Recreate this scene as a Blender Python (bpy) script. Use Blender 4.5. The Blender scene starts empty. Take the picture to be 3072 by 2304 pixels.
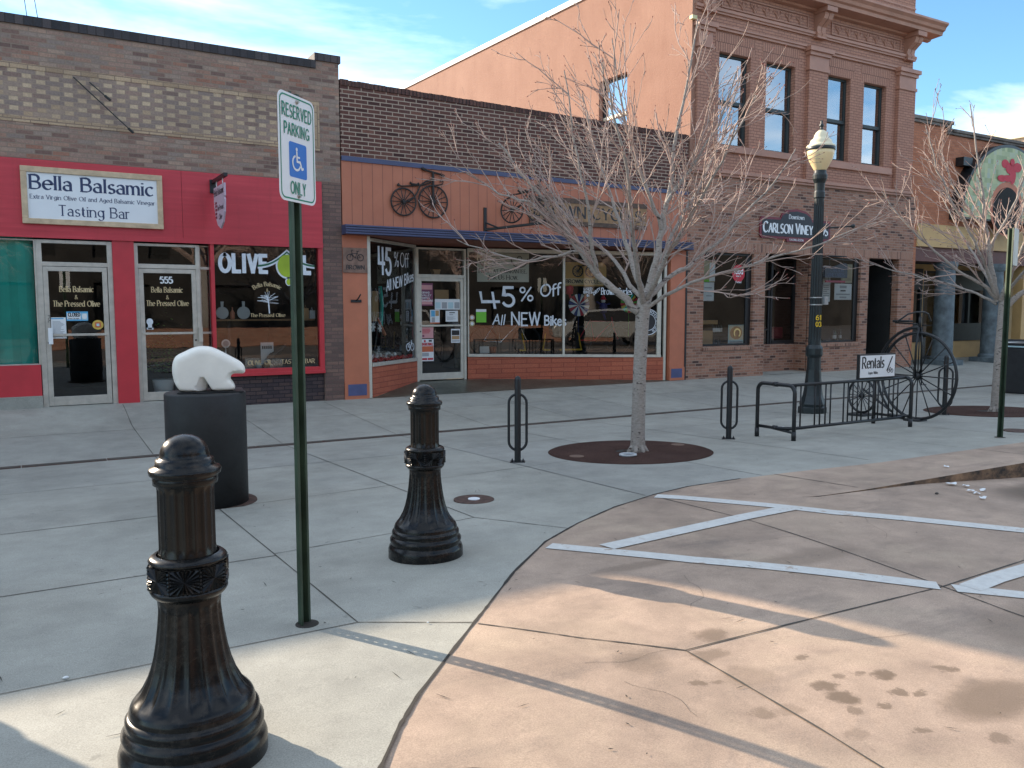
import bpy, bmesh, math, random
from math import sin, cos, pi, radians, atan, sqrt, atan2, hypot
from mathutils import Vector, Matrix

S = bpy.context.scene
C = S.collection

# ------------------------------------------------------------------ camera
CAMZ = 1.52
YAW, PITCH = radians(30.75), atan(229 / 2505.0)
cam = bpy.data.cameras.new('camera')
cam.sensor_fit = 'HORIZONTAL'; cam.sensor_width = 36.0
cam.lens = 36.0 * 2505 / 3072
cam.clip_start = 0.05; cam.clip_end = 2000
co = bpy.data.objects.new('camera', cam); C.objects.link(co)
co.location = (0, 0, CAMZ)
co.rotation_euler = (pi / 2 - PITCH, 0, -YAW)
S.camera = co

# ------------------------------------------------------------------ light, sky, exposure
SUN_EL = radians(21.5)
SUNV = Vector((-0.447 * cos(SUN_EL), 0.894 * cos(SUN_EL), sin(SUN_EL)))   # towards the sun
sl = bpy.data.lights.new('sun', 'SUN'); sl.energy = 4.3; sl.angle = radians(0.53); sl.color = (1.0, 0.84, 0.66)
so = bpy.data.objects.new('sun', sl); C.objects.link(so)
so.location = (-20, 40, 30)
so.rotation_euler = SUNV.to_track_quat('Z', 'Y').to_euler()

w = bpy.data.worlds.new('World'); S.world = w; w.use_nodes = True
nt = w.node_tree; nt.nodes.clear()
def wn(t): return nt.nodes.new(t)
sky = wn('ShaderNodeTexSky'); sky.sky_type = 'NISHITA'; sky.sun_disc = False
sky.sun_elevation = SUN_EL; sky.sun_rotation = atan2(-0.447, 0.894)
sky.air_density = 1.0; sky.dust_density = 0.3; sky.ozone_density = 1.0; sky.altitude = 1400
tint = wn('ShaderNodeMix'); tint.data_type = 'RGBA'; tint.blend_type = 'MULTIPLY'; tint.inputs[0].default_value = 1
tint.inputs[7].default_value = (0.73, 1.01, 1.13, 1)
nt.links.new(sky.outputs[0], tint.inputs[6])
tc = wn('ShaderNodeTexCoord'); sp = wn('ShaderNodeSeparateXYZ'); nt.links.new(tc.outputs['Generated'], sp.inputs[0])
def wm(op, a, b):
    n = wn('ShaderNodeMath'); n.operation = op
    for i, v in enumerate((a, b)):
        if v is None: continue
        if isinstance(v, (int, float)): n.inputs[i].default_value = v
        else: nt.links.new(v, n.inputs[i])
    return n.outputs[0]
zz = wm('ADD', wm('MAXIMUM', sp.outputs[2], 0.0), 0.12)
cx = wm('DIVIDE', sp.outputs[0], zz); cy = wm('DIVIDE', sp.outputs[1], zz)
cb = wn('ShaderNodeCombineXYZ'); nt.links.new(wm('MULTIPLY', cx, 0.8), cb.inputs[0]); nt.links.new(wm('MULTIPLY', cy, 1.0), cb.inputs[1]); cb.inputs[2].default_value = 3.7
n1 = wn('ShaderNodeTexNoise'); n1.inputs['Scale'].default_value = 0.85; n1.inputs['Detail'].default_value = 9; n1.inputs['Roughness'].default_value = 0.55; n1.inputs['Distortion'].default_value = 0.35
nt.links.new(cb.outputs[0], n1.inputs['Vector'])
cr = wn('ShaderNodeValToRGB'); cr.color_ramp.elements[0].position = 0.43; cr.color_ramp.elements[1].position = 0.66
nt.links.new(n1.outputs[0], cr.inputs[0])
cm = wn('ShaderNodeMix'); cm.data_type = 'RGBA'
nt.links.new(wm('MULTIPLY', cr.outputs[0], 0.85), cm.inputs[0]); nt.links.new(tint.outputs[2], cm.inputs[6])
cm.inputs[7].default_value = (8.8, 9.3, 9.7, 1)
bg = wn('ShaderNodeBackground'); bg.inputs[1].default_value = 0.105
nt.links.new(cm.outputs[2], bg.inputs[0])
wo = wn('ShaderNodeOutputWorld'); nt.links.new(bg.outputs[0], wo.inputs[0])

S.view_settings.view_transform = 'Standard'; S.view_settings.look = 'None'
S.view_settings.exposure = 1.33; S.view_settings.gamma = 1.0; S.view_settings.use_curve_mapping = False
S.cycles.max_bounces = 8; S.cycles.transparent_max_bounces = 16; S.cycles.diffuse_bounces = 4

# ------------------------------------------------------------------ materials
def lin(r, g, b):
    f = lambda c: ((c / 255 + 0.055) / 1.055) ** 2.4 if c > 10 else c / 255 / 12.92
    return (f(r), f(g), f(b), 1)
class NM:
    """small node-tree writer"""
    def __init__(s, name):
        s.m = bpy.data.materials.new(name); s.m.use_nodes = True
        s.t = s.m.node_tree; s.t.nodes.clear()
        s.out = s.n('ShaderNodeOutputMaterial'); s.b = s.n('ShaderNodeBsdfPrincipled')
        s.l(s.b.outputs[0], s.out.inputs[0])
        s.tc = s.n('ShaderNodeTexCoord').outputs['Object']
    def n(s, t): return s.t.nodes.new(t)
    def l(s, a, b): s.t.links.new(a, b)
    def put(s, inp, v):
        if isinstance(v, (int, float)): inp.default_value = v
        elif isinstance(v, (tuple, list)): inp.default_value = v
        else: s.l(v, inp)
    def math(s, op, a, b=0.0, c=0.0):
        n = s.n('ShaderNodeMath'); n.operation = op
        for i, v in enumerate((a, b, c)): s.put(n.inputs[i], v)
        return n.outputs[0]
    def noise(s, scale, detail=4, rough=0.55, vec=None, dist=0.0):
        n = s.n('ShaderNodeTexNoise'); n.inputs['Scale'].default_value = scale; n.inputs['Detail'].default_value = detail
        n.inputs['Roughness'].default_value = rough; n.inputs['Distortion'].default_value = dist
        s.l(vec if vec is not None else s.tc, n.inputs['Vector']); return n.outputs[0]
    def ramp(s, fac, stops, interp='LINEAR'):
        n = s.n('ShaderNodeValToRGB'); n.color_ramp.interpolation = interp; e = n.color_ramp.elements
        while len(e) < len(stops): e.new(0.5)
        for i, (p, c) in enumerate(stops):
            e[i].position = p; e[i].color = c if len(c) == 4 else (*c, 1)
        s.put(n.inputs[0], fac); return n.outputs[0]
    def mix(s, fac, a, b, blend='MIX'):
        n = s.n('ShaderNodeMix'); n.data_type = 'RGBA'; n.blend_type = blend
        s.put(n.inputs[0], fac); s.put(n.inputs[6], a); s.put(n.inputs[7], b); return n.outputs[2]
    def sep(s, v=None):
        n = s.n('ShaderNodeSeparateXYZ'); s.l(v if v is not None else s.tc, n.inputs[0]); return n.outputs
    def comb(s, x, y, z=0.0):
        n = s.n('ShaderNodeCombineXYZ'); s.put(n.inputs[0], x); s.put(n.inputs[1], y); s.put(n.inputs[2], z); return n.outputs[0]
    def bump(s, h, strength=0.3, dist=0.01):
        n = s.n('ShaderNodeBump'); n.inputs['Strength'].default_value = strength; n.inputs['Distance'].default_value = dist
        s.l(h, n.inputs['Height']); s.l(n.outputs[0], s.b.inputs['Normal'])
    def fin(s, col, rough=0.6, metal=0.0, spec=0.5):
        s.put(s.b.inputs['Base Color'], col); s.put(s.b.inputs['Roughness'], rough); s.put(s.b.inputs['Metallic'], metal)
        s.b.inputs['Specular IOR Level'].default_value = spec; return s.m

def paint(name, c, rough=0.5, var=0.12, scale=3.0, bump=0.0, bscale=80, metal=0.0, spec=0.5, dirt=0.0, coat=0.0):
    k = NM(name)
    f = k.noise(scale, 6)
    d = tuple(max(0, x * (1 - var * 1.6)) for x in c[:3]) + (1,); b = tuple(min(1, x * (1 + var)) for x in c[:3]) + (1,)
    col = k.ramp(f, [(0.3, d), (0.7, b)])
    if dirt:
        col = k.mix(k.math('MULTIPLY', k.ramp(k.noise(scale * 2.7, 8, 0.7), [(0.5, (0, 0, 0, 1)), (0.75, (1, 1, 1, 1))]), dirt), col, (0.06, 0.05, 0.04, 1))
    if bump: k.bump(k.noise(bscale, 5), bump, 0.005)
    if coat: k.b.inputs['Coat Weight'].default_value = coat; k.b.inputs['Coat Roughness'].default_value = 0.08
    rr = k.math('ADD', k.math('MULTIPLY', k.noise(scale * 5, 4), 0.2), rough - 0.1)
    return k.fin(col, rr, metal, spec)

def brick(name, stops, mortar, bw, bh, ms, rough=0.75, bump=0.6, weather=0.25, off=(0, 0), rot=False, buff=None):
    k = NM(name); o = k.sep()
    u = k.math('ADD', k.math('ADD', o[0], o[1]), off[0]); v = k.math('ADD', o[2], off[1])
    if rot: u, v = v, u
    t = k.n('ShaderNodeTexBrick'); k.l(k.comb(u, v), t.inputs['Vector'])
    t.inputs['Scale'].default_value = 1; t.inputs['Brick Width'].default_value = bw; t.inputs['Row Height'].default_value = bh
    t.inputs['Mortar Size'].default_value = ms; t.inputs['Mortar Smooth'].default_value = 0.15; t.inputs['Bias'].default_value = 0
    t.inputs['Color1'].default_value = (0, 0, 0, 1); t.inputs['Color2'].default_value = (1, 1, 1, 1); t.inputs['Mortar'].default_value = (0.5, 0.5, 0.5, 1)
    col = k.ramp(t.outputs['Color'], stops)
    fac = t.outputs['Fac']
    if buff:                                        # flemish pattern of pale headers
        row = k.math('FLOOR', k.math('DIVIDE', v, bh))
        uu = k.math('ADD', k.math('DIVIDE', u, 0.365), k.math('MULTIPLY', row, 0.5))
        hd = k.math('FRACT', uu)
        ish = k.math('LESS_THAN', hd, 0.335)
        jx = k.math('MINIMUM', k.math('ABSOLUTE', k.math('SUBTRACT', hd, 0.335)), k.math('MINIMUM', hd, k.math('SUBTRACT', 1.0, hd)))
        vf = k.math('FRACT', k.math('DIVIDE', v, bh))
        jy = k.math('MINIMUM', vf, k.math('SUBTRACT', 1.0, vf))
        fac = k.math('MAXIMUM', k.math('LESS_THAN', k.math('MULTIPLY', jx, 0.365), ms * 0.6), k.math('LESS_THAN', k.math('MULTIPLY', jy, bh), ms * 0.6))
        wnz = k.n('ShaderNodeTexWhiteNoise'); wnz.noise_dimensions = '2D'; k.l(k.comb(k.math('FLOOR', k.math('MULTIPLY', uu, 1.0)), row), wnz.inputs[0])
        col = k.mix(ish, k.ramp(wnz.outputs[0], stops), k.ramp(wnz.outputs[0], buff))
    nz = k.noise(1.3, 7, 0.6)
    col = k.mix(k.math('MULTIPLY', k.ramp(nz, [(0.35, (1, 1, 1, 1)), (0.65, (0, 0, 0, 1))]), weather), col, (0.09, 0.075, 0.065, 1))
    fine = k.noise(45, 4, 0.6)
    col = k.mix(0.35, col, k.ramp(fine, [(0.3, (0.25, 0.25, 0.25, 1)), (0.7, (0.8, 0.8, 0.8, 1))]), 'OVERLAY')
    col = k.mix(fac, col, mortar)
    h = k.math('ADD', k.math('MULTIPLY', k.math('SUBTRACT', 1.0, fac), 0.8), k.math('MULTIPLY', fine, 0.3))
    k.bump(h, bump, 0.008)
    return k.fin(col, rough, 0, 0.3)

def concrete(name, c, blobs=(), var=0.16, pinkish=False, slabs=False):
    k = NM(name)
    a = k.noise(0.55, 8, 0.62); b = k.noise(3.5, 8, 0.65); f = k.noise(170, 3, 0.7); g = k.noise(22, 6, 0.7)
    lo = tuple(x * (1 - 1.6 * var) for x in c[:3]) + (1,); hi = tuple(min(1, x * (1 + var)) for x in c[:3]) + (1,)
    col = k.ramp(k.math('ADD', k.math('MULTIPLY', a, 0.55), k.math('MULTIPLY', b, 0.45)), [(0.36, lo), (0.64, hi)])
    if pinkish:                                     # worn patches where the tint has gone and old tyre dirt
        wv = k.noise(0.9, 9, 0.68, dist=0.6)
        col = k.mix(k.math('MULTIPLY', k.ramp(wv, [(0.50, (0, 0, 0, 1)), (0.66, (1, 1, 1, 1))]), 0.55), col, (0.47, 0.36, 0.26, 1))
        o = k.sep()
        sv = k.noise(1.0, 7, 0.7, vec=k.comb(k.math('MULTIPLY', o[0], 0.9), k.math('MULTIPLY', o[1], 2.6), 4.0))
        col = k.mix(k.math('MULTIPLY', k.ramp(sv, [(0.53, (0, 0, 0, 1)), (0.72, (1, 1, 1, 1))]), 0.5), col, (0.13, 0.105, 0.09, 1))
    st_ = k.noise(2.2, 9, .72, dist=.8)
    col = k.mix(k.math('MULTIPLY', k.ramp(st_, [(.55, (0, 0, 0, 1)), (.70, (1, 1, 1, 1))]), .22), col, tuple(x * .55 for x in c[:3]) + (1,))
    if slabs:                                       # every poured slab has its own tone
        o = k.sep(); left = k.math('LESS_THAN', o[0], 1.43); yid = None
        for yv, lf in ((9.25, 0), (11.15, 0), (13.1, 0), (3.935, 1), (5.48, 1), (7.29, 1)):
            g_ = k.math('GREATER_THAN', o[1], yv)
            if lf: g_ = k.math('MULTIPLY', g_, left)
            yid = g_ if yid is None else k.math('ADD', yid, g_)
        wz = k.n('ShaderNodeTexWhiteNoise'); wz.noise_dimensions = '2D'
        k.l(k.comb(k.math('MULTIPLY', k.math('FLOOR', k.math('DIVIDE', k.math('SUBTRACT', o[0], 1.435), 1.63)), k.math('GREATER_THAN', o[0], 1.43)), k.math('ADD', yid, k.math('MULTIPLY', left, 9.0))), wz.inputs[0])
        col = k.mix(1.0, col, k.ramp(wz.outputs[0], [(0, (.90, .90, .91, 1)), (1, (1, .99, .97, 1))]), 'MULTIPLY')
    ag = k.noise(320, 2, .5)
    col = k.mix(k.math('MULTIPLY', k.ramp(ag, [(.64, (0, 0, 0, 1)), (.72, (1, 1, 1, 1))]), .35), col, (.10, .09, .08, 1))
    col = k.mix(0.42, col, k.ramp(f, [(0.3, (0.2, 0.2, 0.2, 1)), (0.7, (0.8, 0.8, 0.8, 1))]), 'OVERLAY')
    sp_ = k.ramp(k.noise(9.0, 3, 0.5), [(0.72, (0, 0, 0, 1)), (0.76, (1, 1, 1, 1))])       # small old gum and drip spots
    col = k.mix(k.math('MULTIPLY', sp_, 0.45), col, tuple(x * 0.45 for x in c[:3]) + (1,))
    if blobs:
        o = k.sep(); ox = k.math('ADD', o[0], k.math('MULTIPLY', k.math('SUBTRACT', g, 0.5), 0.16)); oy = k.math('ADD', o[1], k.math('MULTIPLY', k.math('SUBTRACT', b, 0.5), 0.16))
        tot = None
        for (bx, by, rx, ry, s_) in blobs:
            dx = k.math('DIVIDE', k.math('SUBTRACT', ox, bx), rx); dy = k.math('DIVIDE', k.math('SUBTRACT', oy, by), ry)
            d = k.math('ADD', k.math('MULTIPLY', dx, dx), k.math('MULTIPLY', dy, dy))
            mk = k.n('ShaderNodeMapRange'); mk.interpolation_type = 'SMOOTHSTEP'; k.l(d, mk.inputs[0])
            mk.inputs[1].default_value = 0.3; mk.inputs[2].default_value = 1.7; mk.inputs[3].default_value = min(1.0, s_ * 1.25); mk.inputs[4].default_value = 0
            tot = mk.outputs[0] if tot is None else k.math('MAXIMUM', tot, mk.outputs[0])
        col = k.mix(k.math('MULTIPLY', tot, k.math('ADD', .55, k.math('MULTIPLY', b, .8))), col, (0.13, 0.092, 0.062, 1))
    k.bump(k.math('ADD', k.math('MULTIPLY', f, 0.5), k.math('MULTIPLY', g, 0.8)), 0.25, 0.004)
    return k.fin(col, k.math('ADD', 0.6, k.math('MULTIPLY', b, 0.3)), 0, 0.35)

def glass(name, tintc=(0.75, 0.8, 0.8, 1), refl=1.0, ior=1.55):
    k = NM(name); k.t.nodes.remove(k.b)
    tr = k.n('ShaderNodeBsdfTransparent'); tr.inputs[0].default_value = tintc
    gl = k.n('ShaderNodeBsdfGlossy'); gl.inputs['Roughness'].default_value = 0.0; gl.inputs[0].default_value = (0.95, 0.97, 1, 1)
    bp = k.n('ShaderNodeBump'); bp.inputs['Strength'].default_value = 0.025; bp.inputs['Distance'].default_value = 0.02
    k.l(k.noise(1.6, 2), bp.inputs['Height']); k.l(bp.outputs[0], gl.inputs['Normal'])
    fr = k.n('ShaderNodeFresnel'); fr.inputs[0].default_value = ior
    mx = k.n('ShaderNodeMixShader'); k.l(k.math('MINIMUM', k.math('MULTIPLY', fr.outputs[0], refl), 1.0), mx.inputs[0]); k.l(tr.outputs[0], mx.inputs[1]); k.l(gl.outputs[0], mx.inputs[2])
    k.l(mx.outputs[0], k.out.inputs[0]); return k.m

# ------------------------------------------------------------------ mesh writer
class MB:
    def __init__(s): s.v = []; s.f = []; s.mi = []; s.cur = 0; s.sm = []; s.smooth = False
    def mat(s, i): s.cur = i; return s
    def add(s, vs, fs):
        n = len(s.v); s.v += [tuple(p) for p in vs]
        for f in fs: s.f.append([n + i for i in f]); s.mi.append(s.cur); s.sm.append(s.smooth)
        return s
    def quad(s, a, b, c, d): return s.add([a, b, c, d], [(0, 1, 2, 3)])
    def box(s, x0, x1, y0, y1, z0, z1):
        return s.add([(x0, y0, z0), (x1, y0, z0), (x1, y1, z0), (x0, y1, z0), (x0, y0, z1), (x1, y0, z1), (x1, y1, z1), (x0, y1, z1)],
                     [(0, 3, 2, 1), (4, 5, 6, 7), (0, 1, 5, 4), (1, 2, 6, 5), (2, 3, 7, 6), (3, 0, 4, 7)])
    def obox(s, o, U, V, N, u0, u1, v0, v1, n0, n1):
        """box in a frame: o + u*U + v*V + n*N"""
        o = Vector(o); P = lambda u, v, n: o + U * u + V * v + N * n
        return s.add([P(u0, v0, n0), P(u1, v0, n0), P(u1, v1, n0), P(u0, v1, n0), P(u0, v0, n1), P(u1, v0, n1), P(u1, v1, n1), P(u0, v1, n1)],
                     [(0, 3, 2, 1), (4, 5, 6, 7), (0, 1, 5, 4), (1, 2, 6, 5), (2, 3, 7, 6), (3, 0, 4, 7)])
    def prism(s, pts, o, U, V, N, n0, n1):
        o = Vector(o); k = len(pts)
        vs = [o + U * a + V * b + N * n0 for a, b in pts] + [o + U * a + V * b + N * n1 for a, b in pts]
        return s.add(vs, [tuple(range(k))[::-1], tuple(range(k, 2 * k))] + [(i, (i + 1) % k, k + (i + 1) % k, k + i) for i in range(k)])
    def tube(s, pts, r, n=8, cap=True, closed=False):
        pts = [Vector(p) for p in pts]; m = len(pts)
        rs = r if isinstance(r, (list, tuple)) else [r] * m
        vs = []; ref = None
        for i, p in enumerate(pts):
            if closed: t = pts[(i + 1) % m] - pts[i - 1]
            else: t = pts[min(i + 1, m - 1)] - pts[max(i - 1, 0)]
            if t.length < 1e-9: t = Vector((0, 0, 1))
            t.normalize()
            if ref is None: ref = t.orthogonal().normalized()
            ref = (ref - t * ref.dot(t))
            ref = ref.normalized() if ref.length > 1e-6 else t.orthogonal().normalized()
            b = t.cross(ref)
            for k in range(n):
                a = 2 * pi * k / n; vs.append(p + (ref * cos(a) + b * sin(a)) * rs[i])
        fs = []
        for i in range(m if closed else m - 1):
            j = (i + 1) % m
            for k in range(n): fs.append((i * n + k, i * n + (k + 1) % n, j * n + (k + 1) % n, j * n + k))
        if cap and not closed: fs += [tuple(range(n))[::-1], tuple(range((m - 1) * n, m * n))]
        return s.add(vs, fs)
    def lathe(s, prof, c=(0, 0, 0), n=32, fn=None, cap=True):
        vs = []; m = len(prof)
        for (r, z) in prof:
            for k in range(n):
                a = 2 * pi * k / n; rr = fn(a, z, r) if fn else r
                vs.append((c[0] + rr * cos(a), c[1] + rr * sin(a), c[2] + z))
        fs = [(i * n + k, i * n + (k + 1) % n, (i + 1) * n + (k + 1) % n, (i + 1) * n + k) for i in range(m - 1) for k in range(n)]
        if cap: fs += [tuple(range(n))[::-1], tuple(range((m - 1) * n, m * n))]
        return s.add(vs, fs)
    def ring(s, o, U, V, N, R, r, n=40, m=6, a0=0, a1=2 * pi, sq=1.0):
        o = Vector(o); full = abs(a1 - a0 - 2 * pi) < 1e-6
        pts = [o + U * (R * cos(a0 + (a1 - a0) * i / n)) + V * (R * sq * sin(a0 + (a1 - a0) * i / n)) for i in range(n if full else n + 1)]
        return s.tube(pts, r, m, closed=full)
    def sphere(s, c, r, n=16, m=10, sq=(1, 1, 1)):
        vs = []; fs = []
        for i in range(m + 1):
            t = pi * i / m
            for k in range(n):
                a = 2 * pi * k / n; vs.append((c[0] + r * sq[0] * sin(t) * cos(a), c[1] + r * sq[1] * sin(t) * sin(a), c[2] + r * sq[2] * cos(t)))
        for i in range(m):
            for k in range(n): fs.append((i * n + k, (i + 1) * n + k, (i + 1) * n + (k + 1) % n, i * n + (k + 1) % n))
        return s.add(vs, fs)
    def wall(s, x0, x1, z0, z1, holes, y, t, ends=True):
        """wall in the XZ plane facing -Y with rectangular openings and reveals of depth t"""
        xs = sorted({x0, x1} | {min(max(h[i], x0), x1) for h in holes for i in (0, 1)}); zs = sorted({z0, z1} | {min(max(h[i], z0), z1) for h in holes for i in (2, 3)})
        inh = lambda x, z: any(h[0] < x < h[1] and h[2] < z < h[3] for h in holes)
        for i in range(len(xs) - 1):
            for j in range(len(zs) - 1):
                if inh((xs[i] + xs[i + 1]) / 2, (zs[j] + zs[j + 1]) / 2): continue
                s.quad((xs[i], y, zs[j]), (xs[i + 1], y, zs[j]), (xs[i + 1], y, zs[j + 1]), (xs[i], y, zs[j + 1]))
                s.quad((xs[i], y + t, zs[j]), (xs[i], y + t, zs[j + 1]), (xs[i + 1], y + t, zs[j + 1]), (xs[i + 1], y + t, zs[j]))
        for h in holes:
            a, b, c, d = max(h[0], x0), min(h[1], x1), max(h[2], z0), min(h[3], z1)
            if h[0] > x0: s.quad((a, y, c), (a, y, d), (a, y + t, d), (a, y + t, c))
            if h[1] < x1: s.quad((b, y, c), (b, y + t, c), (b, y + t, d), (b, y, d))
            if h[3] < z1: s.quad((a, y, d), (b, y, d), (b, y + t, d), (a, y + t, d))
            if h[2] > z0: s.quad((a, y, c), (a, y + t, c), (b, y + t, c), (b, y, c))
        if ends:
            s.quad((x0, y, z0), (x0, y, z1), (x0, y + t, z1), (x0, y + t, z0)); s.quad((x1, y, z0), (x1, y + t, z0), (x1, y + t, z1), (x1, y, z1))
            s.quad((x0, y, z1), (x1, y, z1), (x1, y + t, z1), (x0, y + t, z1))
        return s
    def build(s, name, mats, parent=None, smooth=False, recalc=False, bevel=0.0, bseg=2):
        me = bpy.data.meshes.new(name); me.from_pydata(s.v, [], s.f); me.update()
        if recalc:
            bm = bmesh.new(); bm.from_mesh(me); bmesh.ops.recalc_face_normals(bm, faces=bm.faces); bm.to_mesh(me); bm.free()
        for m in (mats if isinstance(mats, (list, tuple)) else [mats]): me.materials.append(m)
        me.polygons.foreach_set('material_index', s.mi)
        me.polygons.foreach_set('use_smooth', [bool(smooth or q) for q in s.sm])
        o = bpy.data.objects.new(name, me); C.objects.link(o)
        if parent is not None:
            o.parent = parent
            if parent.type == 'EMPTY': o.matrix_parent_inverse = Matrix.Translation(-parent.location)
        if bevel:
            md = o.modifiers.new('bevel', 'BEVEL'); md.width = bevel; md.segments = bseg; md.limit_method = 'ANGLE'; md.angle_limit = radians(35)
        return o

def tag(o, label=None, cat=None, group=None, kind=None):
    if label: o['label'] = label
    if cat: o['category'] = cat
    if group: o['group'] = group
    if kind: o['kind'] = kind
    return o
def thing(name, label, cat, loc=(0, 0, 0), group=None):
    o = bpy.data.objects.new(name, None); C.objects.link(o); o.location = loc; o.empty_display_size = 0.2
    return tag(o, label, cat, group)
def copy_tree(o, parent=None):
    c = o.copy(); C.objects.link(c)
    if parent is not None: c.parent = parent
    for ch in [x for x in bpy.data.objects if x.parent == o]: copy_tree(ch, c)
    return c

# ------------------------------------------------------------------ lettering: pen strokes laid out as flat raised ribbons
FONT = {
'A': (.78, '0,0 .36,1;.36,1 .72,0;.13,.36 .59,.36'), 'B': (.66, '0,0 0,1;0,1 .28,1 @.28,.76,.24,.24,90,-90 0,.52;0,.52 .3,.52 @.3,.26,.28,.26,90,-90 0,0'),
'C': (.84, '@.44,.5,.42,.5,42,318'), 'D': (.8, '0,0 0,1;0,1 .28,1 @.28,.5,.44,.5,90,-90 0,0'), 'E': (.62, '0,0 0,1;0,1 .52,1;0,.52 .44,.52;0,0 .55,0'),
'F': (.6, '0,0 0,1;0,1 .52,1;0,.52 .44,.52'), 'G': (.9, '@.44,.5,.42,.5,45,345;.55,.42 .86,.42 .86,.08'), 'H': (.8, '0,0 0,1;.68,0 .68,1;0,.52 .68,.52'),
'I': (.2, '.05,0 .05,1'), 'J': (.5, '.4,1 .4,.2 @.2,.2,.2,.2,0,-150'), 'K': (.74, '0,0 0,1;.62,1 0,.4;.2,.56 .68,0'), 'L': (.6, '0,1 0,0;0,0 .52,0'),
'M': (1., '0,0 .08,1;.08,1 .44,0;.44,0 .8,1;.8,1 .88,0'), 'N': (.82, '0,0 0,1;0,1 .7,0;.7,0 .7,1'), 'O': (.94, '@.46,.5,.44,.5,90,450'),
'P': (.66, '0,0 0,1;0,1 .3,1 @.3,.73,.28,.27,90,-90 0,.46'), 'Q': (.94, '@.46,.5,.44,.5,90,450;.5,.25 .9,-.1'), 'R': (.74, '0,0 0,1;0,1 .3,1 @.3,.74,.27,.26,90,-90 0,.48;.26,.48 .66,0'),
'S': (.62, '@.3,.74,.25,.26,35,270 @.28,.25,.28,.25,90,-150'), 'T': (.7, '0,1 .66,1;.33,1 .33,0'), 'U': (.8, '0,1 0,.32 @.34,.32,.34,.32,180,360 .68,1'),
'V': (.76, '0,1 .35,0;.35,0 .7,1'), 'W': (1.08, '0,1 .25,0;.25,0 .5,1;.5,1 .75,0;.75,0 1,1'), 'X': (.7, '0,1 .64,0;.64,1 0,0'), 'Y': (.72, '0,1 .33,.48;.66,1 .33,.48;.33,.48 .33,0'), 'Z': (.66, '0,1 .6,1 0,0 .6,0'),
'a': (.54, '@.21,.44,.21,.22,160,0 .42,0;@.22,.19,.22,.19,60,320'), 'b': (.6, '0,0 0,1;@.26,.33,.26,.33,180,-180'), 'c': (.54, '@.27,.33,.27,.33,45,315'),
'd': (.62, '@.26,.33,.26,.33,0,360;.52,0 .52,1'), 'e': (.58, '.02,.37 .53,.37 @.27,.33,.27,.33,7,318'), 'f': (.34, '@.3,.8,.18,.2,70,180 .12,0;0,.62 .3,.62'),
'g': (.6, '@.26,.36,.24,.3,0,360;.5,.66 .5,-.05 @.26,-.05,.24,.25,0,-150'), 'h': (.58, '0,0 0,1;0,.36 @.24,.4,.24,.26,180,0 .48,0'), 'i': (.16, '.04,0 .04,.66;.04,.84 .04,.94'),
'k': (.54, '0,0 0,1;.44,.66 0,.28;.16,.4 .48,0'), 'l': (.16, '.04,0 .04,1'), 'm': (.86, '0,0 0,.66;0,.4 @.19,.42,.19,.24,180,0 .38,0;.38,.42 @.57,.42,.19,.24,180,0 .76,0'),
'n': (.58, '0,0 0,.66;0,.38 @.24,.4,.24,.26,180,0 .48,0'), 'o': (.62, '@.28,.33,.28,.33,90,450'), 'p': (.6, '0,-.3 0,.66;@.26,.33,.26,.33,180,-180'), 'q': (.6, '@.26,.33,.26,.33,0,360;.52,-.3 .52,.66'),
'r': (.4, '0,0 0,.66;0,.4 @.2,.44,.2,.22,180,60'), 's': (.44, '@.2,.49,.17,.17,30,270 @.18,.165,.19,.165,90,-150'), 't': (.38, '.12,.9 .12,.16 @.28,.16,.16,.16,180,290;0,.64 .3,.64'),
'u': (.58, '0,.66 0,.24 @.24,.24,.24,.24,180,360;.48,.66 .48,0'), 'v': (.52, '0,.66 .24,0;.24,0 .48,.66'), 'w': (.78, '0,.66 .18,0;.18,0 .36,.66;.36,.66 .54,0;.54,0 .72,.66'),
'x': (.5, '0,.66 .44,0;.44,.66 0,0'), 'y': (.52, '0,.66 .24,0;.48,.66 .12,-.3'), 'z': (.48, '0,.66 .42,.66 0,0 .42,0'),
'0': (.66, '@.3,.5,.28,.5,90,450'), '1': (.3, '0,.8 .16,1;.16,1 .16,0'), '3': (.6, '@.26,.76,.24,.24,150,-90 @.26,.26,.28,.26,90,-150'), '4': (.66, '0,1 0,.4 .6,.4;.42,.98 .42,0'),
'5': (.62, '.5,1 .08,1 .05,.56 @.26,.31,.28,.31,118,-150'), '6': (.6, '@.28,.3,.26,.3,0,360;@.42,.36,.4,.64,95,180'), '%': (.8, '@.15,.8,.15,.19,0,360;.68,1 .1,0;@.64,.2,.15,.19,0,360'),
'&': (.7, '.6,.4 .45,.1 @.25,.22,.22,.22,-60,-250 .42,.75 @.28,.82,.15,.18,0,180 .14,.7 .62,0'), '.': (.16, '.04,0 .04,.09'), ' ': (.34, ''), "'": (.12, '.04,1 .04,.8'),
}
def strokes(ch):
    adv, src = FONT[ch]; out = []
    for part in src.split(';'):
        pts = []
        for tk in part.split():
            if tk[0] == '@':
                x, y, rx, ry, a, b = map(float, tk[1:].split(','))
                n = max(3, int(abs(b - a) / 18))
                pts += [(x + rx * cos(radians(a + (b - a) * i / n)), y + ry * sin(radians(a + (b - a) * i / n))) for i in range(n + 1)]
            else: pts.append(tuple(map(float, tk.split(','))))
        if len(pts) > 1: out.append(pts)
    return adv, out
_lift = [0]
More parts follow.
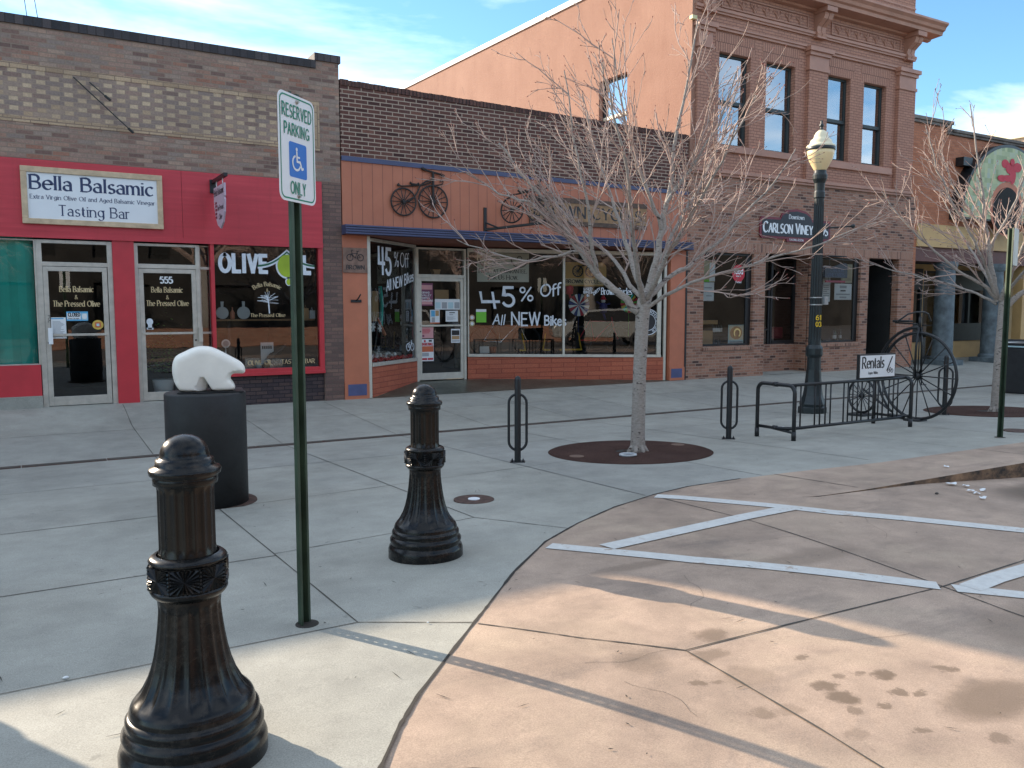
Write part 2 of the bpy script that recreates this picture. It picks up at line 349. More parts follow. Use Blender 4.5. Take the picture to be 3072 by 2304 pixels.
def text(mb, s, o, U, V, N, h, width=None, style='serif', thick=0.15, thin=0.05, track=0.12, align='l', lift=0.0015, shear=0.0, curve=None, rng=None, caps=1.0):
    """writes s with cap height h from origin o along U (V is up, N points to the reader)"""
    o = Vector(o); x = 0; gl = []
    if style != 'serif': thin = thick
    for i, ch in enumerate(s):
        k = 1.0
        if caps != 1.0 and ch.islower(): ch = ch.upper(); k = caps
        a, st = strokes(ch); gl.append((x, k, st)); x += (a + track) * k
    tot = x - track
    sx = (width / tot) if width else h
    off = {'l': 0, 'c': -tot / 2, 'r': -tot}[align]
    def P(px, py, n):
        X = (px + off) * sx + py * h * shear; Y = py * h
        if curve:                                   # text on an arc of radius curve
            a = X / curve; X, Y = sin(a) * (curve + Y), cos(a) * (curve + Y) - curve
        return o + U * X + V * Y + N * n
    def ribbon(pts, ws, n):
        q = [(p[0] * sx, p[1] * h) for p in pts]; m = len(q); L = []; R = []
        for i in range(m):
            a = q[max(i - 1, 0)]; b = q[min(i + 1, m - 1)]
            dx, dy = b[0] - a[0], b[1] - a[1]; d = hypot(dx, dy) or 1
            wv = ws[i]; sc = 1.0
            if 0 < i < m - 1:
                d1 = (q[i][0] - a[0], q[i][1] - a[1]); d2 = (b[0] - q[i][0], b[1] - q[i][1]); l1 = hypot(*d1) or 1; l2 = hypot(*d2) or 1
                cs = (d1[0] * d2[0] + d1[1] * d2[1]) / l1 / l2; sc = min(1.6, 1 / sqrt(max(0.25, (1 + cs) / 2)))
            L.append((q[i][0] - dy / d * wv / 2 * sc, q[i][1] + dx / d * wv / 2 * sc)); R.append((q[i][0] + dy / d * wv / 2 * sc, q[i][1] - dx / d * wv / 2 * sc))
        vs = [P(a / sx, b / h, n) for a, b in L] + [P(a / sx, b / h, n) for a, b in R]
        mb.add(vs, [(i, m + i, m + i + 1, i + 1) for i in range(m - 1)])
    for (gx, k, st) in gl:
        jy = rng.uniform(-.05, .05) if rng else 0
        for pts in st:
            pts = [(gx + p[0] * k, p[1] * k + jy) for p in pts]
            if style != 'serif' and len(pts) > 1:   # square ends reach a little past the node
                pts = list(pts)
                for e, f in ((0, 1), (-1, -2)):
                    dx, dy = (pts[e][0] - pts[f][0]) * sx, (pts[e][1] - pts[f][1]) * h; d = hypot(dx, dy) or 1
                    pts[e] = (pts[e][0] + dx / d * thick * h * .4 / sx, pts[e][1] + dy / d * thick * h * .4 / h)
            ws = []
            for i in range(len(pts)):
                a = pts[max(i - 1, 0)]; b = pts[min(i + 1, len(pts) - 1)]
                dx, dy = (b[0] - a[0]) * sx, (b[1] - a[1]) * h; d = hypot(dx, dy) or 1
                nib = abs(dx / d * sin(radians(22)) - dy / d * cos(radians(22)))
                ws.append((thin + (thick - thin) * nib) * h * k)
            _lift[0] = (_lift[0] + 1) % 6
            ribbon(pts, ws, lift + _lift[0] * 0.0002)
            if style == 'serif':
                for e, f in ((0, 1), (-1, -2)):
                    p = pts[e]; dx, dy = (p[0] - pts[f][0]), (p[1] - pts[f][1]); d = hypot(dx, dy) or 1
                    yy = (p[1] - jy) / k
                    if abs(dy) / d > .6 and any(abs(yy - t) < .02 for t in (0, .66, 1, -.3)):
                        _lift[0] = (_lift[0] + 1) % 6
                        hw = .12 * k * h / sx
                        ribbon([(p[0] - hw, p[1]), (p[0] + hw, p[1])], [.06 * h * k] * 2, lift + _lift[0] * 0.0002)
    return tot * sx
X_, Y_, Z_ = Vector((1, 0, 0)), Vector((0, 1, 0)), Vector((0, 0, 1))
FRONT = -Y_
FY = 14.7                                            # plane of the shop fronts

# ------------------------------------------------------------------ lie of the land
YT, ZT, S1, S2 = 11.15, -0.325, 0.045, 0.035
def walk_z(x, y):
    if y >= YT:
        z = ZT + S1 * (y - YT)
        if x < 2.9 and y > 13.2:                     # ramp up to the two shop doors on the left
            t = min(1, (y - 13.2) / 1.4); t = t * t * (3 - 2 * t); q = min(1, max(0, (2.9 - x) / .9)); q = q * q * (3 - 2 * q)
            z += .155 * t * q
        if y > FY - .05 and 5 < x < 13.5: z = max(z, min(-.02, -0.165 + (y - FY) * 0.135))
        return z
    return ZT + S2 * (YT - max(y, 2.0))
def drop(x, y):
    if y >= 4.75: return 0.0
    d = (x - 1.5) * .388 - (y - 2.9) * .922 - .25
    f = 0 if d < -.6 else ((d + .6) ** 2 / 2.4 if d < .6 else d)
    e = max(0.0, x - 6.5); e = e * e / 2 if e < 1 else e - .5
    return min(.07 * f + .04 * e, .19)
def pad_z(x, y): return walk_z(x, y) - drop(x, y)
EDGE = [(-9, -14), (-3, -5.0), (0.0, .75), (.45, 1.6), (.78, 2.18), (.99, 2.53), (1.16, 2.77), (1.34, 2.99), (1.91, 3.59), (2.15, 3.84), (2.55, 4.26), (3.11, 4.77), (3.62, 5.10), (4.2, 5.40), (4.81, 5.62), (5.31, 5.73), (6.0, 5.74), (6.64, 5.71), (7.86, 5.57), (10.62, 5.52), (45, 5.5)]
CURB = [(4.81, 5.61), (5.2, 5.2), (5.6, 4.88), (5.9, 4.74), (6.5, 4.70), (9.0, 4.68), (45, 4.66)]
def interp(tab, x):
    for (a, b), (c, d) in zip(tab, tab[1:]):
        if a <= x <= c: return b + (d - b) * (x - a) / (c - a)
    return tab[0][1] if x < tab[0][0] else tab[-1][1]
# ------------------------------------------------------------------ the materials of the place
BLOBS = [(2.84, 2.87, .09, .075, .55), (2.66, 2.70, .10, .05, .5), (2.41, 2.50, .035, .03, .6), (2.49, 2.48, .03, .02, .5), (2.64, 2.47, .13, .10, .28), (3.02, 2.50, .04, .03, .55),
         (2.88, 2.25, .055, .055, .65), (2.86, 2.14, .065, .055, .7), (3.21, 2.20, .055, .04, .7), (3.53, 2.11, .04, .03, .6), (3.12, 2.07, .035, .03, .6), (3.20, 2.03, .03, .02, .55),
         (2.96, 2.01, .03, .02, .6), (3.45, 1.86, .30, .13, .55), (3.15, 1.66, .05, .04, .5), (2.46, 2.20, .05, .04, .45), (2.81, 2.05, .04, .03, .5), (2.92, 1.83, .035, .025, .55), (2.33, 2.79, .12, .11, .28),
         (4.05, 3.35, .09, .035, .5), (2.66, 1.93, .05, .04, .3), (2.57, 2.18, .06, .04, .3), (3.02, 2.29, .03, .025, .5), (3.13, 2.26, .03, .02, .5), (8.6, 4.05, 1.0, .35, .75), (3.3, 3.95, .35, .06, .35), (4.3, 3.55, .5, .12, .3), (4.5, 2.2, .4, .25, .35)]
m_conc = concrete('grey_concrete', (0.345, 0.342, 0.302), slabs=True)
m_pink = concrete('pink_tinted_concrete', (0.40, 0.295, 0.222), BLOBS, .22, True)
m_joint = paint('joint_dirt', (0.07, 0.062, 0.052), .9)
m_soil = paint('dark_soil', (0.03, 0.025, 0.02), .9)
m_line = NM('worn_white_line_paint')
_c = m_line.ramp(m_line.noise(5, 9, .75), [(.58, (.66, .65, .61, 1)), (.65, (.40, .28, .20, 1))]); m_line.bump(m_line.noise(200, 3), .15, .003)
m_line = m_line.fin(m_line.mix(.25, _c, m_line.ramp(m_line.noise(18, 8, .7), [(.4, (.35, .33, .32, 1)), (.6, (.75, .78, .78, 1))]), 'MULTIPLY'), .7)
_k = NM('stained_curb_face'); _o = _k.sep()
_n = _k.noise(4, 8, .7, vec=_k.comb(_o[0], _o[1], _k.math('MULTIPLY', _o[2], 2.0)))
m_curb = _k.fin(_k.ramp(_n, [(.36, (.025, .022, .02, 1)), (.5, (.14, .09, .055, 1)), (.66, (.30, .19, .11, 1))]), .85)
m_rust = paint('rusty_steel', (0.075, 0.038, 0.026), .8, .35, 20, .3, 150)
m_mulch = NM('brown_rubber_surround'); _f = m_mulch.noise(95, 3, .8)
m_mulch.bump(_f, .8, .012); m_mulch = m_mulch.fin(m_mulch.mix(.5, m_mulch.ramp(_f, [(.35, (.018, .011, .009, 1)), (.62, (.13, .07, .055, 1))]), m_mulch.ramp(m_mulch.noise(2, 5), [(.3, (.03, .018, .015, 1)), (.7, (.09, .055, .045, 1))])), .95, 0, .1)
m_floor = paint('dark_green_sealed_floor', (0.075, 0.08, 0.06), .35, .3, 2.5, .1, 60)
BR = lambda *cs: [(i / (len(cs) - 1), c + (1,)) for i, c in enumerate(cs)]
m_brkA = brick('mixed_plum_brick', BR((.15, .09, .075), (.26, .155, .12), (.33, .21, .16), (.25, .19, .16), (.37, .26, .195), (.30, .135, .09)), (.25, .185, .14, 1), .235, .0685, .008, weather=.25, off=(.07, .01))
m_brkAf = brick('checkered_buff_brick', BR((.21, .14, .115), (.31, .21, .165), (.26, .195, .165), (.34, .245, .185)), (.31, .23, .17, 1), .235, .0685, .008, weather=.25, off=(.0, .01), buff=BR((.46, .335, .22), (.54, .40, .27), (.40, .28, .18)))
m_brkAb = brick('buff_border_brick', BR((.42, .29, .18), (.49, .35, .23), (.35, .24, .15)), (.24, .17, .12, 1), .235, .08, .008, weather=.3)
m_brkAv = brick('buff_border_brick_upright', BR((.42, .29, .18), (.49, .35, .23), (.35, .24, .15)), (.24, .17, .12, 1), .235, .09, .008, weather=.3, rot=True)
m_cop = brick('dark_rowlock_coping', BR((.025, .025, .03), (.05, .045, .05), (.085, .07, .07)), (.035, .03, .03, 1), .12, .30, .008, weather=.3, off=(0, .05))
m_brkP = brick('dark_purple_base_brick', BR((.035, .024, .03), (.06, .04, .045), (.085, .05, .045)), (.022, .019, .022, 1), .2, .068, .007)
m_brkPil = brick('brown_pilaster_brick', BR((.12, .075, .065), (.18, .105, .088), (.22, .13, .10)), (.12, .085, .07, 1), .235, .0685, .008, weather=.3)
m_brkB = brick('dark_brown_brick', BR((.05, .02, .017), (.105, .042, .032), (.085, .035, .029), (.125, .05, .037), (.09, .04, .033), (.16, .07, .05)), (.36, .275, .21, 1), .24, .073, .0095, bump=.4, weather=.05)
m_brkBc = brick('brown_rowlock_cap', BR((.06, .025, .02), (.10, .043, .034), (.13, .06, .045)), (.03, .022, .02, 1), .075, .3, .008, off=(0, .1))
m_brkO = brick('orange_painted_brick', BR((.37, .095, .052), (.41, .11, .06), (.44, .125, .068)), (.22, .055, .035, 1), .42, .10, .006, bump=.5, weather=.12)
m_brkC = brick('brown_painted_brick', BR((.39, .19, .13), (.415, .205, .14), (.44, .22, .15)), (.20, .10, .075, 1), .215, .0685, .007, bump=.5, weather=.10)
m_brkCv = brick('brown_painted_flat_arch', BR((.39, .19, .13), (.415, .205, .14), (.44, .22, .15)), (.17, .085, .065, 1), .075, .45, .009, bump=.6, weather=.10)
m_brkD = brick('red_mixed_brick', BR((.07, .035, .03), (.25, .115, .075), (.31, .15, .095), (.36, .185, .125), (.28, .125, .08), (.33, .16, .105), (.39, .205, .14), (.13, .055, .04)), (.32, .22, .165, 1), .215, .0685, .009, weather=.12)
m_brkDs = brick('red_soldier_brick', BR((.14, .065, .05), (.31, .155, .10), (.36, .185, .125), (.33, .16, .105), (.38, .205, .14)), (.32, .22, .165, 1), .0685, .25, .008, weather=.12, off=(0, -.08))
m_brkE = brick('orange_brick', BR((.36, .125, .062), (.43, .155, .077), (.47, .18, .092), (.39, .14, .07)), (.32, .15, .095, 1), .215, .0685, .006, weather=.10)
m_stone = paint('weathered_stone_cap', (.16, .135, .115), .8, .35, 4, .3, 40)
m_brown = paint('brown_trim_paint', (.415, .205, .14), .55, .10, 2, .1, 60)
k_ = NM('salmon_stucco'); _a = k_.noise(.9, 8, .6); _b = k_.noise(26, 6, .6)
k_.bump(k_.math('ADD', _b, k_.math('MULTIPLY', k_.noise(120, 3), .4)), .5, .02)
_o = k_.sep(); _s = k_.noise(1.0, 8, .7, vec=k_.comb(0.0, k_.math('MULTIPLY', _o[1], 2.2), k_.math('MULTIPLY', _o[2], .25)))
m_stucco = k_.fin(k_.mix(k_.math('MULTIPLY', k_.ramp(_s, [(.5, (0, 0, 0, 1)), (.72, (1, 1, 1, 1))]), .35), k_.ramp(_a, [(.3, (.285, .15, .106, 1)), (.7, (.345, .192, .138, 1))]), (.24, .12, .085, 1)), .85, 0, .2)
m_white = paint('white_flashing', (.72, .72, .70), .5, .05)
m_red = NM('crimson_boards'); _o = m_red.sep()
_g = m_red.noise(1.0, 6, .6, vec=m_red.comb(m_red.math('MULTIPLY', _o[0], .8), 0.0, m_red.math('MULTIPLY', _o[2], 14)))
_d = m_red.noise(1.0, 8, .7, vec=m_red.comb(m_red.math('MULTIPLY', _o[0], 7), 0.0, m_red.math('MULTIPLY', _o[2], .7)))
m_red = m_red.fin(m_red.mix(m_red.math('MULTIPLY', m_red.ramp(_d, [(.55, (0, 0, 0, 1)), (.75, (1, 1, 1, 1))]), .35), m_red.ramp(_g, [(.3, (.43, .030, .042, 1)), (.55, (.51, .038, .052, 1)), (.75, (.58, .06, .07, 1))]), (.22, .02, .025, 1)), .5)
m_redp = paint('red_trim_paint', (.50, .034, .046), .4, .08)
m_alu = paint('anodised_aluminium', (.50, .47, .41), .38, .10, 8, 0, 80, .35)
m_aluc = paint('cream_aluminium', (.56, .53, .45), .45, .08, 8, 0, 80, .2)
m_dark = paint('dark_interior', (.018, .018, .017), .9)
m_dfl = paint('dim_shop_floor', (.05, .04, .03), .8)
m_teal = paint('teal_curtain', (.03, .58, .48), .8, .1)
m_pine = paint('raw_pine', (.56, .42, .27), .6, .15, 9)
m_signw = paint('white_sign_board', (.74, .76, .77), .45, .03)
m_navy = paint('navy_lettering', (.02, .035, .10), .5)
m_black = paint('gloss_black_cast_iron', (.0045, .005, .0055), .25, .25, 7, .05, 40, 0, .30, .6)
m_blk_brown = paint('gloss_black_brown_tint', (.0075, .006, .005), .24, .4, 9, .06, 60, .0, .34)  # near-black with a slight brown tint
m_blk2 = paint('black_powder_coat', (.010, .012, .014), .42, .2, 9)
m_blk3 = paint('matt_black_metal', (.016, .017, .018), .6, .2, 9)
m_dgreen = paint('dark_green_lamp_paint', (.012, .020, .022), .42, .2, 9)
m_post = paint('green_u_channel', (.036, .060, .036), .45, .3, 5, .1, 60, .3)
m_gsign = paint('sign_green', (.0, .20, .11), .5, .03)
m_bsign = paint('sign_blue', (.02, .16, .55), .5, .03)
m_bear = paint('white_carved_stone', (.82, .79, .71), .5, .06, 5.0, .15, 60)
m_orange = NM('orange_board_siding'); _o = m_orange.sep()
_h = m_orange.math('FRACT', m_orange.math('DIVIDE', m_orange.math('ADD', _o[0], .04), .2)); _gr = m_orange.math('LESS_THAN', _h, .04)
m_orange.bump(m_orange.math('SUBTRACT', 1.0, _gr), .5, .01)
m_orange = m_orange.fin(m_orange.mix(_gr, m_orange.ramp(m_orange.noise(2.2, 7, .65), [(.3, (.41, .135, .072, 1)), (.7, (.47, .165, .09, 1))]), (.14, .045, .03, 1)), .6)
m_orp = paint('orange_pilaster_paint', (.47, .155, .082), .6, .07, 3, .15, 50)
m_blue = paint('slate_blue_metal', (.055, .065, .135), .45, .1)
m_bluet = paint('slate_blue_tile', (.075, .09, .20), .5, .15)
m_soff = NM('brown_soffit_boards'); _o = m_soff.sep(); _h = m_soff.math('FRACT', m_soff.math('DIVIDE', _o[0], .14))
m_soff = m_soff.fin(m_soff.mix(m_soff.math('LESS_THAN', _h, .06), (.24, .075, .045, 1), (.08, .025, .02, 1)), .6)
m_wood = paint('dark_sign_wood', (.10, .06, .04), .7, .3, 12, .2, 60)
m_tan = paint('tan_sign_wood', (.30, .17, .075), .6, .2, 8)
m_iron = paint('brown_black_iron', (.018, .012, .010), .55, .2, 9)
m_plaq = paint('brown_plaque_wood', (.22, .13, .095), .7, .2, 10)
m_wdec = paint('white_window_paint', (.66, .70, .74), .6, .08, 14)
m_gold = paint('gilt_window_lettering', (.52, .40, .22), .45, .1)
m_lime = paint('lime_decal', (.33, .45, .02), .5, .1)
m_dgrn = paint('dark_green_decal', (.02, .12, .06), .5)
m_paper = paint('white_paper', (.72, .74, .74), .7, .05)
m_ink = paint('black_ink', (.02, .02, .022), .6)
m_yel = paint('ochre_band_paint', (.54, .34, .14), .6, .1, 2, .1)
m_col = paint('blue_grey_column_paint', (.11, .14, .155), .6, .3, 5, .2, 40)
m_cream = paint('cream_lamp_cap', (.74, .66, .46), .4, .06)
m_maroon = paint('maroon_sign_border', (.17, .012, .025), .45)
m_nblack = paint('near_black_sign_face', (.012, .013, .02), .45)
m_sash = paint('dark_sash', (.012, .013, .014), .4, .1)
m_sash2 = paint('dark_green_sash', (.025, .035, .035), .5, .1)
G_shop = glass('shop_glass', (.86, .89, .87, 1), 1.5)
G_up = glass('upper_window_glass', (.5, .55, .58, 1), 4.5, 1.6)
k_ = NM('frosted_lamp_globe'); 
m_globe = k_.fin((.80, .62, .34, 1), .35)
k_ = NM('pale_bark'); _o = k_.sep()
_n = k_.noise(1, 6, .6, vec=k_.comb(k_.math('MULTIPLY', _o[0], 26), k_.math('MULTIPLY', _o[1], 26), k_.math('MULTIPLY', _o[2], 60)))
_n2 = k_.noise(1, 5, .6, vec=k_.comb(k_.math('MULTIPLY', _o[0], 11), k_.math('MULTIPLY', _o[1], 11), k_.math('MULTIPLY', _o[2], 26)), dist=.3)
k_.bump(k_.math('ADD', _n, _n2), .6, .006)
m_bark = k_.fin(k_.mix(k_.ramp(_n2, [(.60, (0, 0, 0, 1)), (.66, (1, 1, 1, 1))]), k_.ramp(_n, [(.3, (.25, .215, .185, 1)), (.55, (.33, .295, .26, 1)), (.75, (.40, .365, .33, 1))]), (.07, .055, .05, 1)), .85, 0, .2)
m_twig = paint('grey_pink_twigs', (.40, .295, .25), .8, .2, 7)
m_bud = paint('red_brown_buds', (.22, .07, .055), .7, .2)
m_leafd = paint('dead_leaf', (.22, .09, .05), .8, .2)
m_leaf = paint('plant_leaves', (.12, .30, .05), .6, .3, 9)
def flat(name, c, r=.6): return paint(name, c, r, .05)

# ------------------------------------------------------------------ ground
xs = [-9, -6, -4, -2, -1, -.5, -.2] + [i * .15 for i in range(0, 96)] + [14.4 + i * .8 for i in range(0, 16)] + [30, 36, 45]
def strip_mesh(name, mat, xs, ylo, yhi, zf, rows, kindlabel=None):
    mb = MB(); n = rows + 1
    vs = []
    for x in xs:
        a, b = ylo(x), yhi(x)
        for j in range(n):
            y = a + (b - a) * j / rows; vs.append((x, y, zf(x, y)))
    mb.add(vs, [(i * n + j, (i + 1) * n + j, (i + 1) * n + j + 1, i * n + j + 1) for i in range(len(xs) - 1) for j in range(rows)])
    return mb
mb = strip_mesh('', None, xs, lambda x: interp(EDGE, x), lambda x: YT, walk_z, 46)
m2 = strip_mesh('', None, xs, lambda x: YT, lambda x: FY + .25, walk_z, 26)
mb.add(m2.v, m2.f)
def seam(mb, pts, wd, zf, dz=.0025, n=14):
    P = []
    for (x0, y0), (x1, y1) in zip(pts, pts[1:]):
        P += [(x0 + (x1 - x0) * i / n, y0 + (y1 - y0) * i / n) for i in range(n)]
    P.append(pts[-1]); vs = []
    rr = random.Random(int(abs(pts[0][0] * 100 + pts[0][1] * 37)) + 5)
    for i, p in enumerate(P):
        a = P[max(0, i - 1)]; b = P[min(len(P) - 1, i + 1)]; dx, dy = b[0] - a[0], b[1] - a[1]; d = hypot(dx, dy) or 1
        ww = wd * rr.uniform(.6, 1.25) / 2
        for sgn in (1, -1):
            q = (p[0] - dy / d * ww * sgn, p[1] + dx / d * ww * sgn); vs.append((q[0], q[1], zf(q[0], q[1]) + dz))
    mb.add(vs, [(2 * i, 2 * i + 1, 2 * i + 3, 2 * i + 2) for i in range(len(P) - 1)])
mb.mat(1)
for X in (-1.8, 1.43, 3.06, 4.72, 6.30, 7.95, 9.6, 11.2, 12.8, 14.4, 16, 17.6, 19.2):
    seam(mb, [(X, 14.55), (X, YT + .1)], .008, walk_z)
    y1 = {1.43: 3.94, 3.06: 5.73, 4.72: 5.63}.get(X, 5.75 if X > 4 else -4)
    if X > 0: seam(mb, [(X, YT - .1), (X, y1)], .009, walk_z)
for pts in ([(-9, 7.29), (1.43, 7.29)], [(-9, 5.48), (1.43, 5.48)], [(-9, 3.935), (1.43, 3.935)], [(1.43, 3.935), (1.93, 3.6)], [(1.43, 5.53), (2.28, 5.61), (3.06, 5.73), (3.46, 5.0)], [(1.43, 7.3), (2.25, 7.37), (5.3, 7.67)], [(1.43, 9.3), (12.8, 9.4), (20, 9.4)], [(-9, 9.2), (1.43, 9.2)], [(-9, 13.1), (20, 13.1)]):
    seam(mb, pts, .008, walk_z, .0028)
mb.mat(2); seam(mb, [p for p in EDGE if -.1 < p[0] < 6.1], .017, walk_z, .003, 8)
tag(mb.build('pavement', [m_conc, m_joint, m_soil]), kind='structure')
mb = strip_mesh('', None, [x for x in xs if x > 4.75] , lambda x: interp(CURB, x), lambda x: interp(EDGE, x), walk_z, 6)
mb.mat(1)
seam(mb, [(6.45, 5.72), (6.5, 4.8)], .012, walk_z, .003); seam(mb, [(9.6, 5.5), (9.6, 4.7)], .012, walk_z, .003)
mb.mat(2)
cx_ = [5.6 + i * .1 for i in range(60)] + [12, 14, 18, 24, 34, 45]
for a, b in zip(cx_, cx_[1:]):
    ya, yb = interp(CURB, a), interp(CURB, b)
    mb.quad((a, ya - .004, pad_z(a, ya - .01) - .01), (b, yb - .004, pad_z(b, yb - .01) - .01), (b, yb, walk_z(b, yb)), (a, ya, walk_z(a, ya)))
tag(mb.build('curb', [m_pink, m_joint, m_curb]), kind='structure')
xp = [-9, -6, -4, -2, -1, -.5] + [i * .12 for i in range(0, 100)] + [12 + i for i in range(10)] + [24, 30, 38, 45]
mb = strip_mesh('', None, xp, lambda x: min(-1.0, interp(EDGE, x) - 1), lambda x: interp(EDGE, x) if x < 4.81 else interp(CURB, x), pad_z, 60)
mb.mat(1)
for pts in ([(1.93, 3.58), (2.25, 3.15), (2.59, 2.79)], [(2.59, 2.79), (2.55, 1.8), (2.5, -.9)], [(2.59, 2.79), (4.60, 2.80), (5.63, 2.88), (9, 3.1)], [(4.76, 5.5), (4.74, 4.50), (4.60, 2.80), (4.55, 2.4), (4.4, -.9)]):
    seam(mb, pts, .009 if pts[0][0] < 2.2 else .011, pad_z, .003)
rc = random.Random(77)
for (x, y, a, L) in ((2.1, 2.9, -.4, .5), (3.0, 3.2, .5, .6), (3.3, 2.6, -.9, .5), (2.2, 2.3, 1.2, .4), (5.2, 3.6, .3, .7), (4.2, 4.0, -.2, .8)):
    pts = [(x, y)]
    for i in range(9): a += rc.gauss(0, .22); pts.append((pts[-1][0] + cos(a) * L / 9, pts[-1][1] + sin(a) * L / 9))
    seam(mb, pts, .0018, pad_z, .0022, 2)
tag(mb.build('parking_bay', [m_pink, m_joint]), kind='structure')
# white parking lines: 4 mm above the bay
def line(mb, a, b, wd):
    a = Vector((*a, 0)); b = Vector((*b, 0)); d = (b - a).normalized(); nn = Vector((-d.y, d.x, 0)) * wd / 2; k = 24; vs = []
    for i in range(k + 1):
        p = a + (b - a) * i / k
        for sg in (1, -1): q = p + nn * sg; vs.append((q.x, q.y, pad_z(q.x, q.y) + .005))
    mb.add(vs, [(2 * i, 2 * i + 1, 2 * i + 3, 2 * i + 2) for i in range(k)])
mb = MB()
def poly_line(mb, pts, wd, dz=.005):
    P = []; k = 16
    for p, q in zip(pts, pts[1:]): P += [(p[0] + (q[0] - p[0]) * i / k, p[1] + (q[1] - p[1]) * i / k) for i in range(k)]
    P.append(pts[-1]); vs = []
    for i, p in enumerate(P):
        a, c = P[max(0, i - 4)], P[min(len(P) - 1, i + 4)]; L = hypot(c[0] - a[0], c[1] - a[1]); nx, ny = -(c[1] - a[1]) / L * wd / 2, (c[0] - a[0]) / L * wd / 2
        for sg in (1, -1): vs.append((p[0] + nx * sg, p[1] + ny * sg, pad_z(p[0] + nx * sg, p[1] + ny * sg) + dz))
    mb.add(vs, [(2 * i, 2 * i + 1, 2 * i + 3, 2 * i + 2) for i in range(len(P) - 1)])
poly_line(mb, [(4.77, 5.55), (4.91, 5.36), (5.50, 4.28), (6.41, 3.30), (8.2, 1.45)], .155)
poly_line(mb, [(3.06, 4.65), (3.63, 3.84), (4.58, 2.815)], .14); poly_line(mb, [(4.63, 2.75), (4.90, 2.50), (7.0, .1)], .13)
poly_line(mb, [(3.36, 4.40), (4.80, 4.525), (5.33, 4.55)], .15, .0065); poly_line(mb, [(4.72, 2.71), (5.03, 2.745), (5.37, 2.76), (6.6, 2.82)], .13, .0065)
tag(mb.build('painted_lines', [m_line]), kind='structure')
# the road and the far pavement behind the camera
mb2 = MB(); mb2.quad((-300, -300, -.6), (400, -300, -.6), (400, 400, -.6), (-300, 400, -.6))
tag(mb2.build('ground', [m_conc]), kind='structure')
mb = MB(); mb.quad((-80, -60, -.21), (100, -60, -.21), (100, -.5, -.21), (-80, -.5, -.21))
tag(mb.build('road', [paint('worn_asphalt', (.18, .155, .13), .8, .2, .7, .2, 60)]), kind='structure')
xsr = [5.6 + .3 * i for i in range(27)]
mbf = strip_mesh('', None, xsr, lambda x: FY - .05, lambda x: 16.1, lambda x, y: walk_z(x, y) + .006 if y > FY else walk_z(x, y) + .004, 10)
tag(mbf.build('shop_entrance_floor', [m_floor]), kind='structure')
tr = MB()
for i in range(60):
    x0 = -9 + i * .9
    tr.mat(0).box(x0, x0 + .89, YT - .085, YT + .085, ZT - .02, ZT + .006)
    tr.mat(1).box(x0 + .02, x0 + .87, YT - .045, YT + .045, ZT + .004, ZT + .009)
tag(tr.build('trench_drain', [m_rust, m_joint]), 'long rusty trench drain running along the grey pavement in front of the shops', 'drain')
# ================================================================== building one: red shop front (left)
B1 = thing('brick_shop_building', 'low brick shop building with crimson boarded front and checkered buff brick panel', 'building', (1.5, FY, 0))
XL = -2.4
mb = MB().wall(XL, 5.16, -.3, 5.69, [(XL - 1, 4.80, -1, 3.75)], FY, .3)
mb.box(4.74, 5.16, FY, FY + .3, 5.69, 5.83)
mb.mat(1).box(2.86, 4.80, FY + .03, FY + .3, -.3, .36)
mb.mat(2).box(4.80, 5.16, FY - .012, FY - .001, -.3, 3.75)
# back, sides, roof
mb.mat(0).box(XL, XL + .3, FY + .3, 34, -.3, 5.6); mb.box(4.9, 5.16, FY + .3, 34, -.3, 5.45); mb.box(XL + .3, 4.9, FY + .3, 34, 5.0, 5.2)
mb.box(XL, -.25, FY + .02, FY + .3, -.3, 3.75)
wall1 = mb.build('wall', [m_brkA, m_brkP, m_brkPil], B1)
mb = MB(); mb.box(XL, 4.70, FY - .004, FY + .001, 4.36, 5.055); mb.build('checkered_panel', m_brkAf, B1)
mb = MB(); mb.box(XL, 4.79, FY - .012, FY + .001, 5.055, 5.135); mb.box(XL, 4.79, FY - .012, FY + .001, 4.28, 4.36); mb.mat(1).box(4.70, 4.79, FY - .012, FY + .001, 4.36, 5.055)
mb.build('panel_border', [m_brkAb, m_brkAv], B1)
mb = MB(); mb.box(XL, 4.74, FY - .03, FY + .34, 5.69, 5.825); mb.box(4.72, 5.19, FY - .03, FY + .34, 5.83, 5.955); mb.build('parapet_cap', m_cop, B1)
mb = MB(); mb.box(XL, 2.447, FY - .045, FY + .2, 2.60, 3.74); mb.box(2.452, 4.795, FY - .045, FY + .2, 2.60, 3.74); mb.box(XL, 4.797, FY - .06, FY - .045, 2.575, 2.66); mb.build('fascia', m_red, B1)
MB().box(1.385, 1.70, FY - .03, FY + .25, -.1, 2.60).build('red_panel', m_redp, B1); MB().box(XL, .325, FY - .02, FY + .2, .165, .645).build('red_panel', m_redp, B1)
mb = MB(); mb.box(XL, .33, FY - .05, FY + .2, -.2, .15); mb.box(XL, .33, FY - .055, FY - .02, .15, .17); mb.build('plinth', m_conc, B1)
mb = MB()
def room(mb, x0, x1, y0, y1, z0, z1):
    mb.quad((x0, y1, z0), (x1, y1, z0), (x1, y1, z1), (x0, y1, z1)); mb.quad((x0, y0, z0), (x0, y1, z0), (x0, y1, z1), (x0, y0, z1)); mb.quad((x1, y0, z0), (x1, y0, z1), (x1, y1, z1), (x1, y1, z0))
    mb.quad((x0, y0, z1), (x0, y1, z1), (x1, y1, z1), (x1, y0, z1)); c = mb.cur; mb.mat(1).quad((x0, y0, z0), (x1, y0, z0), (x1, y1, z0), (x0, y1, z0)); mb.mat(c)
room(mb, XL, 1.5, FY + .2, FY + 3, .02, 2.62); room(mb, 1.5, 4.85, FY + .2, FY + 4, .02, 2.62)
mb.box(2.9, 4.78, FY + .16, FY + 1.0, .36, .44)
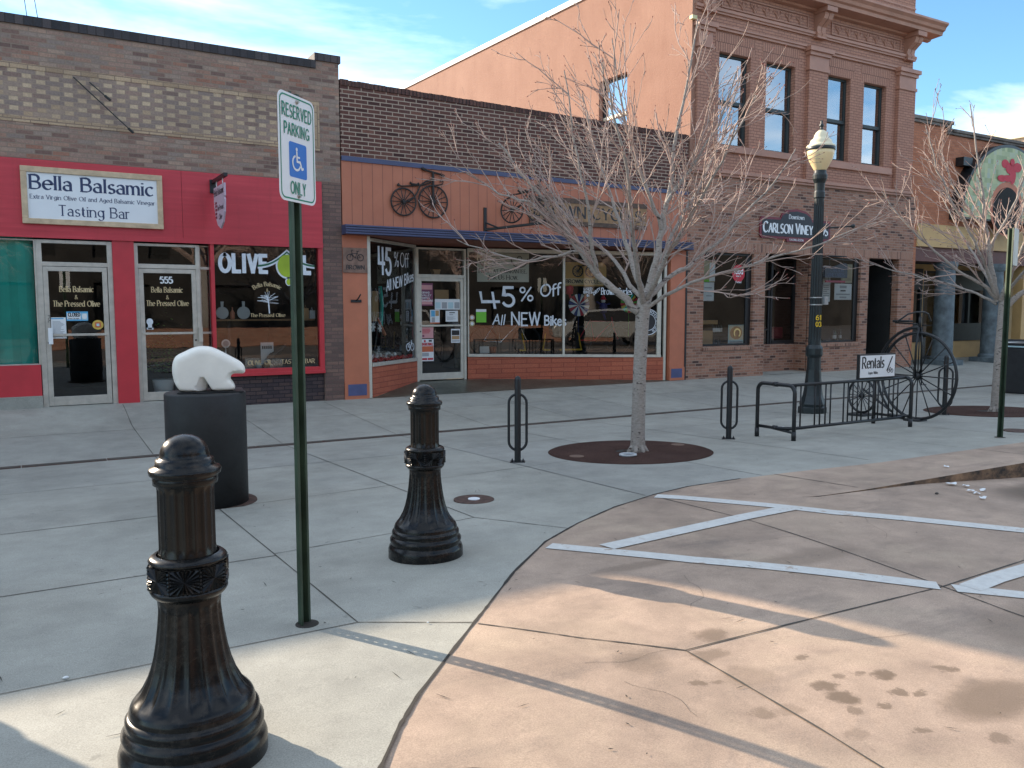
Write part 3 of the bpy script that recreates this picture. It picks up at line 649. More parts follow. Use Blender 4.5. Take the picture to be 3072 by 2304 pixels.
mb.build('interior', [m_dark, m_dfl], B1)

def door(bld, x0, x1, z0, z1, y, matf, matg, bar_z, st=.07, bot=.14, handle=None, top=.07, dep=.05):
    """aluminium framed glass door, leaf between x0..x1, returns the leaf"""
    mb = MB(); mb.box(x0, x0 + st, y, y + dep, z0, z1); mb.box(x1 - st, x1, y, y + dep, z0, z1)
    mb.box(x0 + st, x1 - st, y, y + dep, z0, z0 + bot); mb.box(x0 + st, x1 - st, y, y + dep, z1 - top, z1)
    d = mb.build('door', matf, bld, bevel=.004)
    g = MB().quad((x0 + st, y + .03, z0 + bot), (x1 - st, y + .03, z0 + bot), (x1 - st, y + .03, z1 - top), (x0 + st, y + .03, z1 - top)).build('pane', matg, d)
    MB().box(x0 + .03, x1 - .03, y - .02, y + .012, bar_z - .018, bar_z + .018).build('push_bar', matf, d, bevel=.003)
    if handle:
        hx, h0, h1 = handle
        mb = MB(); mb.box(hx - .012, hx + .05, y - .05, y - .035, h0, h1); mb.box(hx - .01, hx + .0, y - .036, y, h0 + .02, h1 - .02); mb.build('handle', m_signw if hx < 1 else matf, d)
    mb = MB(); mb.tube([(x0 + st / 2 if handle is None or handle[0] < x0 + .3 else x1 - st / 2, y - .006, bar_z - .12), (x0 + st / 2 if handle is None or handle[0] < x0 + .3 else x1 - st / 2, y, bar_z - .12)], .016, 10); mb.build('lock', m_blk3, d)
    return d
def frame(bld, x0, x1, z0, z1, y, t, matf, name='door_frame', transom=None, glassm=None, dep=.1, foot=False):
    mb = MB(); mb.box(x0, x0 + t, y, y + dep, z0, z1); mb.box(x1 - t, x1, y, y + dep, z0, z1); mb.box(x0 + t, x1 - t, y, y + dep, z1 - t * .7, z1)
    if transom: mb.box(x0 + t, x1 - t, y, y + dep, transom[0], transom[1])
    if foot: mb.box(x0 + t, x1 - t, y, y + dep, z0, z0 + t * .6)
    f = mb.build(name, matf, bld, bevel=.004)
    if transom and glassm: MB().quad((x0 + t, y + .06, transom[1]), (x1 - t, y + .06, transom[1]), (x1 - t, y + .06, z1 - t * .7), (x0 + t, y + .06, z1 - t * .7)).build('transom_pane', glassm, f)
    return f
def lettering(name, parent, mat, items):
    for it in items:
        mb = MB(); a, kw = it[:-1], it[-1]; text(mb, *a, **kw); o_ = mb.build(name, mat, parent)
    return o_
T1 = dict(style='serif', thick=.17, thin=.05)
frame(B1, .335, 1.385, -.05, 2.555, FY - .005, .075, m_alu, transom=(2.155, 2.22), glassm=G_shop)
d1 = door(B1, .412, 1.30, .0, 2.15, FY + .0, m_alu, G_shop, 1.10, handle=(.455, .96, 1.21))
yy = FY + .028
lettering('lettering', d1, m_gold, [("Bella Balsamic", (.865, yy, 1.765), X_, Z_, FRONT, .085, dict(width=.47, align='c', **T1)), ("&", (.855, yy, 1.655), X_, Z_, FRONT, .06, dict(align='c', **T1)), ("The Pressed Olive", (.855, yy, 1.54), X_, Z_, FRONT, .085, dict(width=.65, align='c', **T1))])
lettering('frame_mark', d1, m_ink, [("POL", (.455, FY - .001, 1.40), -Z_, X_, FRONT, .03, dict(width=.11, style='sans', thick=.16))])
frame(B1, 1.70, 2.70, -.05, 2.555, FY + .02, .06, m_alu, transom=(2.155, 2.225), glassm=G_shop)
d2 = door(B1, 1.762, 2.64, .0, 2.15, FY + .03, m_alu, G_shop, 1.10, handle=(2.66, .95, 1.2))
yy = FY + .058
lettering('lettering', d2, m_gold, [("Bella Balsamic", (2.19, yy, 1.77), X_, Z_, FRONT, .085, dict(width=.48, align='c', **T1)), ("&", (2.19, yy, 1.66), X_, Z_, FRONT, .06, dict(align='c', **T1)), ("The Pressed Olive", (2.19, yy, 1.55), X_, Z_, FRONT, .085, dict(width=.65, align='c', **T1))])
lettering('house_number', d2, m_signw, [("555", (2.185, yy, 1.92), X_, Z_, FRONT, .10, dict(width=.19, align='c', style='serif', thick=.26, thin=.12))])
# narrow side pane right of the second door, teal curtained window left of the first
f = frame(B1, 2.70, 2.90, -.05, 2.555, FY + .10, .03, m_alu, name='window', transom=(2.155, 2.20), glassm=G_shop, foot=True)
MB().box(2.70, 2.90, FY + .1, FY + .16, 1.08, 1.115).build('glazing_bar', m_alu, f)
MB().quad((2.73, FY + .14, .05), (2.87, FY + .14, .05), (2.87, FY + .14, 2.155), (2.73, FY + .14, 2.155)).build('pane', G_shop, f)
f = frame(B1, XL, .335, .645, 2.555, FY + .01, .03, m_alu, name='window', foot=True)
MB().quad((XL, FY + .04, .66), (.31, FY + .04, .66), (.31, FY + .04, 2.54), (XL, FY + .04, 2.54)).build('pane', G_shop, f)
mb = MB()
for i in range(24):                                  # gently folded curtain
    x0 = XL + (2.70 / 24) * i; a, b = .05 * sin(i * 1.9), .05 * sin((i + 1) * 1.9)
    mb.quad((x0, FY + .15 + a, .6), (x0 + 2.7 / 24, FY + .15 + b, .6), (x0 + 2.7 / 24, FY + .15 + b, 2.6), (x0, FY + .15 + a, 2.6))
tag(mb.build('curtain', m_teal, None, smooth=True), 'teal curtain hanging inside the far left shop window', 'curtain')
# big oil shop window
mb = MB(); mb.box(2.87, 2.93, FY - .03, FY + .12, .36, 2.60); mb.box(4.715, 4.797, FY - .03, FY + .12, .36, 2.60); mb.box(2.93, 4.715, FY - .03, FY + .12, .36, .465); mb.box(2.85, 4.80, FY - .055, FY - .03, .345, .40)
fw = mb.build('window', m_redp, B1, bevel=.004)
MB().quad((2.93, FY + .04, .465), (4.715, FY + .04, .465), (4.715, FY + .04, 2.60), (2.93, FY + .04, 2.60)).build('pane', G_shop, fw)
yy = FY + .036
lettering('lettering', fw, m_wdec, [("OLIVE", (3.03, yy, 2.135), X_, Z_, FRONT, .28, dict(width=.79, style='sans', thick=.235, track=.30)), ("L", (4.47, yy, 2.135), X_, Z_, FRONT, .28, dict(width=.11, style='sans', thick=.27)), ("I", (4.385, yy, 2.135), X_, Z_, FRONT, .28, dict(style='sans', thick=.27))])
lettering('small_lettering', fw, m_gold, [("Bella Balsamic", (3.815, yy, 1.895), X_, Z_, FRONT, .07, dict(width=.47, align='c', curve=.42, **T1)), ("&", (3.815, yy, 1.80), X_, Z_, FRONT, .05, dict(align='c', **T1)), ("OLIVE OIL", (3.45, yy, .53), X_, Z_, FRONT, .075, dict(width=.42, **T1)), ("TASTING BAR", (4.03, yy, .53), X_, Z_, FRONT, .075, dict(width=.6, **T1)), ("The Pressed Olive", (3.815, yy, 1.36), X_, Z_, FRONT, .06, dict(width=.6, align='c', **T1))])
# decal: an olive with a drop and two ribbons
def disc(mb, o, U, V, N, rx, rz, n=28, pinch=0.0, h=0.0):
    o = Vector(o) + N * h; vs = [o]
    for i in range(n):
        a = 2 * pi * i / n; k = 1 - pinch * max(0, sin(a)) ** 2
        vs.append(o + U * rx * cos(a) * k + V * rz * sin(a))
    mb.add(vs, [(0, 1 + i, 1 + (i + 1) % n) for i in range(n)])
mb = MB(); mb.mat(0); disc(mb, (4.17, yy, 2.25), X_, Z_, FRONT, .20, .225, h=.002); disc(mb, (4.19, yy, 1.985), X_, Z_, FRONT, .06, .085, 20, .8, .002)
for (p, q, wd) in (((4.17, 2.49), (3.66, 2.24), .05), ((4.17, 2.49), (4.66, 2.26), .05)):
    for i in range(8):
        t0, t1 = i / 8, (i + 1) / 8; f_ = lambda t: (p[0] + (q[0] - p[0]) * t, p[1] + (q[1] - p[1]) * t - .06 * sin(pi * t))
        (ax, az), (bx, bz) = f_(t0), f_(t1)
        mb.mat(0).quad((ax, yy - .003, az - wd), (bx, yy - .003, bz - wd), (bx, yy - .003, bz + wd * (1 - t1 * .7)), (ax, yy - .003, az + wd * (1 - t0 * .7)))
        mb.mat(2).quad((ax, yy - .004, az - wd * .4), (bx, yy - .004, bz - wd * .4), (bx, yy - .004, bz + wd * .3), (ax, yy - .004, az + wd * .3))
mb.mat(1); disc(mb, (4.17, yy, 2.25), X_, Z_, FRONT, .17, .195, h=.006); disc(mb, (4.19, yy, 1.975), X_, Z_, FRONT, .04, .06, 20, .8, .006)
mb.build('olive_decal', [m_wdec, m_lime, m_dgrn], fw)
mb = MB(); mb.tube([(3.84, yy - .002, 1.42), (3.83, yy - .002, 1.6), (3.80, yy - .002, 1.74)], .012, 4)
R_ = random.Random(3)
for i in range(26):
    a = R_.uniform(-.3, pi + .3); L = R_.uniform(.08, .2); p = Vector((3.83, yy - .002, 1.6 + R_.uniform(0, .1)))
    mb.tube([p, p + Vector((cos(a) * L, 0, sin(a) * L * .7))], .004, 3)
mb.build('tree_decal', m_wdec, fw)

m_tin_ = paint('bright_hanger_steel', (.6, .6, .6), .4)
# ---- things on and behind the red shop front
sg = thing('shop_sign_board', 'wide white sign board in a raw pine frame reading Bella Balsamic', 'sign', (1.16, FY - .08, 3.2))
mb = MB(); y0, y1 = FY - .10, FY - .045
mb.box(.18, 2.15, y0, y1, 3.545, 3.63); mb.box(.18, 2.15, y0, y1, 2.78, 2.86); mb.box(.18, .262, y0 + .001, y1, 2.86, 3.545); mb.box(2.07, 2.15, y0 + .001, y1, 2.86, 3.545)
mb.build('frame', m_pine, sg, bevel=.006)
MB().box(.255, 2.075, FY - .075, FY - .046, 2.855, 3.55).build('panel', m_signw, sg)
yy = FY - .075
lettering('lettering', sg, m_navy, [("Bella Balsamic", (1.165, yy, 3.30), X_, Z_, FRONT, .205, dict(width=1.72, align='c', style='serif', thick=.19, thin=.055)), ("Extra Virgin Olive Oil and Aged Balsamic Vinegar", (1.165, yy, 3.155), X_, Z_, FRONT, .062, dict(width=1.74, align='c', style='serif', thick=.15, thin=.06)), ("Tasting Bar", (1.165, yy, 2.92), X_, Z_, FRONT, .155, dict(width=1.0, align='c', style='serif', thick=.13, thin=.05))])
pj = thing('projecting_sign', 'small lilac shield sign hanging from a black arm on the crimson fascia', 'sign', (2.94, FY - .06, 3.5))
mb = MB(); mb.box(2.89, 3.0, FY - .075, FY - .045, 3.41, 3.63); mb.box(2.915, 2.975, FY - 1.02, FY - .075, 3.565, 3.62); mb.build('bracket', m_blk2, pj, bevel=.004)
pts = [(-.40, .22), (.40, .28), (.40, .05), (.365, .03), (.395, -.01), (.36, -.2), (.25, -.35), (.05, -.44), (-.16, -.37), (-.31, -.22), (-.39, -.04), (-.365, -.01), (-.40, .01)]
pts = [(p[0], p[1] if p[1] < .2 else .245) for p in pts]
MB().prism(pts, (2.945, FY - .54, 3.23), -Y_, Z_, -X_, -.012, .012).build('panel', flat('lilac_sign_panel', (.50, .40, .47)), pj)
lettering('lettering', pj, m_ink, [("Bella Balsamic", (2.932, FY - .54, 3.335), -Y_, Z_, -X_, .10, dict(width=.72, align='c', **T1)), ("The Pressed", (2.932, FY - .62, 3.09), -Y_, Z_, -X_, .075, dict(width=.44, align='c', **T1)), ("Olive", (2.932, FY - .62, 2.94), -Y_, Z_, -X_, .08, dict(width=.24, align='c', **T1))])
mb = MB()
for z in (3.20, 3.15, 3.09, 3.03, 2.97): mb.box(2.928, 2.933, FY - .36, FY - .25, z, z + .035)
mb.build('emblem', m_maroon, pj)
for y in (-.32, -.78): MB().tube([(2.945, FY + y, 3.47), (2.945, FY + y, 3.57)], .007, 6).build('hanger', m_tin_, pj)
# stay rods and the wires to the roof
for i, (a, b) in enumerate((((1.17, 4.97), (1.44, 4.71)), ((.95, 5.02), (1.75, 4.25)))):
    a3, b3 = Vector((a[0], FY - .03, a[1])), Vector((b[0], FY - .14, b[1])); mb = MB().tube([a3, b3], .009, 6); mb.tube([b3 + (b3 - a3).normalized() * -.1, b3], .02, 8)
    tag(mb.build('stay_rod', m_blk3), ['short thin rusty rod hanging slanted on the checkered brick panel', 'long thin rod slanting down the brick wall to a black end clamp'][i], 'rod', 'old stay rods on the brick front')
for i, (xa, xb) in enumerate(((.38, .24), (.52, .36))):
    mb = MB().tube([(xa, FY + .1, 5.84), ((xa + xb) / 2 - .02, FY + 4, 9), (xb - 1.2, FY + 12, 16)], .008, 4)
    tag(mb.build('overhead_wire', m_blk3), ['left of two thin overhead wires rising from the brick parapet', 'right of two thin overhead wires rising from the brick parapet'][i], 'wire', 'wires rising from the brick parapet')
# papers on the doors
def poster(name, label, cat, x0, x1, z0, z1, y, base, marks=(), group=None, frame_=None):
    """paper sheet on glass: base material plus printed patches (u0,u1,v0,v1,material)"""
    mats = [base]; mb = MB().box(x0, x1, y - .003, y, z0, z1)
    for (u0, u1, v0, v1, m) in marks:
        if m not in mats: mats.append(m)
        mb.mat(mats.index(m)).box(x0 + (x1 - x0) * u0, x0 + (x1 - x0) * u1, y - .0045, y - .003, z0 + (z1 - z0) * v0, z0 + (z1 - z0) * v1)
    o = mb.build(name, mats); tag(o, label, cat, group); return o
def lines(n, v0, v1, m, u0=.1, u1=.9):
    R = random.Random(n * 7 + int(v0 * 100)); return [(u0, R.uniform(u0 + (u1 - u0) * .6, u1), v0 + (v1 - v0) * i / n, v0 + (v1 - v0) * (i + .45) / n, m) for i in range(n)]
m_grey = flat('grey_print', (.35, .36, .37)); m_cblue = flat('light_blue_print', (.10, .38, .62)); m_purp = flat('purple_print', (.20, .055, .11)); m_pinkp = flat('pink_paper', (.62, .30, .30)); m_orpr = flat('orange_print', (.55, .13, .05)); m_gpr = flat('bright_green_print', (.17, .52, .04)); m_card = flat('brown_cardboard', (.42, .26, .12)); m_redpr = flat('red_print', (.50, .02, .04)); m_cyan = flat('pale_cyan_paper', (.45, .62, .66))
yy = FY + .027
o = poster('closed_sign', 'blue and white sign reading CLOSED with a clock, stuck on the glass door', 'sign', .705, 1.005, 1.315, 1.46, yy, m_cblue, [(.03, .66, .16, .84, m_paper), (.70, .97, .12, .8, m_cyan)])
lettering('lettering', o, m_ink, [("CLOSED", (.73, yy - .0045, 1.385), X_, Z_, FRONT, .055, dict(width=.165, style='sans', thick=.2)), ("Please Call Again", (.73, yy - .0045, 1.345), X_, Z_, FRONT, .016, dict(width=.15, style='sans', thick=.16))])
mb = MB(); disc(mb, (.955, yy - .005, 1.385), X_, Z_, FRONT, .035, .042, h=.002); mb.build('clock_face', m_paper, o)
poster('paper_notice', 'white letter of printed text taped on the left red shop door', 'notice', .49, .695, 1.045, 1.37, yy - .006, m_paper, lines(16, .08, .85, m_grey) + [(.0, .85, .92, .97, m_cblue)])
mb = MB(); disc(mb, (1.14, yy, 1.25), X_, Z_, FRONT, .08, .075, h=.001); mb.mat(1).box(1.10, 1.18, yy - .003, yy - .0015, 1.21, 1.29); mb.mat(2).box(1.12, 1.16, yy - .0045, yy - .003, 1.23, 1.27)
tag(mb.build('round_sticker', [flat('yellow_sticker', (.62, .42, .08)), m_orpr, m_cyan]), 'round yellow sticker on the glass of the left red shop door', 'sticker')
mb = MB(); disc(mb, (1.905, FY + .057, 1.29), X_, Z_, FRONT, .05, .055, h=.001); mb.box(1.875, 1.935, FY + .054, FY + .056, 1.17, 1.25); mb.box(1.855, 1.955, FY + .054, FY + .0555, 1.165, 1.195)
tag(mb.build('white_sticker', m_wdec), 'small white figure sticker on the glass of door 555', 'sticker')
# shop window display
def paddle(x, z, r, lab):
    mb = MB(); pts = [(r * cos(a), r * sin(a)) for a in [pi / 2 + .2 + i * (2 * pi - .4) / 24 for i in range(25)]]
    pts = pts + [(.025, r + .09), (-.025, r + .09)]
    mb.prism(pts, (x, FY + .3, z), X_, Z_, FRONT, -.01, .01); o = mb.build('serving_board', flat('painted_wood_board', (.52, .55, .55)))
    tag(o, lab, 'board', 'round serving boards in the oil shop window'); return o
paddle(3.10, 1.43, .105, 'white round paddle board leaning at the left edge of the oil shop window'); paddle(3.46, 1.43, .11, 'white round paddle board beside the bottle in the oil shop window')
sh = thing('display_shelf', 'wooden shelf across the oil shop window carrying paddle boards', 'shelf', (3.8, FY + .4, 1.3))
MB().box(2.96, 4.70, FY + .2, FY + .5, 1.29, 1.32).build('board', m_tan, sh); MB().box(3.2, 3.24, FY + .35, FY + .4, .44, 1.29).build('leg', m_blk3, sh); MB().box(4.3, 4.34, FY + .35, FY + .4, .44, 1.29).build('leg', m_blk3, sh)
mb = MB(); mb.lathe([(.035, 0), (.04, .02), (.04, .11), (.012, .16), (.012, .21)], (3.27, FY + .3, 1.32), 12); tag(mb.build('squeeze_bottle', flat('orange_bottle', (.5, .18, .1)), smooth=True), 'small orange bottle standing on the oil shop shelf between two boards', 'bottle')
mb = MB(); disc(mb, (3.14, FY + .28, .90), X_, Z_, FRONT, .075, .075, h=0); mb.mat(1); disc(mb, (3.14, FY + .28, .90), X_, Z_, FRONT, .05, .05, h=.004); mb.mat(0); mb.prism([(-.03, -.46), (.03, -.46), (.006, -.06), (-.006, -.06)], (3.14, FY + .32, .90), X_, Z_, FRONT, -.01, .01)
tag(mb.build('display_plate', [m_paper, m_grey]), 'white plate on a small stand low in the oil shop window', 'plate')
poster('olive_print', 'white card printed with a row of olives in the oil shop window', 'card', 3.775, 4.005, .50, .90, FY + .45, m_paper, [(.1 + .16 * i, .22 + .16 * i, .70, .84, m_ink) for i in range(5)])
m_tin = paint('crumpled_foil', (.45, .5, .5), .25, .3, 14, .6, 25, .9)
for i, (a, b, c, d) in enumerate(((3.46, 3.72, .45, .63), (3.84, 4.13, .45, .61))):
    mb = MB().box(a, b, FY + .30 + .01 * i, FY + .44, .443, d); tag(mb.build('foil_box', m_tin, bevel=.012), ['silver foil box behind a bowl at the lower left of the oil shop window', 'silver foil box beside the vase low in the oil shop window'][i], 'box', 'foil boxes in the oil shop window')
mb = MB().lathe([(.03, 0), (.055, .04), (.06, .1), (.05, .1)], (3.68, FY + .24, .443), 16); tag(mb.build('glass_bowl', m_cyan, smooth=True), 'small pale bowl in front of a foil box in the oil shop window', 'bowl')
mb = MB().lathe([(.03, 0), (.06, .04), (.055, .09), (.03, .11)], (3.82, FY + .24, .443), 16); tag(mb.build('round_vase', m_card, smooth=True), 'small brown round vase between the foil boxes', 'vase')
mb = MB().tube([(3.95, FY + .36, .66), (4.12, FY + .36, .78), (4.2, FY + .36, .86)], [.05, .04, .02], 10); mb.tube([(3.9, FY + .36, .6), (3.97, FY + .36, .68)], .06, 10); tag(mb.build('oil_tap', m_blk2), 'black slanted tap fitting above a foil box in the oil shop window', 'tap')
mb = MB().box(4.32, 4.44, FY + .3, FY + .42, .44, 1.0); mb.mat(1).box(4.30, 4.46, FY + .28, FY + .44, 1.0, 1.06); tag(mb.build('display_stand', [m_card, m_tin]), 'slim wooden stand with a foil top behind the sign post in the oil shop window', 'stand')
for i, (x, z, c) in enumerate(((4.57, 1.32, m_card), (4.69, 1.32, m_paper))):
    mb = MB().box(x - .05, x + .05, FY + .3, FY + .38, z, z + .19 - .04 * i); mb.tube([(x - .02, FY + .34, z + .18 - .04 * i), (x, FY + .34, z + .25 - .04 * i), (x + .02, FY + .34, z + .18 - .04 * i)], .006, 5)
    tag(mb.build('gift_bag', c), ['brown paper bag standing on the right end of the oil shop shelf', 'white paper bag standing on the right end of the oil shop shelf'][i], 'bag', 'paper bags in the oil shop window')
# shrub inside the second door
pr = thing('potted_plant', 'leafy green plant in a white pot inside door 555', 'plant', (2.1, FY + .55, .05))
MB().lathe([(.13, 0), (.18, .28), (.17, .28)], (2.12, FY + .36, .04), 18).build('pot', m_paper, pr, smooth=True)
R_ = random.Random(11); mb = MB()
for i in range(420):
    p = Vector((2.1 + R_.gauss(0, .15), FY + .30 + R_.gauss(0, .07), .45 + abs(R_.gauss(0, .34)))); a = R_.uniform(0, 2 * pi); t = R_.uniform(-.8, .5); u = Vector((cos(a), sin(a), t)).normalized() * R_.uniform(.04, .08); v = u.cross(Z_).normalized() * .022
    mb.add([p, p + u * .5 + v, p + u, p + u * .5 - v], [(0, 1, 2, 3)])
mb.build('foliage', m_leaf, pr)

# ================================================================== low neighbour on the left, out of the picture: it lets the sun through over its roof
B0 = thing('low_brick_building', 'low brick building beyond the left edge next to the crimson shop', 'building', (-4.2, FY, 0))
MB().box(-9.5, XL, FY, 30, -.3, 4.72).build('wall', m_brkA, B0)
B00 = thing('tall_brick_building', 'taller brick building further along on the left', 'building', (-10, FY, 0))
MB().box(-30, -9.5, FY, 24, -.3, 6.2).build('wall', m_brkA, B00)
# ================================================================== building two: dark brown brick bicycle shop
B2 = thing('bicycle_shop_building', 'low dark brown brick bicycle shop with orange board fascia and recessed entrance', 'building', (9.3, FY, 0))
ptop = lambda x: 5.57 - (x - 5.2) * .0155
mb = MB()
xa, xb = 5.18, 13.44
mb.add([(xa, FY, 4.15), (xb, FY, 4.10), (xb, FY, ptop(xb) - .1), (xa, FY, ptop(xa) - .1), (xa, FY + .3, 4.15), (xb, FY + .3, 4.1), (xb, FY + .3, ptop(xb) - .1), (xa, FY + .3, ptop(xa) - .1)], [(0, 1, 2, 3), (7, 6, 5, 4), (3, 2, 6, 7), (0, 4, 5, 1), (0, 3, 7, 4), (1, 5, 6, 2)])
mb.box(xa, xa + .25, FY + .3, 32, -.3, 5.3); mb.box(xb - .25, xb, FY + .3, 32, -.3, 5.2); mb.box(xa + .25, xb - .25, FY + .3, 32, 4.7, 4.9)
mb.box(xa + .25, xb - .25, FY + .16, FY + .3, 2.9, 4.1)
mb.build('wall', m_brkB, B2)
mb = MB(); R_ = random.Random(2); n = 105
for i in range(n):
    a = xa + (xb - xa) * i / n; b = xa + (xb - xa) * (i + 1) / n; z = ptop((a + b) / 2); j = R_.uniform(-.006, .006)
    mb.box(a + .003, b - .003, FY - .02, FY + .32, z - .1, z + j)
mb.build('parapet_cap', m_brkBc, B2)
mb = MB(); mb.add([(xa, FY - .035, 4.15), (xb, FY - .035, 4.09), (xb, FY - .035, 4.17), (xa, FY - .035, 4.235), (xa, FY, 4.15), (xb, FY, 4.09), (xb, FY, 4.17), (xa, FY, 4.235)], [(0, 1, 2, 3), (3, 2, 6, 7), (0, 4, 5, 1), (0, 3, 7, 4), (1, 5, 6, 2)])
mb.build('trim', m_blue, B2)
MB().box(xa, xb, FY - .012, FY + .16, 3.0, 4.15).build('fascia', m_orange, B2)
mb = MB(); z = 2.835
mb.box(xa - .02, xb, FY - .22, FY + .1, z, 3.005)
for i in range(4): mb.box(xa - .024, xb, FY - .25, FY - .22, z + i * .0435 + .004, z + i * .0435 + .034)
mb.build('canopy', m_blue, B2, bevel=.004)
mb = MB(); mb.quad((xa, FY - .2, 2.83), (xa, 16.2, 2.80), (xb, 16.2, 2.80), (xb, FY - .2, 2.83)); mb.build('soffit', m_soff, B2)
def pil(a, b, tile):
    mb = MB(); mb.box(a, b, FY - .01, FY + .25, -.35, 2.83); mb.box(a - .0, b + .0, FY - .03, FY - .01, -.35, .145)
    p = mb.build('pilaster', m_orp, B2); MB().box(tile[0], tile[1], FY - .036, FY - .0295, -.10, .11).build('tile', m_bluet, p); return p
pil(5.165, 5.64, (5.225, 5.585)); pil(12.97, 13.42, (13.01, 13.34))
MB().box(13.42, 13.47, FY - .02, FY + .1, -.3, 2.95).build('downpipe', m_blk3, B2)
mb = MB(); mb.box(5.642, 5.70, FY - .015, FY + .06, -.3, 2.83); mb.build('corner_post', m_aluc, B2)
# angled window on the left of the entrance
def pane_frame(o, e): o = Vector(o); e = Vector(e); d = (e - o); L = d.length; d.normalize(); nn = Vector((d.y, -d.x, 0)); return o, d, nn, L
o1_, d, nn, L = pane_frame((5.70, FY + .02, 0), (7.14, 15.9, 0))
mb = MB(); mb.obox(o1_, d, Z_, nn, 0, L, .42, .49, -.04, .05); mb.obox(o1_, d, Z_, nn, 0, L, 2.74, 2.80, -.03, .03); mb.obox(o1_, d, Z_, nn, L - .05, L, .49, 2.74, -.03, .03)
f1 = mb.build('window', m_alu, B2, bevel=.004)
P = lambda u, v, n=0: tuple(o1_ + d * u + Z_ * v + nn * n)
MB().quad(P(0, .49), P(L - .05, .49), P(L - .05, 2.74), P(0, 2.74)).build('pane', G_shop, f1)
mb = MB().obox(o1_, d, Z_, nn, 0, L, -.3, .42, -.12, .03); mb.build('window_base', m_brkO, B2)
rg = random.Random(4)
H_ = dict(style='hand', rng=rg)
lettering('lettering', f1, m_wdec, [("45", P(.33, 2.18, .006), d, Z_, nn, .48, dict(width=.50, thick=.15, **H_)), ("%", P(.95, 2.33, .006), d, Z_, nn, .27, dict(width=.18, thick=.09, **H_)), ("Off", P(1.2, 2.34, .006), d, Z_, nn, .27, dict(width=.36, thick=.09, **H_)),
    ("All NEW Bikes", P(.62, 1.83, .006), (d + Z_ * .20).normalized(), Z_, nn, .20, dict(width=1.18, thick=.13, **H_))])
def bike_ring(mb, c, U, V, N, R, r): mb.ring(c, U, V, N, R, r, 24, 5)
mb = MB(); bike_ring(mb, P(1.50, .72, .008), d, Z_, nn, .075, .008); bike_ring(mb, P(1.68, .72, .008), d, Z_, nn, .075, .008)
mb.tube([P(1.5, .72, .008), P(1.55, .82, .008), P(1.65, .82, .008), P(1.6, .72, .008), P(1.5, .72, .008)], .007, 4); mb.tube([P(1.68, .72, .008), P(1.64, .86, .008)], .007, 4); mb.build('bicycle_sticker', m_wdec, f1)
# door
frame(B2, 7.155, 8.315, -.05, 2.76, 15.88, .055, m_aluc, transom=(2.14, 2.21), glassm=G_shop)
d3 = door(B2, 7.212, 8.258, .01, 2.14, 15.9, m_aluc, G_shop, 1.145)
# long window on the right
o2, dd, n2_, L2 = pane_frame((8.35, 15.9, 0), (12.98, 14.76, 0))
Q = lambda u, v, n=0: tuple(o2 + dd * u + Z_ * v + n2_ * n)
sill = lambda u: .53 - .02 * u
mb = MB(); L2g = 4.47
mb.add([Q(0, sill(0) - .06, .05), Q(L2g + .1, sill(L2g) - .06, .05), Q(L2g + .1, sill(L2g), .05), Q(0, sill(0), .05), Q(0, sill(0) - .06, -.04), Q(L2g + .1, sill(L2g) - .06, -.04), Q(L2g + .1, sill(L2g), -.04), Q(0, sill(0), -.04)], [(0, 1, 2, 3), (3, 2, 6, 7), (0, 4, 5, 1), (4, 7, 6, 5)])
mb.obox(o2, dd, Z_, n2_, 0, L2g + .1, 2.70, 2.78, -.03, .03); mb.obox(o2, dd, Z_, n2_, 0, .03, sill(0), 2.70, -.03, .03); mb.obox(o2, dd, Z_, n2_, 2.165, 2.215, sill(2.2), 2.70, -.03, .03); mb.obox(o2, dd, Z_, n2_, L2g, L2g + .1, sill(L2g), 2.70, -.03, .035); mb.obox(o2, dd, Z_, n2_, L2g + .17, L2g + .23, -.3, 2.78, -.03, .03)
f2 = mb.build('window', m_aluc, B2, bevel=.004)
MB().quad(Q(.03, sill(0)), Q(2.165, sill(2.2)), Q(2.165, 2.7), Q(.03, 2.7)).build('pane', G_shop, f2)
MB().quad(Q(2.215, sill(2.2)), Q(L2g, sill(L2g)), Q(L2g, 2.7), Q(2.215, 2.7)).build('pane', G_shop, f2)
mb = MB(); mb.add([Q(0, -.4, .02), Q(L2g + .18, -.4, .02), Q(L2g + .18, sill(L2g) - .06, .02), Q(0, sill(0) - .06, .02), Q(0, -.4, -.1), Q(L2g + .18, -.4, -.1), Q(L2g + .18, sill(L2g) - .06, -.1), Q(0, sill(0) - .06, -.1)], [(0, 1, 2, 3), (3, 2, 6, 7), (4, 7, 6, 5), (1, 5, 6, 2), (0, 3, 7, 4)])
mb.build('window_base', m_brkO, B2)
rg = random.Random(9); H_ = dict(style='hand', rng=rg)
up = (dd + Z_ * .14).normalized()
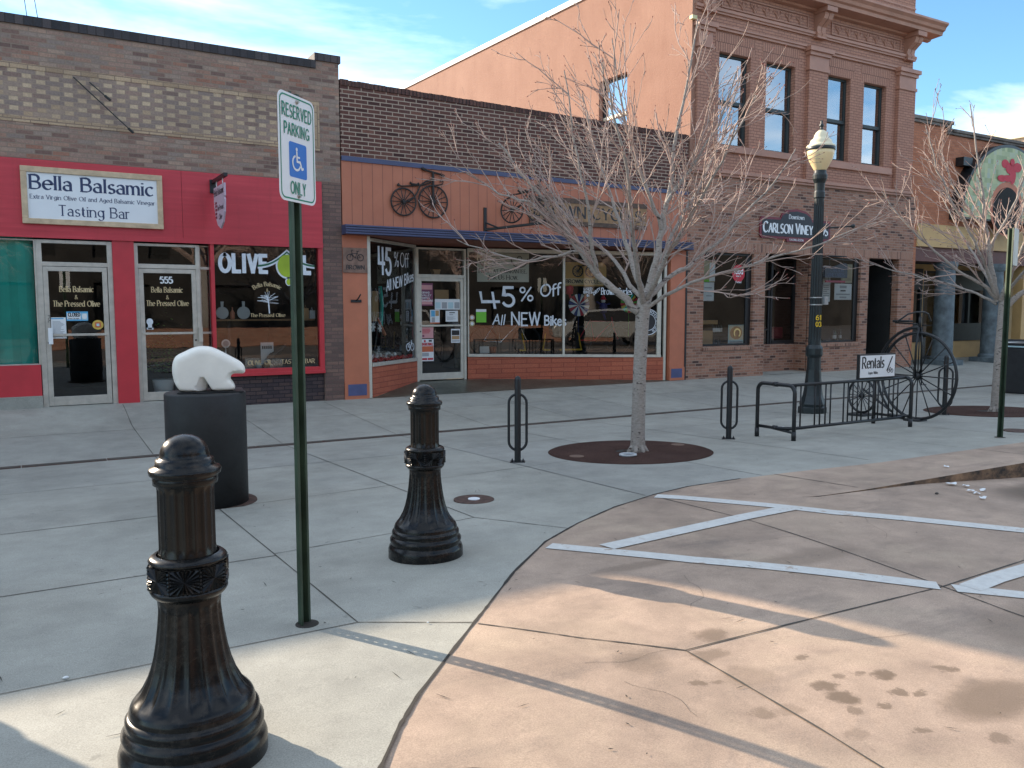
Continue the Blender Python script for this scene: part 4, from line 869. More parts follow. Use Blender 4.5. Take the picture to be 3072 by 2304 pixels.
lettering('lettering', f2, m_wdec, [("4", Q(.34, 1.52, .006), dd, (Z_ + dd * -.16).normalized(), n2_, .33, dict(width=.42, thick=.17, **H_)), ("5", Q(.80, 1.56, .006), dd, (Z_ + dd * -.05).normalized(), n2_, .40, dict(width=.28, thick=.15, **H_)), ("%", Q(1.18, 1.68, .006), dd, Z_, n2_, .29, dict(width=.29, thick=.12, **H_)), ("Off", Q(1.65, 1.75, .006), up, Z_, n2_, .25, dict(width=.47, thick=.14, **H_)),
    ("All", Q(.56, 1.155, .006), dd, Z_, n2_, .21, dict(width=.27, thick=.12, shear=.15, **H_)), ("NEW", Q(.99, 1.145, .006), dd, Z_, n2_, .27, dict(width=.66, thick=.13, **H_)), ("Bikes", Q(1.75, 1.135, .006), dd, Z_, n2_, .20, dict(width=.50, thick=.16, **H_)),
    ("USED", Q(2.67, 1.91, .006), dd, Z_, n2_, .05, dict(width=.2, style='sans', thick=.18)), ("BIKES", Q(2.66, 1.84, .006), dd, Z_, n2_, .05, dict(width=.21, style='sans', thick=.18)), ("IN", Q(2.74, 1.765, .006), dd, Z_, n2_, .05, dict(style='sans', thick=.18)),
    ("DIRTY", Q(2.91, 1.80, .006), (dd + Z_ * .75).normalized(), (Z_ - dd * .5).normalized(), n2_, .06, dict(width=.2, style='sans', thick=.2)), ("Brown Cycles", Q(3.09, 1.815, .006), dd, Z_, n2_, .145, dict(width=.75, style='serif', thick=.13, thin=.06))])
# round tyre emblem near the tree
mb = MB(); disc(mb, Q(4.25, 1.19, .003), dd, Z_, n2_, .30, .30, 36, h=0); mb.mat(1)
mb.ring(Q(4.25, 1.19, .006), dd, Z_, n2_, .29, .010, 40, 5); mb.ring(Q(4.25, 1.19, .006), dd, Z_, n2_, .19, .008, 40, 5)
em = mb.build('round_emblem', [m_ink, m_wdec], f2)
m_rm = MB(); text(m_rm, "MOUNTAIN KHS BIKES", Vector(Q(4.25, 1.19 + .215, .006)), dd, Z_, n2_, .055, width=1.15, style='sans', thick=.2, align='c', curve=.215); m_rm.build('emblem_lettering', m_wdec, f2)
# interior
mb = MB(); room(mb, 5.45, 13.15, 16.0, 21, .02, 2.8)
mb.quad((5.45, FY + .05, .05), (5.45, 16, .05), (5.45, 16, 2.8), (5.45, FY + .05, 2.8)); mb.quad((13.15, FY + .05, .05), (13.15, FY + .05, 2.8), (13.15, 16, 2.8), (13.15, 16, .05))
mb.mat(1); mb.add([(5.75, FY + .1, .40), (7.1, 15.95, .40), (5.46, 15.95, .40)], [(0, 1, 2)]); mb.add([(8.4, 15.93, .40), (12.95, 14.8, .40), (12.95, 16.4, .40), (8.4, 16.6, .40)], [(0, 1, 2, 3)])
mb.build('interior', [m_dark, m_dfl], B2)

# ---- signs and sculptures on the bicycle shop
m_ironb = m_iron
def spoked(mb, c, U, V, N, R, r, n, rs, hub, sq=1.0, a0=0.0):
    mb.ring(c, U, V, N, R, r, 44, 7, sq=sq); c = Vector(c)
    for i in range(n):
        a = 2 * pi * i / n + a0; mb.tube([c, c + U * R * cos(a) + V * R * sq * sin(a)], rs, 5)
    mb.tube([c - N * hub, c + N * hub], hub, 10)
def velocipede(root, o, U, N, s=1.0, fork=False):
    o = Vector(o); A = lambda u, v: o + U * (u * s) + Z_ * (v * s)
    mb = MB(); spoked(mb, A(-.265, .0), U, Z_, N, .25 * s, .016 * s, 14, .009 * s, .03 * s); mb.build('rear_wheel', m_iron, root)
    mb = MB(); spoked(mb, A(.345, .04), U, Z_, N, .30 * s, .016 * s, 16, .009 * s, .035 * s); mb.build('front_wheel', m_iron, root)
    mb = MB(); mb.tube([A(-.265, 0), A(-.15, .02), A(-.05, .09), A(.02, .2), (A(.08, .33)), A(.2, .41), A(.345, .45)], .017 * s, 6); mb.tube([A(-.37, .33), A(-.33, .29), A(-.3, .285), A(-.05, .31), A(.15, .34), A(.30, .40)], .014 * s, 6); mb.tube([A(.345, .04), A(.345, .60)], .026 * s, 6)
    mb.sphere(A(-.37, .30), .025 * s, 8, 6); mb.tube([A(.345, .34), A(.46, .36), A(.54, .38), A(.56, .43), A(.52, .45), A(.49, .42)], .012 * s, 6); mb.build('frame', m_iron, root)
    mb = MB(); mb.tube([A(-.13, .37), A(-.1, .34), A(0, .33), A(.05, .36)], .022 * s, 6); mb.build('saddle', m_iron, root)
    mb = MB(); mb.tube([A(.13, .64), A(.2, .615), A(.345, .59), A(.5, .565), A(.57, .54)], .018 * s, 6); mb.tube([A(.11, .645), A(.2, .62)], .026 * s, 6); mb.tube([A(.5, .565), A(.58, .535)], .026 * s, 6); mb.build('handlebar', m_iron, root)
v1 = thing('bicycle_sculpture', 'flat iron old bicycle with wooden-style wheels mounted on orange boards', 'sculpture', (6.63, FY - .05, 3.5), 'iron bicycles on the orange fascia')
velocipede(v1, (6.625, FY - .05, 3.49), X_, FRONT, 1.0)
v2 = thing('bicycle_sculpture', 'iron bicycle projecting from the fascia on a black wall bracket behind the tree', 'sculpture', (8.5, FY - .4, 3.6), 'iron bicycles on the orange fascia')
Up = Vector((.50, -.866, 0)); velocipede(v2, (8.72, FY - .50, 3.45), Up, Vector((-.866, -.5, 0)), 1.0)
mb = MB(); mb.box(8.08, 8.14, FY - .04, FY - .012, 3.0, 3.49); mb.tube([(8.11, FY - .03, 3.06), (8.6, FY - .55, 3.12), (9.05, FY - 1.0, 3.18)], .026, 6); mb.tube([(8.11, FY - .03, 3.2), (8.3, FY - .25, 3.08)], .018, 6); mb.build('bracket', m_blk2, v2)
sb = thing('shop_sign_board', 'long dark wooden board with a tan panel reading Brown Cycles behind the tree', 'sign', (10.7, FY - .06, 3.5))
mb = MB(); mb.box(9.14, 12.2, FY - .06, FY - .014, 3.70, 3.80); mb.box(9.14, 12.2, FY - .06, FY - .014, 3.24, 3.33); mb.build('frame', m_wood, sb)
MB().box(9.14, 12.2, FY - .05, FY - .0141, 3.33, 3.70).build('panel', m_tan, sb)
lettering('lettering', sb, m_ink, [("BROWN CYCLES", (9.25, FY - .05, 3.40), X_, Z_, FRONT, .235, dict(width=2.8, style='serif', thick=.19, thin=.08))])
pq = thing('wall_plaque', 'square brown wooden plaque with a bicycle and the word Brown on the orange pilaster', 'plaque', (5.40, FY - .03, 2.4))
MB().box(5.17, 5.632, FY - .035, FY - .0105, 2.155, 2.605).build('panel', m_plaq, pq)
yy = FY - .036
lettering('lettering', pq, m_ink, [("BROWN", (5.405, yy, 2.215), X_, Z_, FRONT, .075, dict(width=.345, align='c', style='serif', thick=.2, thin=.08))])
mb = MB(); c = lambda u, v: (5.40 + u, yy - .002, 2.43 + v)
for u in (-.10, .10): mb.ring(c(u, 0), X_, Z_, FRONT, .058, .007, 24, 5)
mb.tube([c(-.10, 0), c(-.06, .085), c(-.075, .125), c(-.045, .13)], .006, 5); mb.tube([c(-.065, .07), c(.04, .075), c(.10, 0), c(0, -.01), c(-.06, .06)], .006, 5); mb.tube([c(0, -.01), c(.045, .11), c(.02, .115), c(.075, .115)], .006, 5)
mb.build('bicycle_emblem', m_ink, pq)
mb = MB(); mb.box(5.31, 5.51, FY - .03, FY - .0105, 1.615, 1.665); mb.tube([(5.41, FY - .03, 1.65), (5.425, FY - .1, 1.69), (5.44, FY - .17, 1.76)], .014, 6)
tag(mb.build('wall_hook', m_blk3), 'small black steel bracket bolted to the orange pilaster', 'hook')
# posters on the bicycle shop door
yd = 15.925
poster('door_poster', 'dark purple dance poster taped at the top left of the bicycle shop door', 'poster', 7.275, 7.55, 1.56, 2.025, yd, m_purp, [(.06, .94, .72, .92, m_pinkp), (.08, .92, .06, .26, m_pinkp), (.5, .7, .24, .36, m_redpr)])
mb = MB()
for i, wd in enumerate(("GRAND", "VALLEY", "SWING", "DANCERS")): text(mb, wd, (7.295, yd - .005, 1.815 - i * .055), X_, Z_, FRONT, .034, width=.05 * len(wd) * .72, style='sans', thick=.2)
lt = mb.build('lettering', m_paper, bpy.data.objects['door_poster'])
poster('cardboard_box', 'plain brown cardboard sheet behind the glass of the bicycle shop door', 'box', 7.62, 7.945, 1.70, 1.895, yd + .06, m_card)
poster('photo_strip', 'strip of four grey photo sheets taped side by side on the bicycle shop door', 'poster', 7.59, 8.185, 1.48, 1.70, yd - .008, m_paper, [(.02 + i * .25, .22 + i * .25, .1, .7, m_grey if i % 2 else m_cyan) for i in range(4)])
poster('door_flyer', 'white flyer with small pictures taped low centre on the bicycle shop door', 'flyer', 7.48, 7.70, 1.19, 1.475, yd - .004, m_paper, [(.55, .92, .55, .95, m_card), (.15, .5, .1, .45, m_grey), (.1, .5, .5, .95, m_cblue), (0, 1, 0, .08, m_orpr)])
poster('door_notice', 'white printed notice on the bicycle shop door above the push bar on the right', 'notice', 7.84, 8.13, 1.225, 1.455, yd - .006, m_paper, [(.3, .75, .78, .86, m_ink), (.3, .6, .6, .68, m_grey)] + lines(4, .15, .5, m_grey))
poster('door_flyer', 'plain pink flyer just below the push bar of the bicycle shop door', 'flyer', 7.27, 7.55, .885, 1.115, yd - .004, m_pinkp, lines(4, .45, .9, m_redpr) + [(.1, .25, .12, .3, m_purp)])
o = poster('door_poster', 'white and orange basketball flyer low on the bicycle shop door', 'poster', 7.275, 7.555, .405, .865, yd - .004, m_paper, [(.02, .98, .42, .68, m_orpr), (.05, .6, .22, .38, m_grey), (.05, .45, .05, .14, m_redpr), (.5, .95, .05, .14, m_redpr), (.2, .35, .86, .96, m_redpr), (.6, .85, .88, .96, m_ink)])
lettering('lettering', o, m_redpr, [("BASKETBALL", (7.29, yd - .0095, .735), X_, Z_, FRONT, .05, dict(width=.25, style='sans', thick=.22))])
poster('door_flyer', 'small dark photo flyer at the lower right of the bicycle shop door', 'flyer', 7.965, 8.18, .775, 1.07, yd - .004, m_paper, [(.08, .92, .55, .9, m_ink), (.08, .92, .25, .5, m_card), (.08, .92, .08, .18, m_grey)])
# things in the left angled window
R_ = random.Random(8)
def wpt(u, v, dpt): return Vector(P(u, v, -dpt))
mb = MB()
for i in range(90):
    p = wpt(R_.uniform(.15, 1.2), .50 + R_.uniform(0, .10), R_.uniform(.08, .3)); mb.sphere(p, R_.uniform(.03, .06), 6, 4)
tag(mb.build('cotton_batting', m_paper, smooth=True), 'heap of white cotton snow along the bottom of the angled bicycle shop window', 'cotton', kind=None)
mb = MB(); pts = [wpt(.06 + 1.75 * i / 40, .525 + .02 * sin(i * 2.1), .06 + .02 * sin(i * 1.3)) for i in range(41)]; mb.tube(pts, [.03 + .012 * sin(i * 5.1) for i in range(41)], 7)
tag(mb.build('tinsel_garland', flat('red_tinsel', (.42, .03, .04))), 'red tinsel garland along the sill of the angled bicycle shop window', 'garland')
for i, (u, v, sz, c, lb) in enumerate(((.35, 1.15, .09, m_paper, 'white paper snowflake hanging highest in the angled shop window'), (.22, .98, .07, m_pinkp, 'pale pink paper flower hanging at the left of the angled shop window'), (.62, 1.12, .08, m_paper, 'white paper snowflake hanging beside the scooter in the angled shop window'), (.18, .78, .08, m_cyan, 'bluish paper snowflake hanging low at the left of the angled shop window'), (.55, .72, .07, m_grey, 'grey paper snowflake hanging low in the middle of the angled shop window'))):
    mb = MB(); q = wpt(u, v, .15)
    for k in range(3): a = k * pi / 3; e = d * cos(a) + Z_ * sin(a); f_ = -d * sin(a) + Z_ * cos(a); mb.obox(q, e, f_, nn, -sz, sz, -sz * .22, sz * .22, .002 * k, .002 * k + .0015)
    tag(mb.build('paper_snowflake', c), lb, 'decoration', 'paper snowflakes in the angled shop window')
sc = thing('toy_scooter', 'upright silver toy scooter with an orange grip in the angled shop window', 'scooter', P(.8, .5, -.3))
MB().tube([wpt(.62, .5, .3), wpt(.78, 1.05, .3), wpt(.84, 1.3, .3)], .014, 6).build('stem', m_tin, sc); MB().tube([wpt(.80, 1.32, .3), wpt(.98, .98, .24)], [.02, .035], 6).build('handlebar', flat('orange_grip', (.55, .16, .08)), sc)
mb = MB(); mb.obox(wpt(.32, .5, .45), d, Z_, nn, -.2, .25, .55, .75, -.05, .05); mb.obox(wpt(.32, .5, .45), d, Z_, nn, -.2, -.17, 0, .55, -.03, .03); mb.obox(wpt(.32, .5, .45), d, Z_, nn, .22, .25, 0, .55, -.03, .03)
tag(mb.build('green_shelf', flat('grass_green_paint', (.12, .22, .05))), 'small green shelf behind the snowflakes in the angled shop window', 'shelf')
mb = MB(); mb.obox(wpt(1.05, .5, .55), d, Z_, nn, -.12, .14, .75, 1.35, -.06, .06); tag(mb.build('cardboard_carton', m_card), 'tall brown carton standing deep behind the angled shop window', 'carton')
mb = MB(); mb.tube([wpt(1.30, 1.1, .5), wpt(1.34, 1.6, .5), wpt(1.28, 1.95, .5)], .04, 8); tag(mb.build('teal_scarf', m_teal), 'teal scarf hanging beside the carton in the angled shop window', 'scarf')
# things in and on the long window
bn = thing('hanging_banner', 'grey banner reading No Flat Guarantee hanging inside the long bicycle shop window', 'banner', Q(.8, 2.4, -.03))
MB().obox(o2, dd, Z_, n2_, .22, 1.385, 2.075, 2.69, -.014, -.010).build('sheet', flat('grey_banner', (.55, .53, .45)), bn)
lettering('lettering', bn, m_ink, [("No Flat Guarantee.", Q(.80, 2.265, -.0095), dd, Z_, n2_, .095, dict(width=1.08, align='c', style='serif', thick=.16, thin=.06, caps=.8)), ("Ask Us How.", Q(.80, 2.125, -.0095), dd, Z_, n2_, .095, dict(width=.68, align='c', style='serif', thick=.16, thin=.06, caps=.8))])
mb = MB()
for u in (.45, 1.17): mb.ring(Q(u, 2.58, -.009), dd, Z_, n2_, .19, .014, 30, 5, a0=-pi, a1=0); mb.ring(Q(u, 2.58, -.009), dd, Z_, n2_, .05, .01, 14, 5)
mb.build('wheel_print', flat('brown_print', (.07, .05, .04)), bn)
yb = thing('window_sign', 'yellow wooden Brown Cycles sign with a dark bicycle hung inside the right pane', 'sign', Q(2.7, 2.25, -.08))
pts = [(2.24, 2.0), (3.16, 2.0), (3.20, 2.06), (3.24, 2.12), (3.24, 2.45), (3.16, 2.53), (2.24, 2.53)]
MB().prism(pts, o2, dd, Z_, n2_, -.10, -.08).build('panel', flat('sign_yellow', (.42, .24, .06)), yb); MB().obox(o2, dd, Z_, n2_, 2.24, 3.17, 2.03, 2.17, -.0795, -.074).build('label_strip', flat('sign_cream', (.45, .36, .2)), yb)
lettering('lettering', yb, m_ink, [("BROWN CYCLES", Q(2.27, 2.065, -.073), dd, Z_, n2_, .075, dict(width=.86, style='serif', thick=.28, thin=.12))])
mb = MB()
for u in (2.55, 2.86): spoked(mb, Q(u, 2.33, -.07), dd, Z_, n2_, .12, .014, 12, .006, .012)
mb.tube([Q(2.55, 2.33, -.07), Q(2.65, 2.45, -.07), Q(2.86, 2.47, -.07), Q(2.86, 2.33, -.07)], .012, 5); mb.build('bicycle_emblem', m_ink, yb)
def pinwheel(u, v, r, cols, lab):
    mb = MB(); c = Vector(Q(u, v, -.12)); n = 18
    for i in range(n):
        a0, a1 = 2 * pi * i / n, 2 * pi * (i + .86) / n; mb.mat(i % len(cols)); mb.add([c, c + dd * r * cos(a0) + Z_ * r * sin(a0), c + dd * r * cos(a1) + Z_ * r * sin(a1) + n2_ * .03], [(0, 1, 2)])
    mb.mat(0).tube([c - n2_ * .02, c + Vector((0, 0, -.75)) - n2_ * .02], .006, 5)
    tag(mb.build('pinwheel', cols), lab, 'pinwheel', 'pinwheels in the bicycle shop window')
pinwheel(2.60, 1.58, .25, [flat('flag_blue', (.03, .05, .2)), m_paper, flat('flag_red', (.45, .03, .05)), m_paper], 'large red, white and blue pinwheel in the bicycle shop window')
pinwheel(3.83, 1.62, .22, [flat('pin_green', (.12, .4, .06)), m_redpr, flat('pin_yellow', (.6, .5, .08)), m_teal], 'multicoloured pinwheel beside the tree trunk in the bicycle shop window')
def gnome(u, v, cb, ch, lab):
    mb = MB(); q = Vector(Q(u, v, -.15)); mb.mat(0).lathe([(.0, -.2), (.08, -.17), (.10, -.05), (.06, .05)], q, 10, cap=False); mb.mat(1).sphere(q + Z_ * .09, .05, 10, 8); mb.mat(2).lathe([(.075, .12), (.05, .17), (.0, .27)], q, 10, cap=False); mb.mat(0).tube([q + dd * -.05 + Z_ * .0, q + dd * -.16 + Z_ * .08], .02, 6); mb.tube([q + dd * .05, q + dd * .17 + Z_ * .03], .02, 6); mb.tube([q + Z_ * -.17, q + dd * .06 + Z_ * -.33], .028, 6)
    tag(mb.build('hanging_figure', [cb, m_paper, ch], smooth=True), lab, 'figure', 'stuffed figures hung in the bicycle shop window')
gnome(2.38, 2.0, m_redpr, m_redpr, 'small all-red stuffed figure hanging under the yellow sign'); gnome(3.20, 1.58, flat('navy_cloth', (.03, .03, .15)), m_redpr, 'small stuffed figure in navy with a red cap right of the big pinwheel')
poster('green_flyer', 'bright green flyer stuck on the long bicycle shop window beside the door', 'flyer', 0, 1, 0, 1, 0, m_gpr).data.transform(Matrix(((dd.x * .225, n2_.x * -1, 0, Q(.19, 0, .004)[0]), (dd.y * .225, n2_.y * -1, 0, Q(.19, 0, .004)[1]), (0, 0, .28, 1.205), (0, 0, 0, 1))))
gf = bpy.data.objects['green_flyer']; MB().obox(o2, dd, Z_, n2_, .19, .415, 1.43, 1.487, .0075, .009).build('printed_head', m_paper, gf)
for v, c, lb in ((1.31, flat('tan_sticker', (.5, .32, .2)), 'orange round sticker above another beside the green flyer'), (1.18, flat('olive_sticker', (.4, .36, .2)), 'olive round sticker below another beside the green flyer')):
    mb = MB(); disc(mb, Q(.10, v, .003), dd, Z_, n2_, .06, .06, h=0); mb.mat(1); disc(mb, Q(.10, v, .003), dd, Z_, n2_, .035, .035, h=.002); tag(mb.build('round_sticker', [c, m_paper]), lb, 'sticker', 'round stickers on the bicycle shop window')
mb = MB().obox(o2, dd, Z_, n2_, .31, .52, .53, .68, -.16, -.15); mb.mat(1).obox(o2, dd, Z_, n2_, .35, .48, .60, .605, -.15, -.148); tag(mb.build('price_card', [m_paper, m_grey]), 'white card standing on the sill of the long bicycle shop window', 'card')
mb = MB().lathe([(.06, 0), (.085, .13), (.09, .14), (.075, .14), (.07, .1)], Q(.61, .53, -.16), 18); tag(mb.build('clay_pot', flat('terracotta', (.42, .15, .08)), smooth=True), 'terracotta flower pot beside the white card on the shop sill', 'pot')
m_sy = flat('scooter_yellow', (.62, .38, .02))
def kick(u, lab, flip=1, deck=.42):
    r = thing('kick_scooter', lab, 'scooter', Q(u, .42, -.4), 'yellow kick scooters in the bicycle shop window')
    mb = MB(); mb.obox(o2, dd, Z_, n2_, u, u + deck, .55, .585, -.48, -.38); mb.build('deck', m_sy, r)
    MB().tube([Q(u + (deck if flip > 0 else 0), .56, -.43), Q(u + (deck - .08 if flip > 0 else .06), .95, -.43)], .017, 7).build('stem', m_sy, r)
    for q in (u + .02, u + deck - .0):
        mb = MB(); mb.ring(Q(q, .50, -.43), dd, Z_, n2_, .06, .022, 18, 6); mb.build('wheel', m_ink, r)
kick(1.30, 'yellow kick scooter at the left in the long bicycle shop window', 1, .14); kick(1.86, 'yellow kick scooter beside the window mullion', -1, .16); kick(2.25, 'long yellow kick scooter right of the window mullion', 1, .54)
def bicycle(u, lab, col):
    r = thing('bicycle', lab, 'bicycle', Q(u, .42, -.9), 'bicycles on show in the bicycle shop')
    A = lambda a, b: Vector(Q(u + a, .42 + b, -.9))
    for q in (0, 1.02):
        mb = MB(); spoked(mb, A(q, .34), dd, Z_, n2_, .32, .02, 16, .003, .02); mb.build('wheel', m_ink, r)
    mb = MB(); mb.tube([A(0, .34), A(.4, .32), A(.3, .82), A(0, .34)], .016, 6); mb.tube([A(.4, .32), A(.86, .78), A(.32, .78)], .018, 6); mb.tube([A(.84, .88), A(.9, .6), A(1.02, .34)], .016, 6); mb.build('frame', col, r)
    mb = MB(); mb.tube([A(.22, .92), A(.42, .9)], .03, 6); mb.build('saddle', m_ink, r); mb = MB(); mb.tube([A(.80, .95), A(.86, .94), A(.92, .97)], .015, 6); mb.build('handlebar', m_ink, r)
bicycle(.6, 'grey bicycle standing behind the sale lettering in the shop', m_tin); bicycle(2.9, 'red bicycle standing deep behind the right pane of the shop', m_redpr)
R_ = random.Random(21)
def counter(lab, x0, x1, y0, y1, z1, m, cat='counter', name='shop_counter'): tag(MB().box(x0, x1, y0, y1, .05, z1).build(name, m, bevel=.01), lab, cat)
counter('pale counter deep inside the bicycle shop', 9.2, 11.2, 18.2, 18.9, 1.05, flat('counter_top', (.30, .27, .22))); 
mb = MB()
for i in range(4): mb.box(7.62 - .01 * i, 7.74 + .008 * i, 15.99, 16.12, 2.2 + .03 * i, 2.227 + .03 * i)
tag(mb.build('book_stack', m_card), 'small stack of tan blocks on the ledge above the bicycle shop door', 'stack')
# ================================================================== building three: two-storey brown painted block
B3 = thing('corner_block_building', 'two storey block with brown painted brick front, bracketed cornice and salmon stucco side wall', 'building', (17.5, FY, 0))
WU = [(14.34, 15.36), (15.89, 16.90), (18.05, 19.00), (19.54, 20.47)]
mb = MB().wall(13.58, 21.58, 4.62, 10.0, [(a, b, 5.33, 7.44) for a, b in WU], FY, .25)
mb.mat(1)
for a, b in WU: mb.box(a - .13, b + .13, FY - .004, FY - .0005, 7.445, 7.86)
mb.build('upper_wall', [m_brkC, m_brkCv], B3)
mb = MB().wall(13.45, 21.95, -.35, 4.62, [(14.0, 15.64, .60, 2.83), (16.05, 17.86, -1, 2.86), (18.13, 19.70, .60, 2.83), (20.03, 21.33, -1, 2.86)], FY, .22)
mb.mat(1).box(13.5, 21.9, FY - .006, FY - .0005, 2.87, 3.10)
for a, b in ((14.0, 15.64), (18.13, 19.70)): mb.box(a - .02, b + .02, FY - .03, FY + .05, .50, .598)
mb.mat(0)
mb.quad((17.86, FY + .2, -.3), (17.86, 15.4, -.3), (17.86, 15.4, 2.9), (17.86, FY + .2, 2.9)); mb.quad((16.05, FY + .2, -.3), (16.05, FY + .2, 2.9), (16.05, 15.4, 2.9), (16.05, 15.4, -.3))
mb.box(16.6, 17.86, 15.3, 15.4, -.3, .57); mb.build('lower_wall', [m_brkD, m_brkDs], B3)
# stucco side with one window, back and roof
mb = MB().wall(FY + .02, 33, -.3, 9.6, [(17.0, 18.18, 5.25, 7.40)], 0, .22, ends=False)
mb.v = [(13.47 + y, x, z + (0 if z < 9.5 else .0235 * (x - FY))) for x, y, z in mb.v]
mb.box(13.7, 21.58, 32.7, 33, -.3, 9.8); mb.box(21.3, 21.58, FY + .25, 32.7, 2.95, 9.5)
mb.box(13.7, 21.3, FY + .25, 32.7, 8.6, 8.8)
mb.box(13.47, 13.60, FY - .02, FY + .02, 4.62, 9.6)
mb.build('stucco_wall', m_stucco, B3)
mb = MB(); zf = lambda y: 9.6 + .0235 * (y - FY)
mb.add([(13.42, FY + .0, zf(FY)), (13.42, 33, zf(33)), (13.42, 33, zf(33) + .14), (13.42, FY, zf(FY) + .14), (13.75, FY, zf(FY)), (13.75, 33, zf(33)), (13.75, 33, zf(33) + .14), (13.75, FY, zf(FY) + .14)], [(0, 3, 2, 1), (3, 7, 6, 2), (4, 5, 6, 7), (0, 4, 7, 3), (0, 1, 5, 4)])
mb.build('roof_flashing', m_white, B3)
MB().box(13.6, 14.3, 28.6, 29.6, 9.9, 10.18).build('roof_vent', m_tin, B3)
mb = MB()
for i, (y, z) in enumerate(((17.9, 8.95), (21.5, 8.9), (25.8, 8.7))): mb.add([(13.465, y, z), (13.465, y + .02, z), (13.465, y + .16, z + .28), (13.465, y + .12, z + .28)], [(0, 1, 2, 3)])
mb.build('stucco_scars', paint('dark_stucco_patch', (.25, .12, .08), .8), B3)
# windows
def sash(b, a0, a1, z0, z1, ym, y, gm, fm, bld, t=.06):
    mb = MB(); mb.box(a0, a0 + t, y, y + .08, z0, z1); mb.box(a1 - t, a1, y, y + .08, z0, z1); mb.box(a0 + t, a1 - t, y, y + .08, z0, z0 + t); mb.box(a0 + t, a1 - t, y, y + .08, z1 - t, z1); mb.box(a0 + t, a1 - t, y - .015, y + .06, ym - .045, ym + .045)
    w_ = mb.build('window', fm, bld, bevel=.005)
    MB().quad((a0 + t, y + .03, ym), (a1 - t, y + .03, ym), (a1 - t, y + .03, z1 - t), (a0 + t, y + .03, z1 - t)).build('pane', gm, w_)
    MB().quad((a0 + t, y + .055, z0 + t), (a1 - t, y + .055, z0 + t), (a1 - t, y + .055, ym), (a0 + t, y + .055, ym)).build('pane', gm, w_)
    return w_
for a, b in WU: sash(None, a, b, 5.33, 7.44, 6.345, FY + .13, G_up, m_sash2, B3)
MB().box(14.2, 17.0, FY - .07, FY + .02, 5.17, 5.325).build('sill', m_brown, B3, bevel=.008); MB().box(18.0, 20.75, FY - .07, FY + .02, 5.12, 5.29).build('sill', m_brown, B3, bevel=.008)
mb = MB(); y = 13.62
sw = MB(); t = .06
for (p0, p1, q0, q1) in ((17.0, 17.06, 5.25, 7.40), (18.12, 18.18, 5.25, 7.40), (17.06, 18.12, 7.34, 7.40), (17.06, 18.12, 5.25, 5.31)): sw.box(13.60, 13.68, p0, p1, q0, q1)
sw.mat(1).box(13.58, 13.66, 17.06, 18.12, 6.40, 6.48)
w_ = sw.build('window', [m_sash, m_cream], B3)
MB().quad((13.63, 17.06, 5.31), (13.63, 17.06, 7.34), (13.63, 18.12, 7.34), (13.63, 18.12, 5.31)).build('pane', glass('side_window_glass', (.4, .5, .6, 1), 6.0, 1.6), w_)
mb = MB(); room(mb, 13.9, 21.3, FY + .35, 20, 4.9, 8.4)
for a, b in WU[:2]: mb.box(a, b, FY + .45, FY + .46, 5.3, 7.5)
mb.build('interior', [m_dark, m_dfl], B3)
# pilasters, mouldings, cornice
for a, b in ((13.60, 14.02), (17.30, 18.0), (20.88, 21.60)):
    mb = MB().box(a, b, FY - .10, FY, 4.75, 7.42); mb.mat(1)
    mb.box(a - .03, b + .03, FY - .13, FY, 7.42, 7.50); mb.box(a - .005, b + .005, FY - .105, FY, 7.50, 7.78); mb.box(a - .04, b + .04, FY - .15, FY, 7.78, 7.87); mb.box(a - .09, b + .09, FY - .20, FY, 7.87, 7.97)
    mb.build('pilaster', [m_brkC, m_brown], B3)
mb = MB()
for (a, b) in ((14.11, 17.21), (18.09, 20.79)): mb.box(a, b, FY - .05, FY, 7.90, 7.96); mb.box(a, b, FY - .08, FY, 7.96, 8.01)
mb.box(13.55, 21.62, FY - .05, FY, 8.25, 8.30); mb.box(13.55, 21.63, FY - .08, FY, 8.30, 8.37)
mb.box(13.52, 21.66, FY - .06, FY, 4.60, 4.66); mb.box(13.5, 21.68, FY - .10, FY, 4.66, 4.74)
for (a, b) in ((14.35, 17.30), (18.16, 21.0)):
    mb.box(a, b, FY - .03, FY, 8.42, 8.45); mb.box(a, b, FY - .03, FY, 8.71, 8.74); mb.box(a, a + .03, FY - .03, FY, 8.45, 8.71); mb.box(b - .03, b, FY - .03, FY, 8.45, 8.71)
mb.build('moulding', m_brown, B3, bevel=.006)
for (a, b) in ((14.45, 17.2), (18.28, 20.9)):
    n = 7
    for i in range(n):
        mb = MB(); c = a + (b - a) * (i + .5) / n
        for sg, h in ((-1, 0), (1, 0)):
            mb.tube([(c, FY - .008, 8.48), (c + sg * .05, FY - .014, 8.56), (c + sg * .12, FY - .01, 8.60), (c + sg * .13, FY - .006, 8.66), (c + sg * .08, FY - .006, 8.66)], .016, 5)
        mb.tube([(c, FY - .008, 8.48), (c, FY - .014, 8.66)], .018, 5)
        mb.build('frieze_ornament', m_brown, B3)
prof = [(0, 8.84), (.10, 8.86), (.12, 8.90), (.44, 8.92), (.46, 9.00), (.52, 9.03), (.55, 9.10), (.62, 9.16), (.62, 9.21), (0, 9.26)]
MB().prism([(p, q) for p, q in prof], (13.42, FY, 0), -Y_, Z_, X_, 0, 8.75).build('cornice', m_brown, B3, recalc=True)
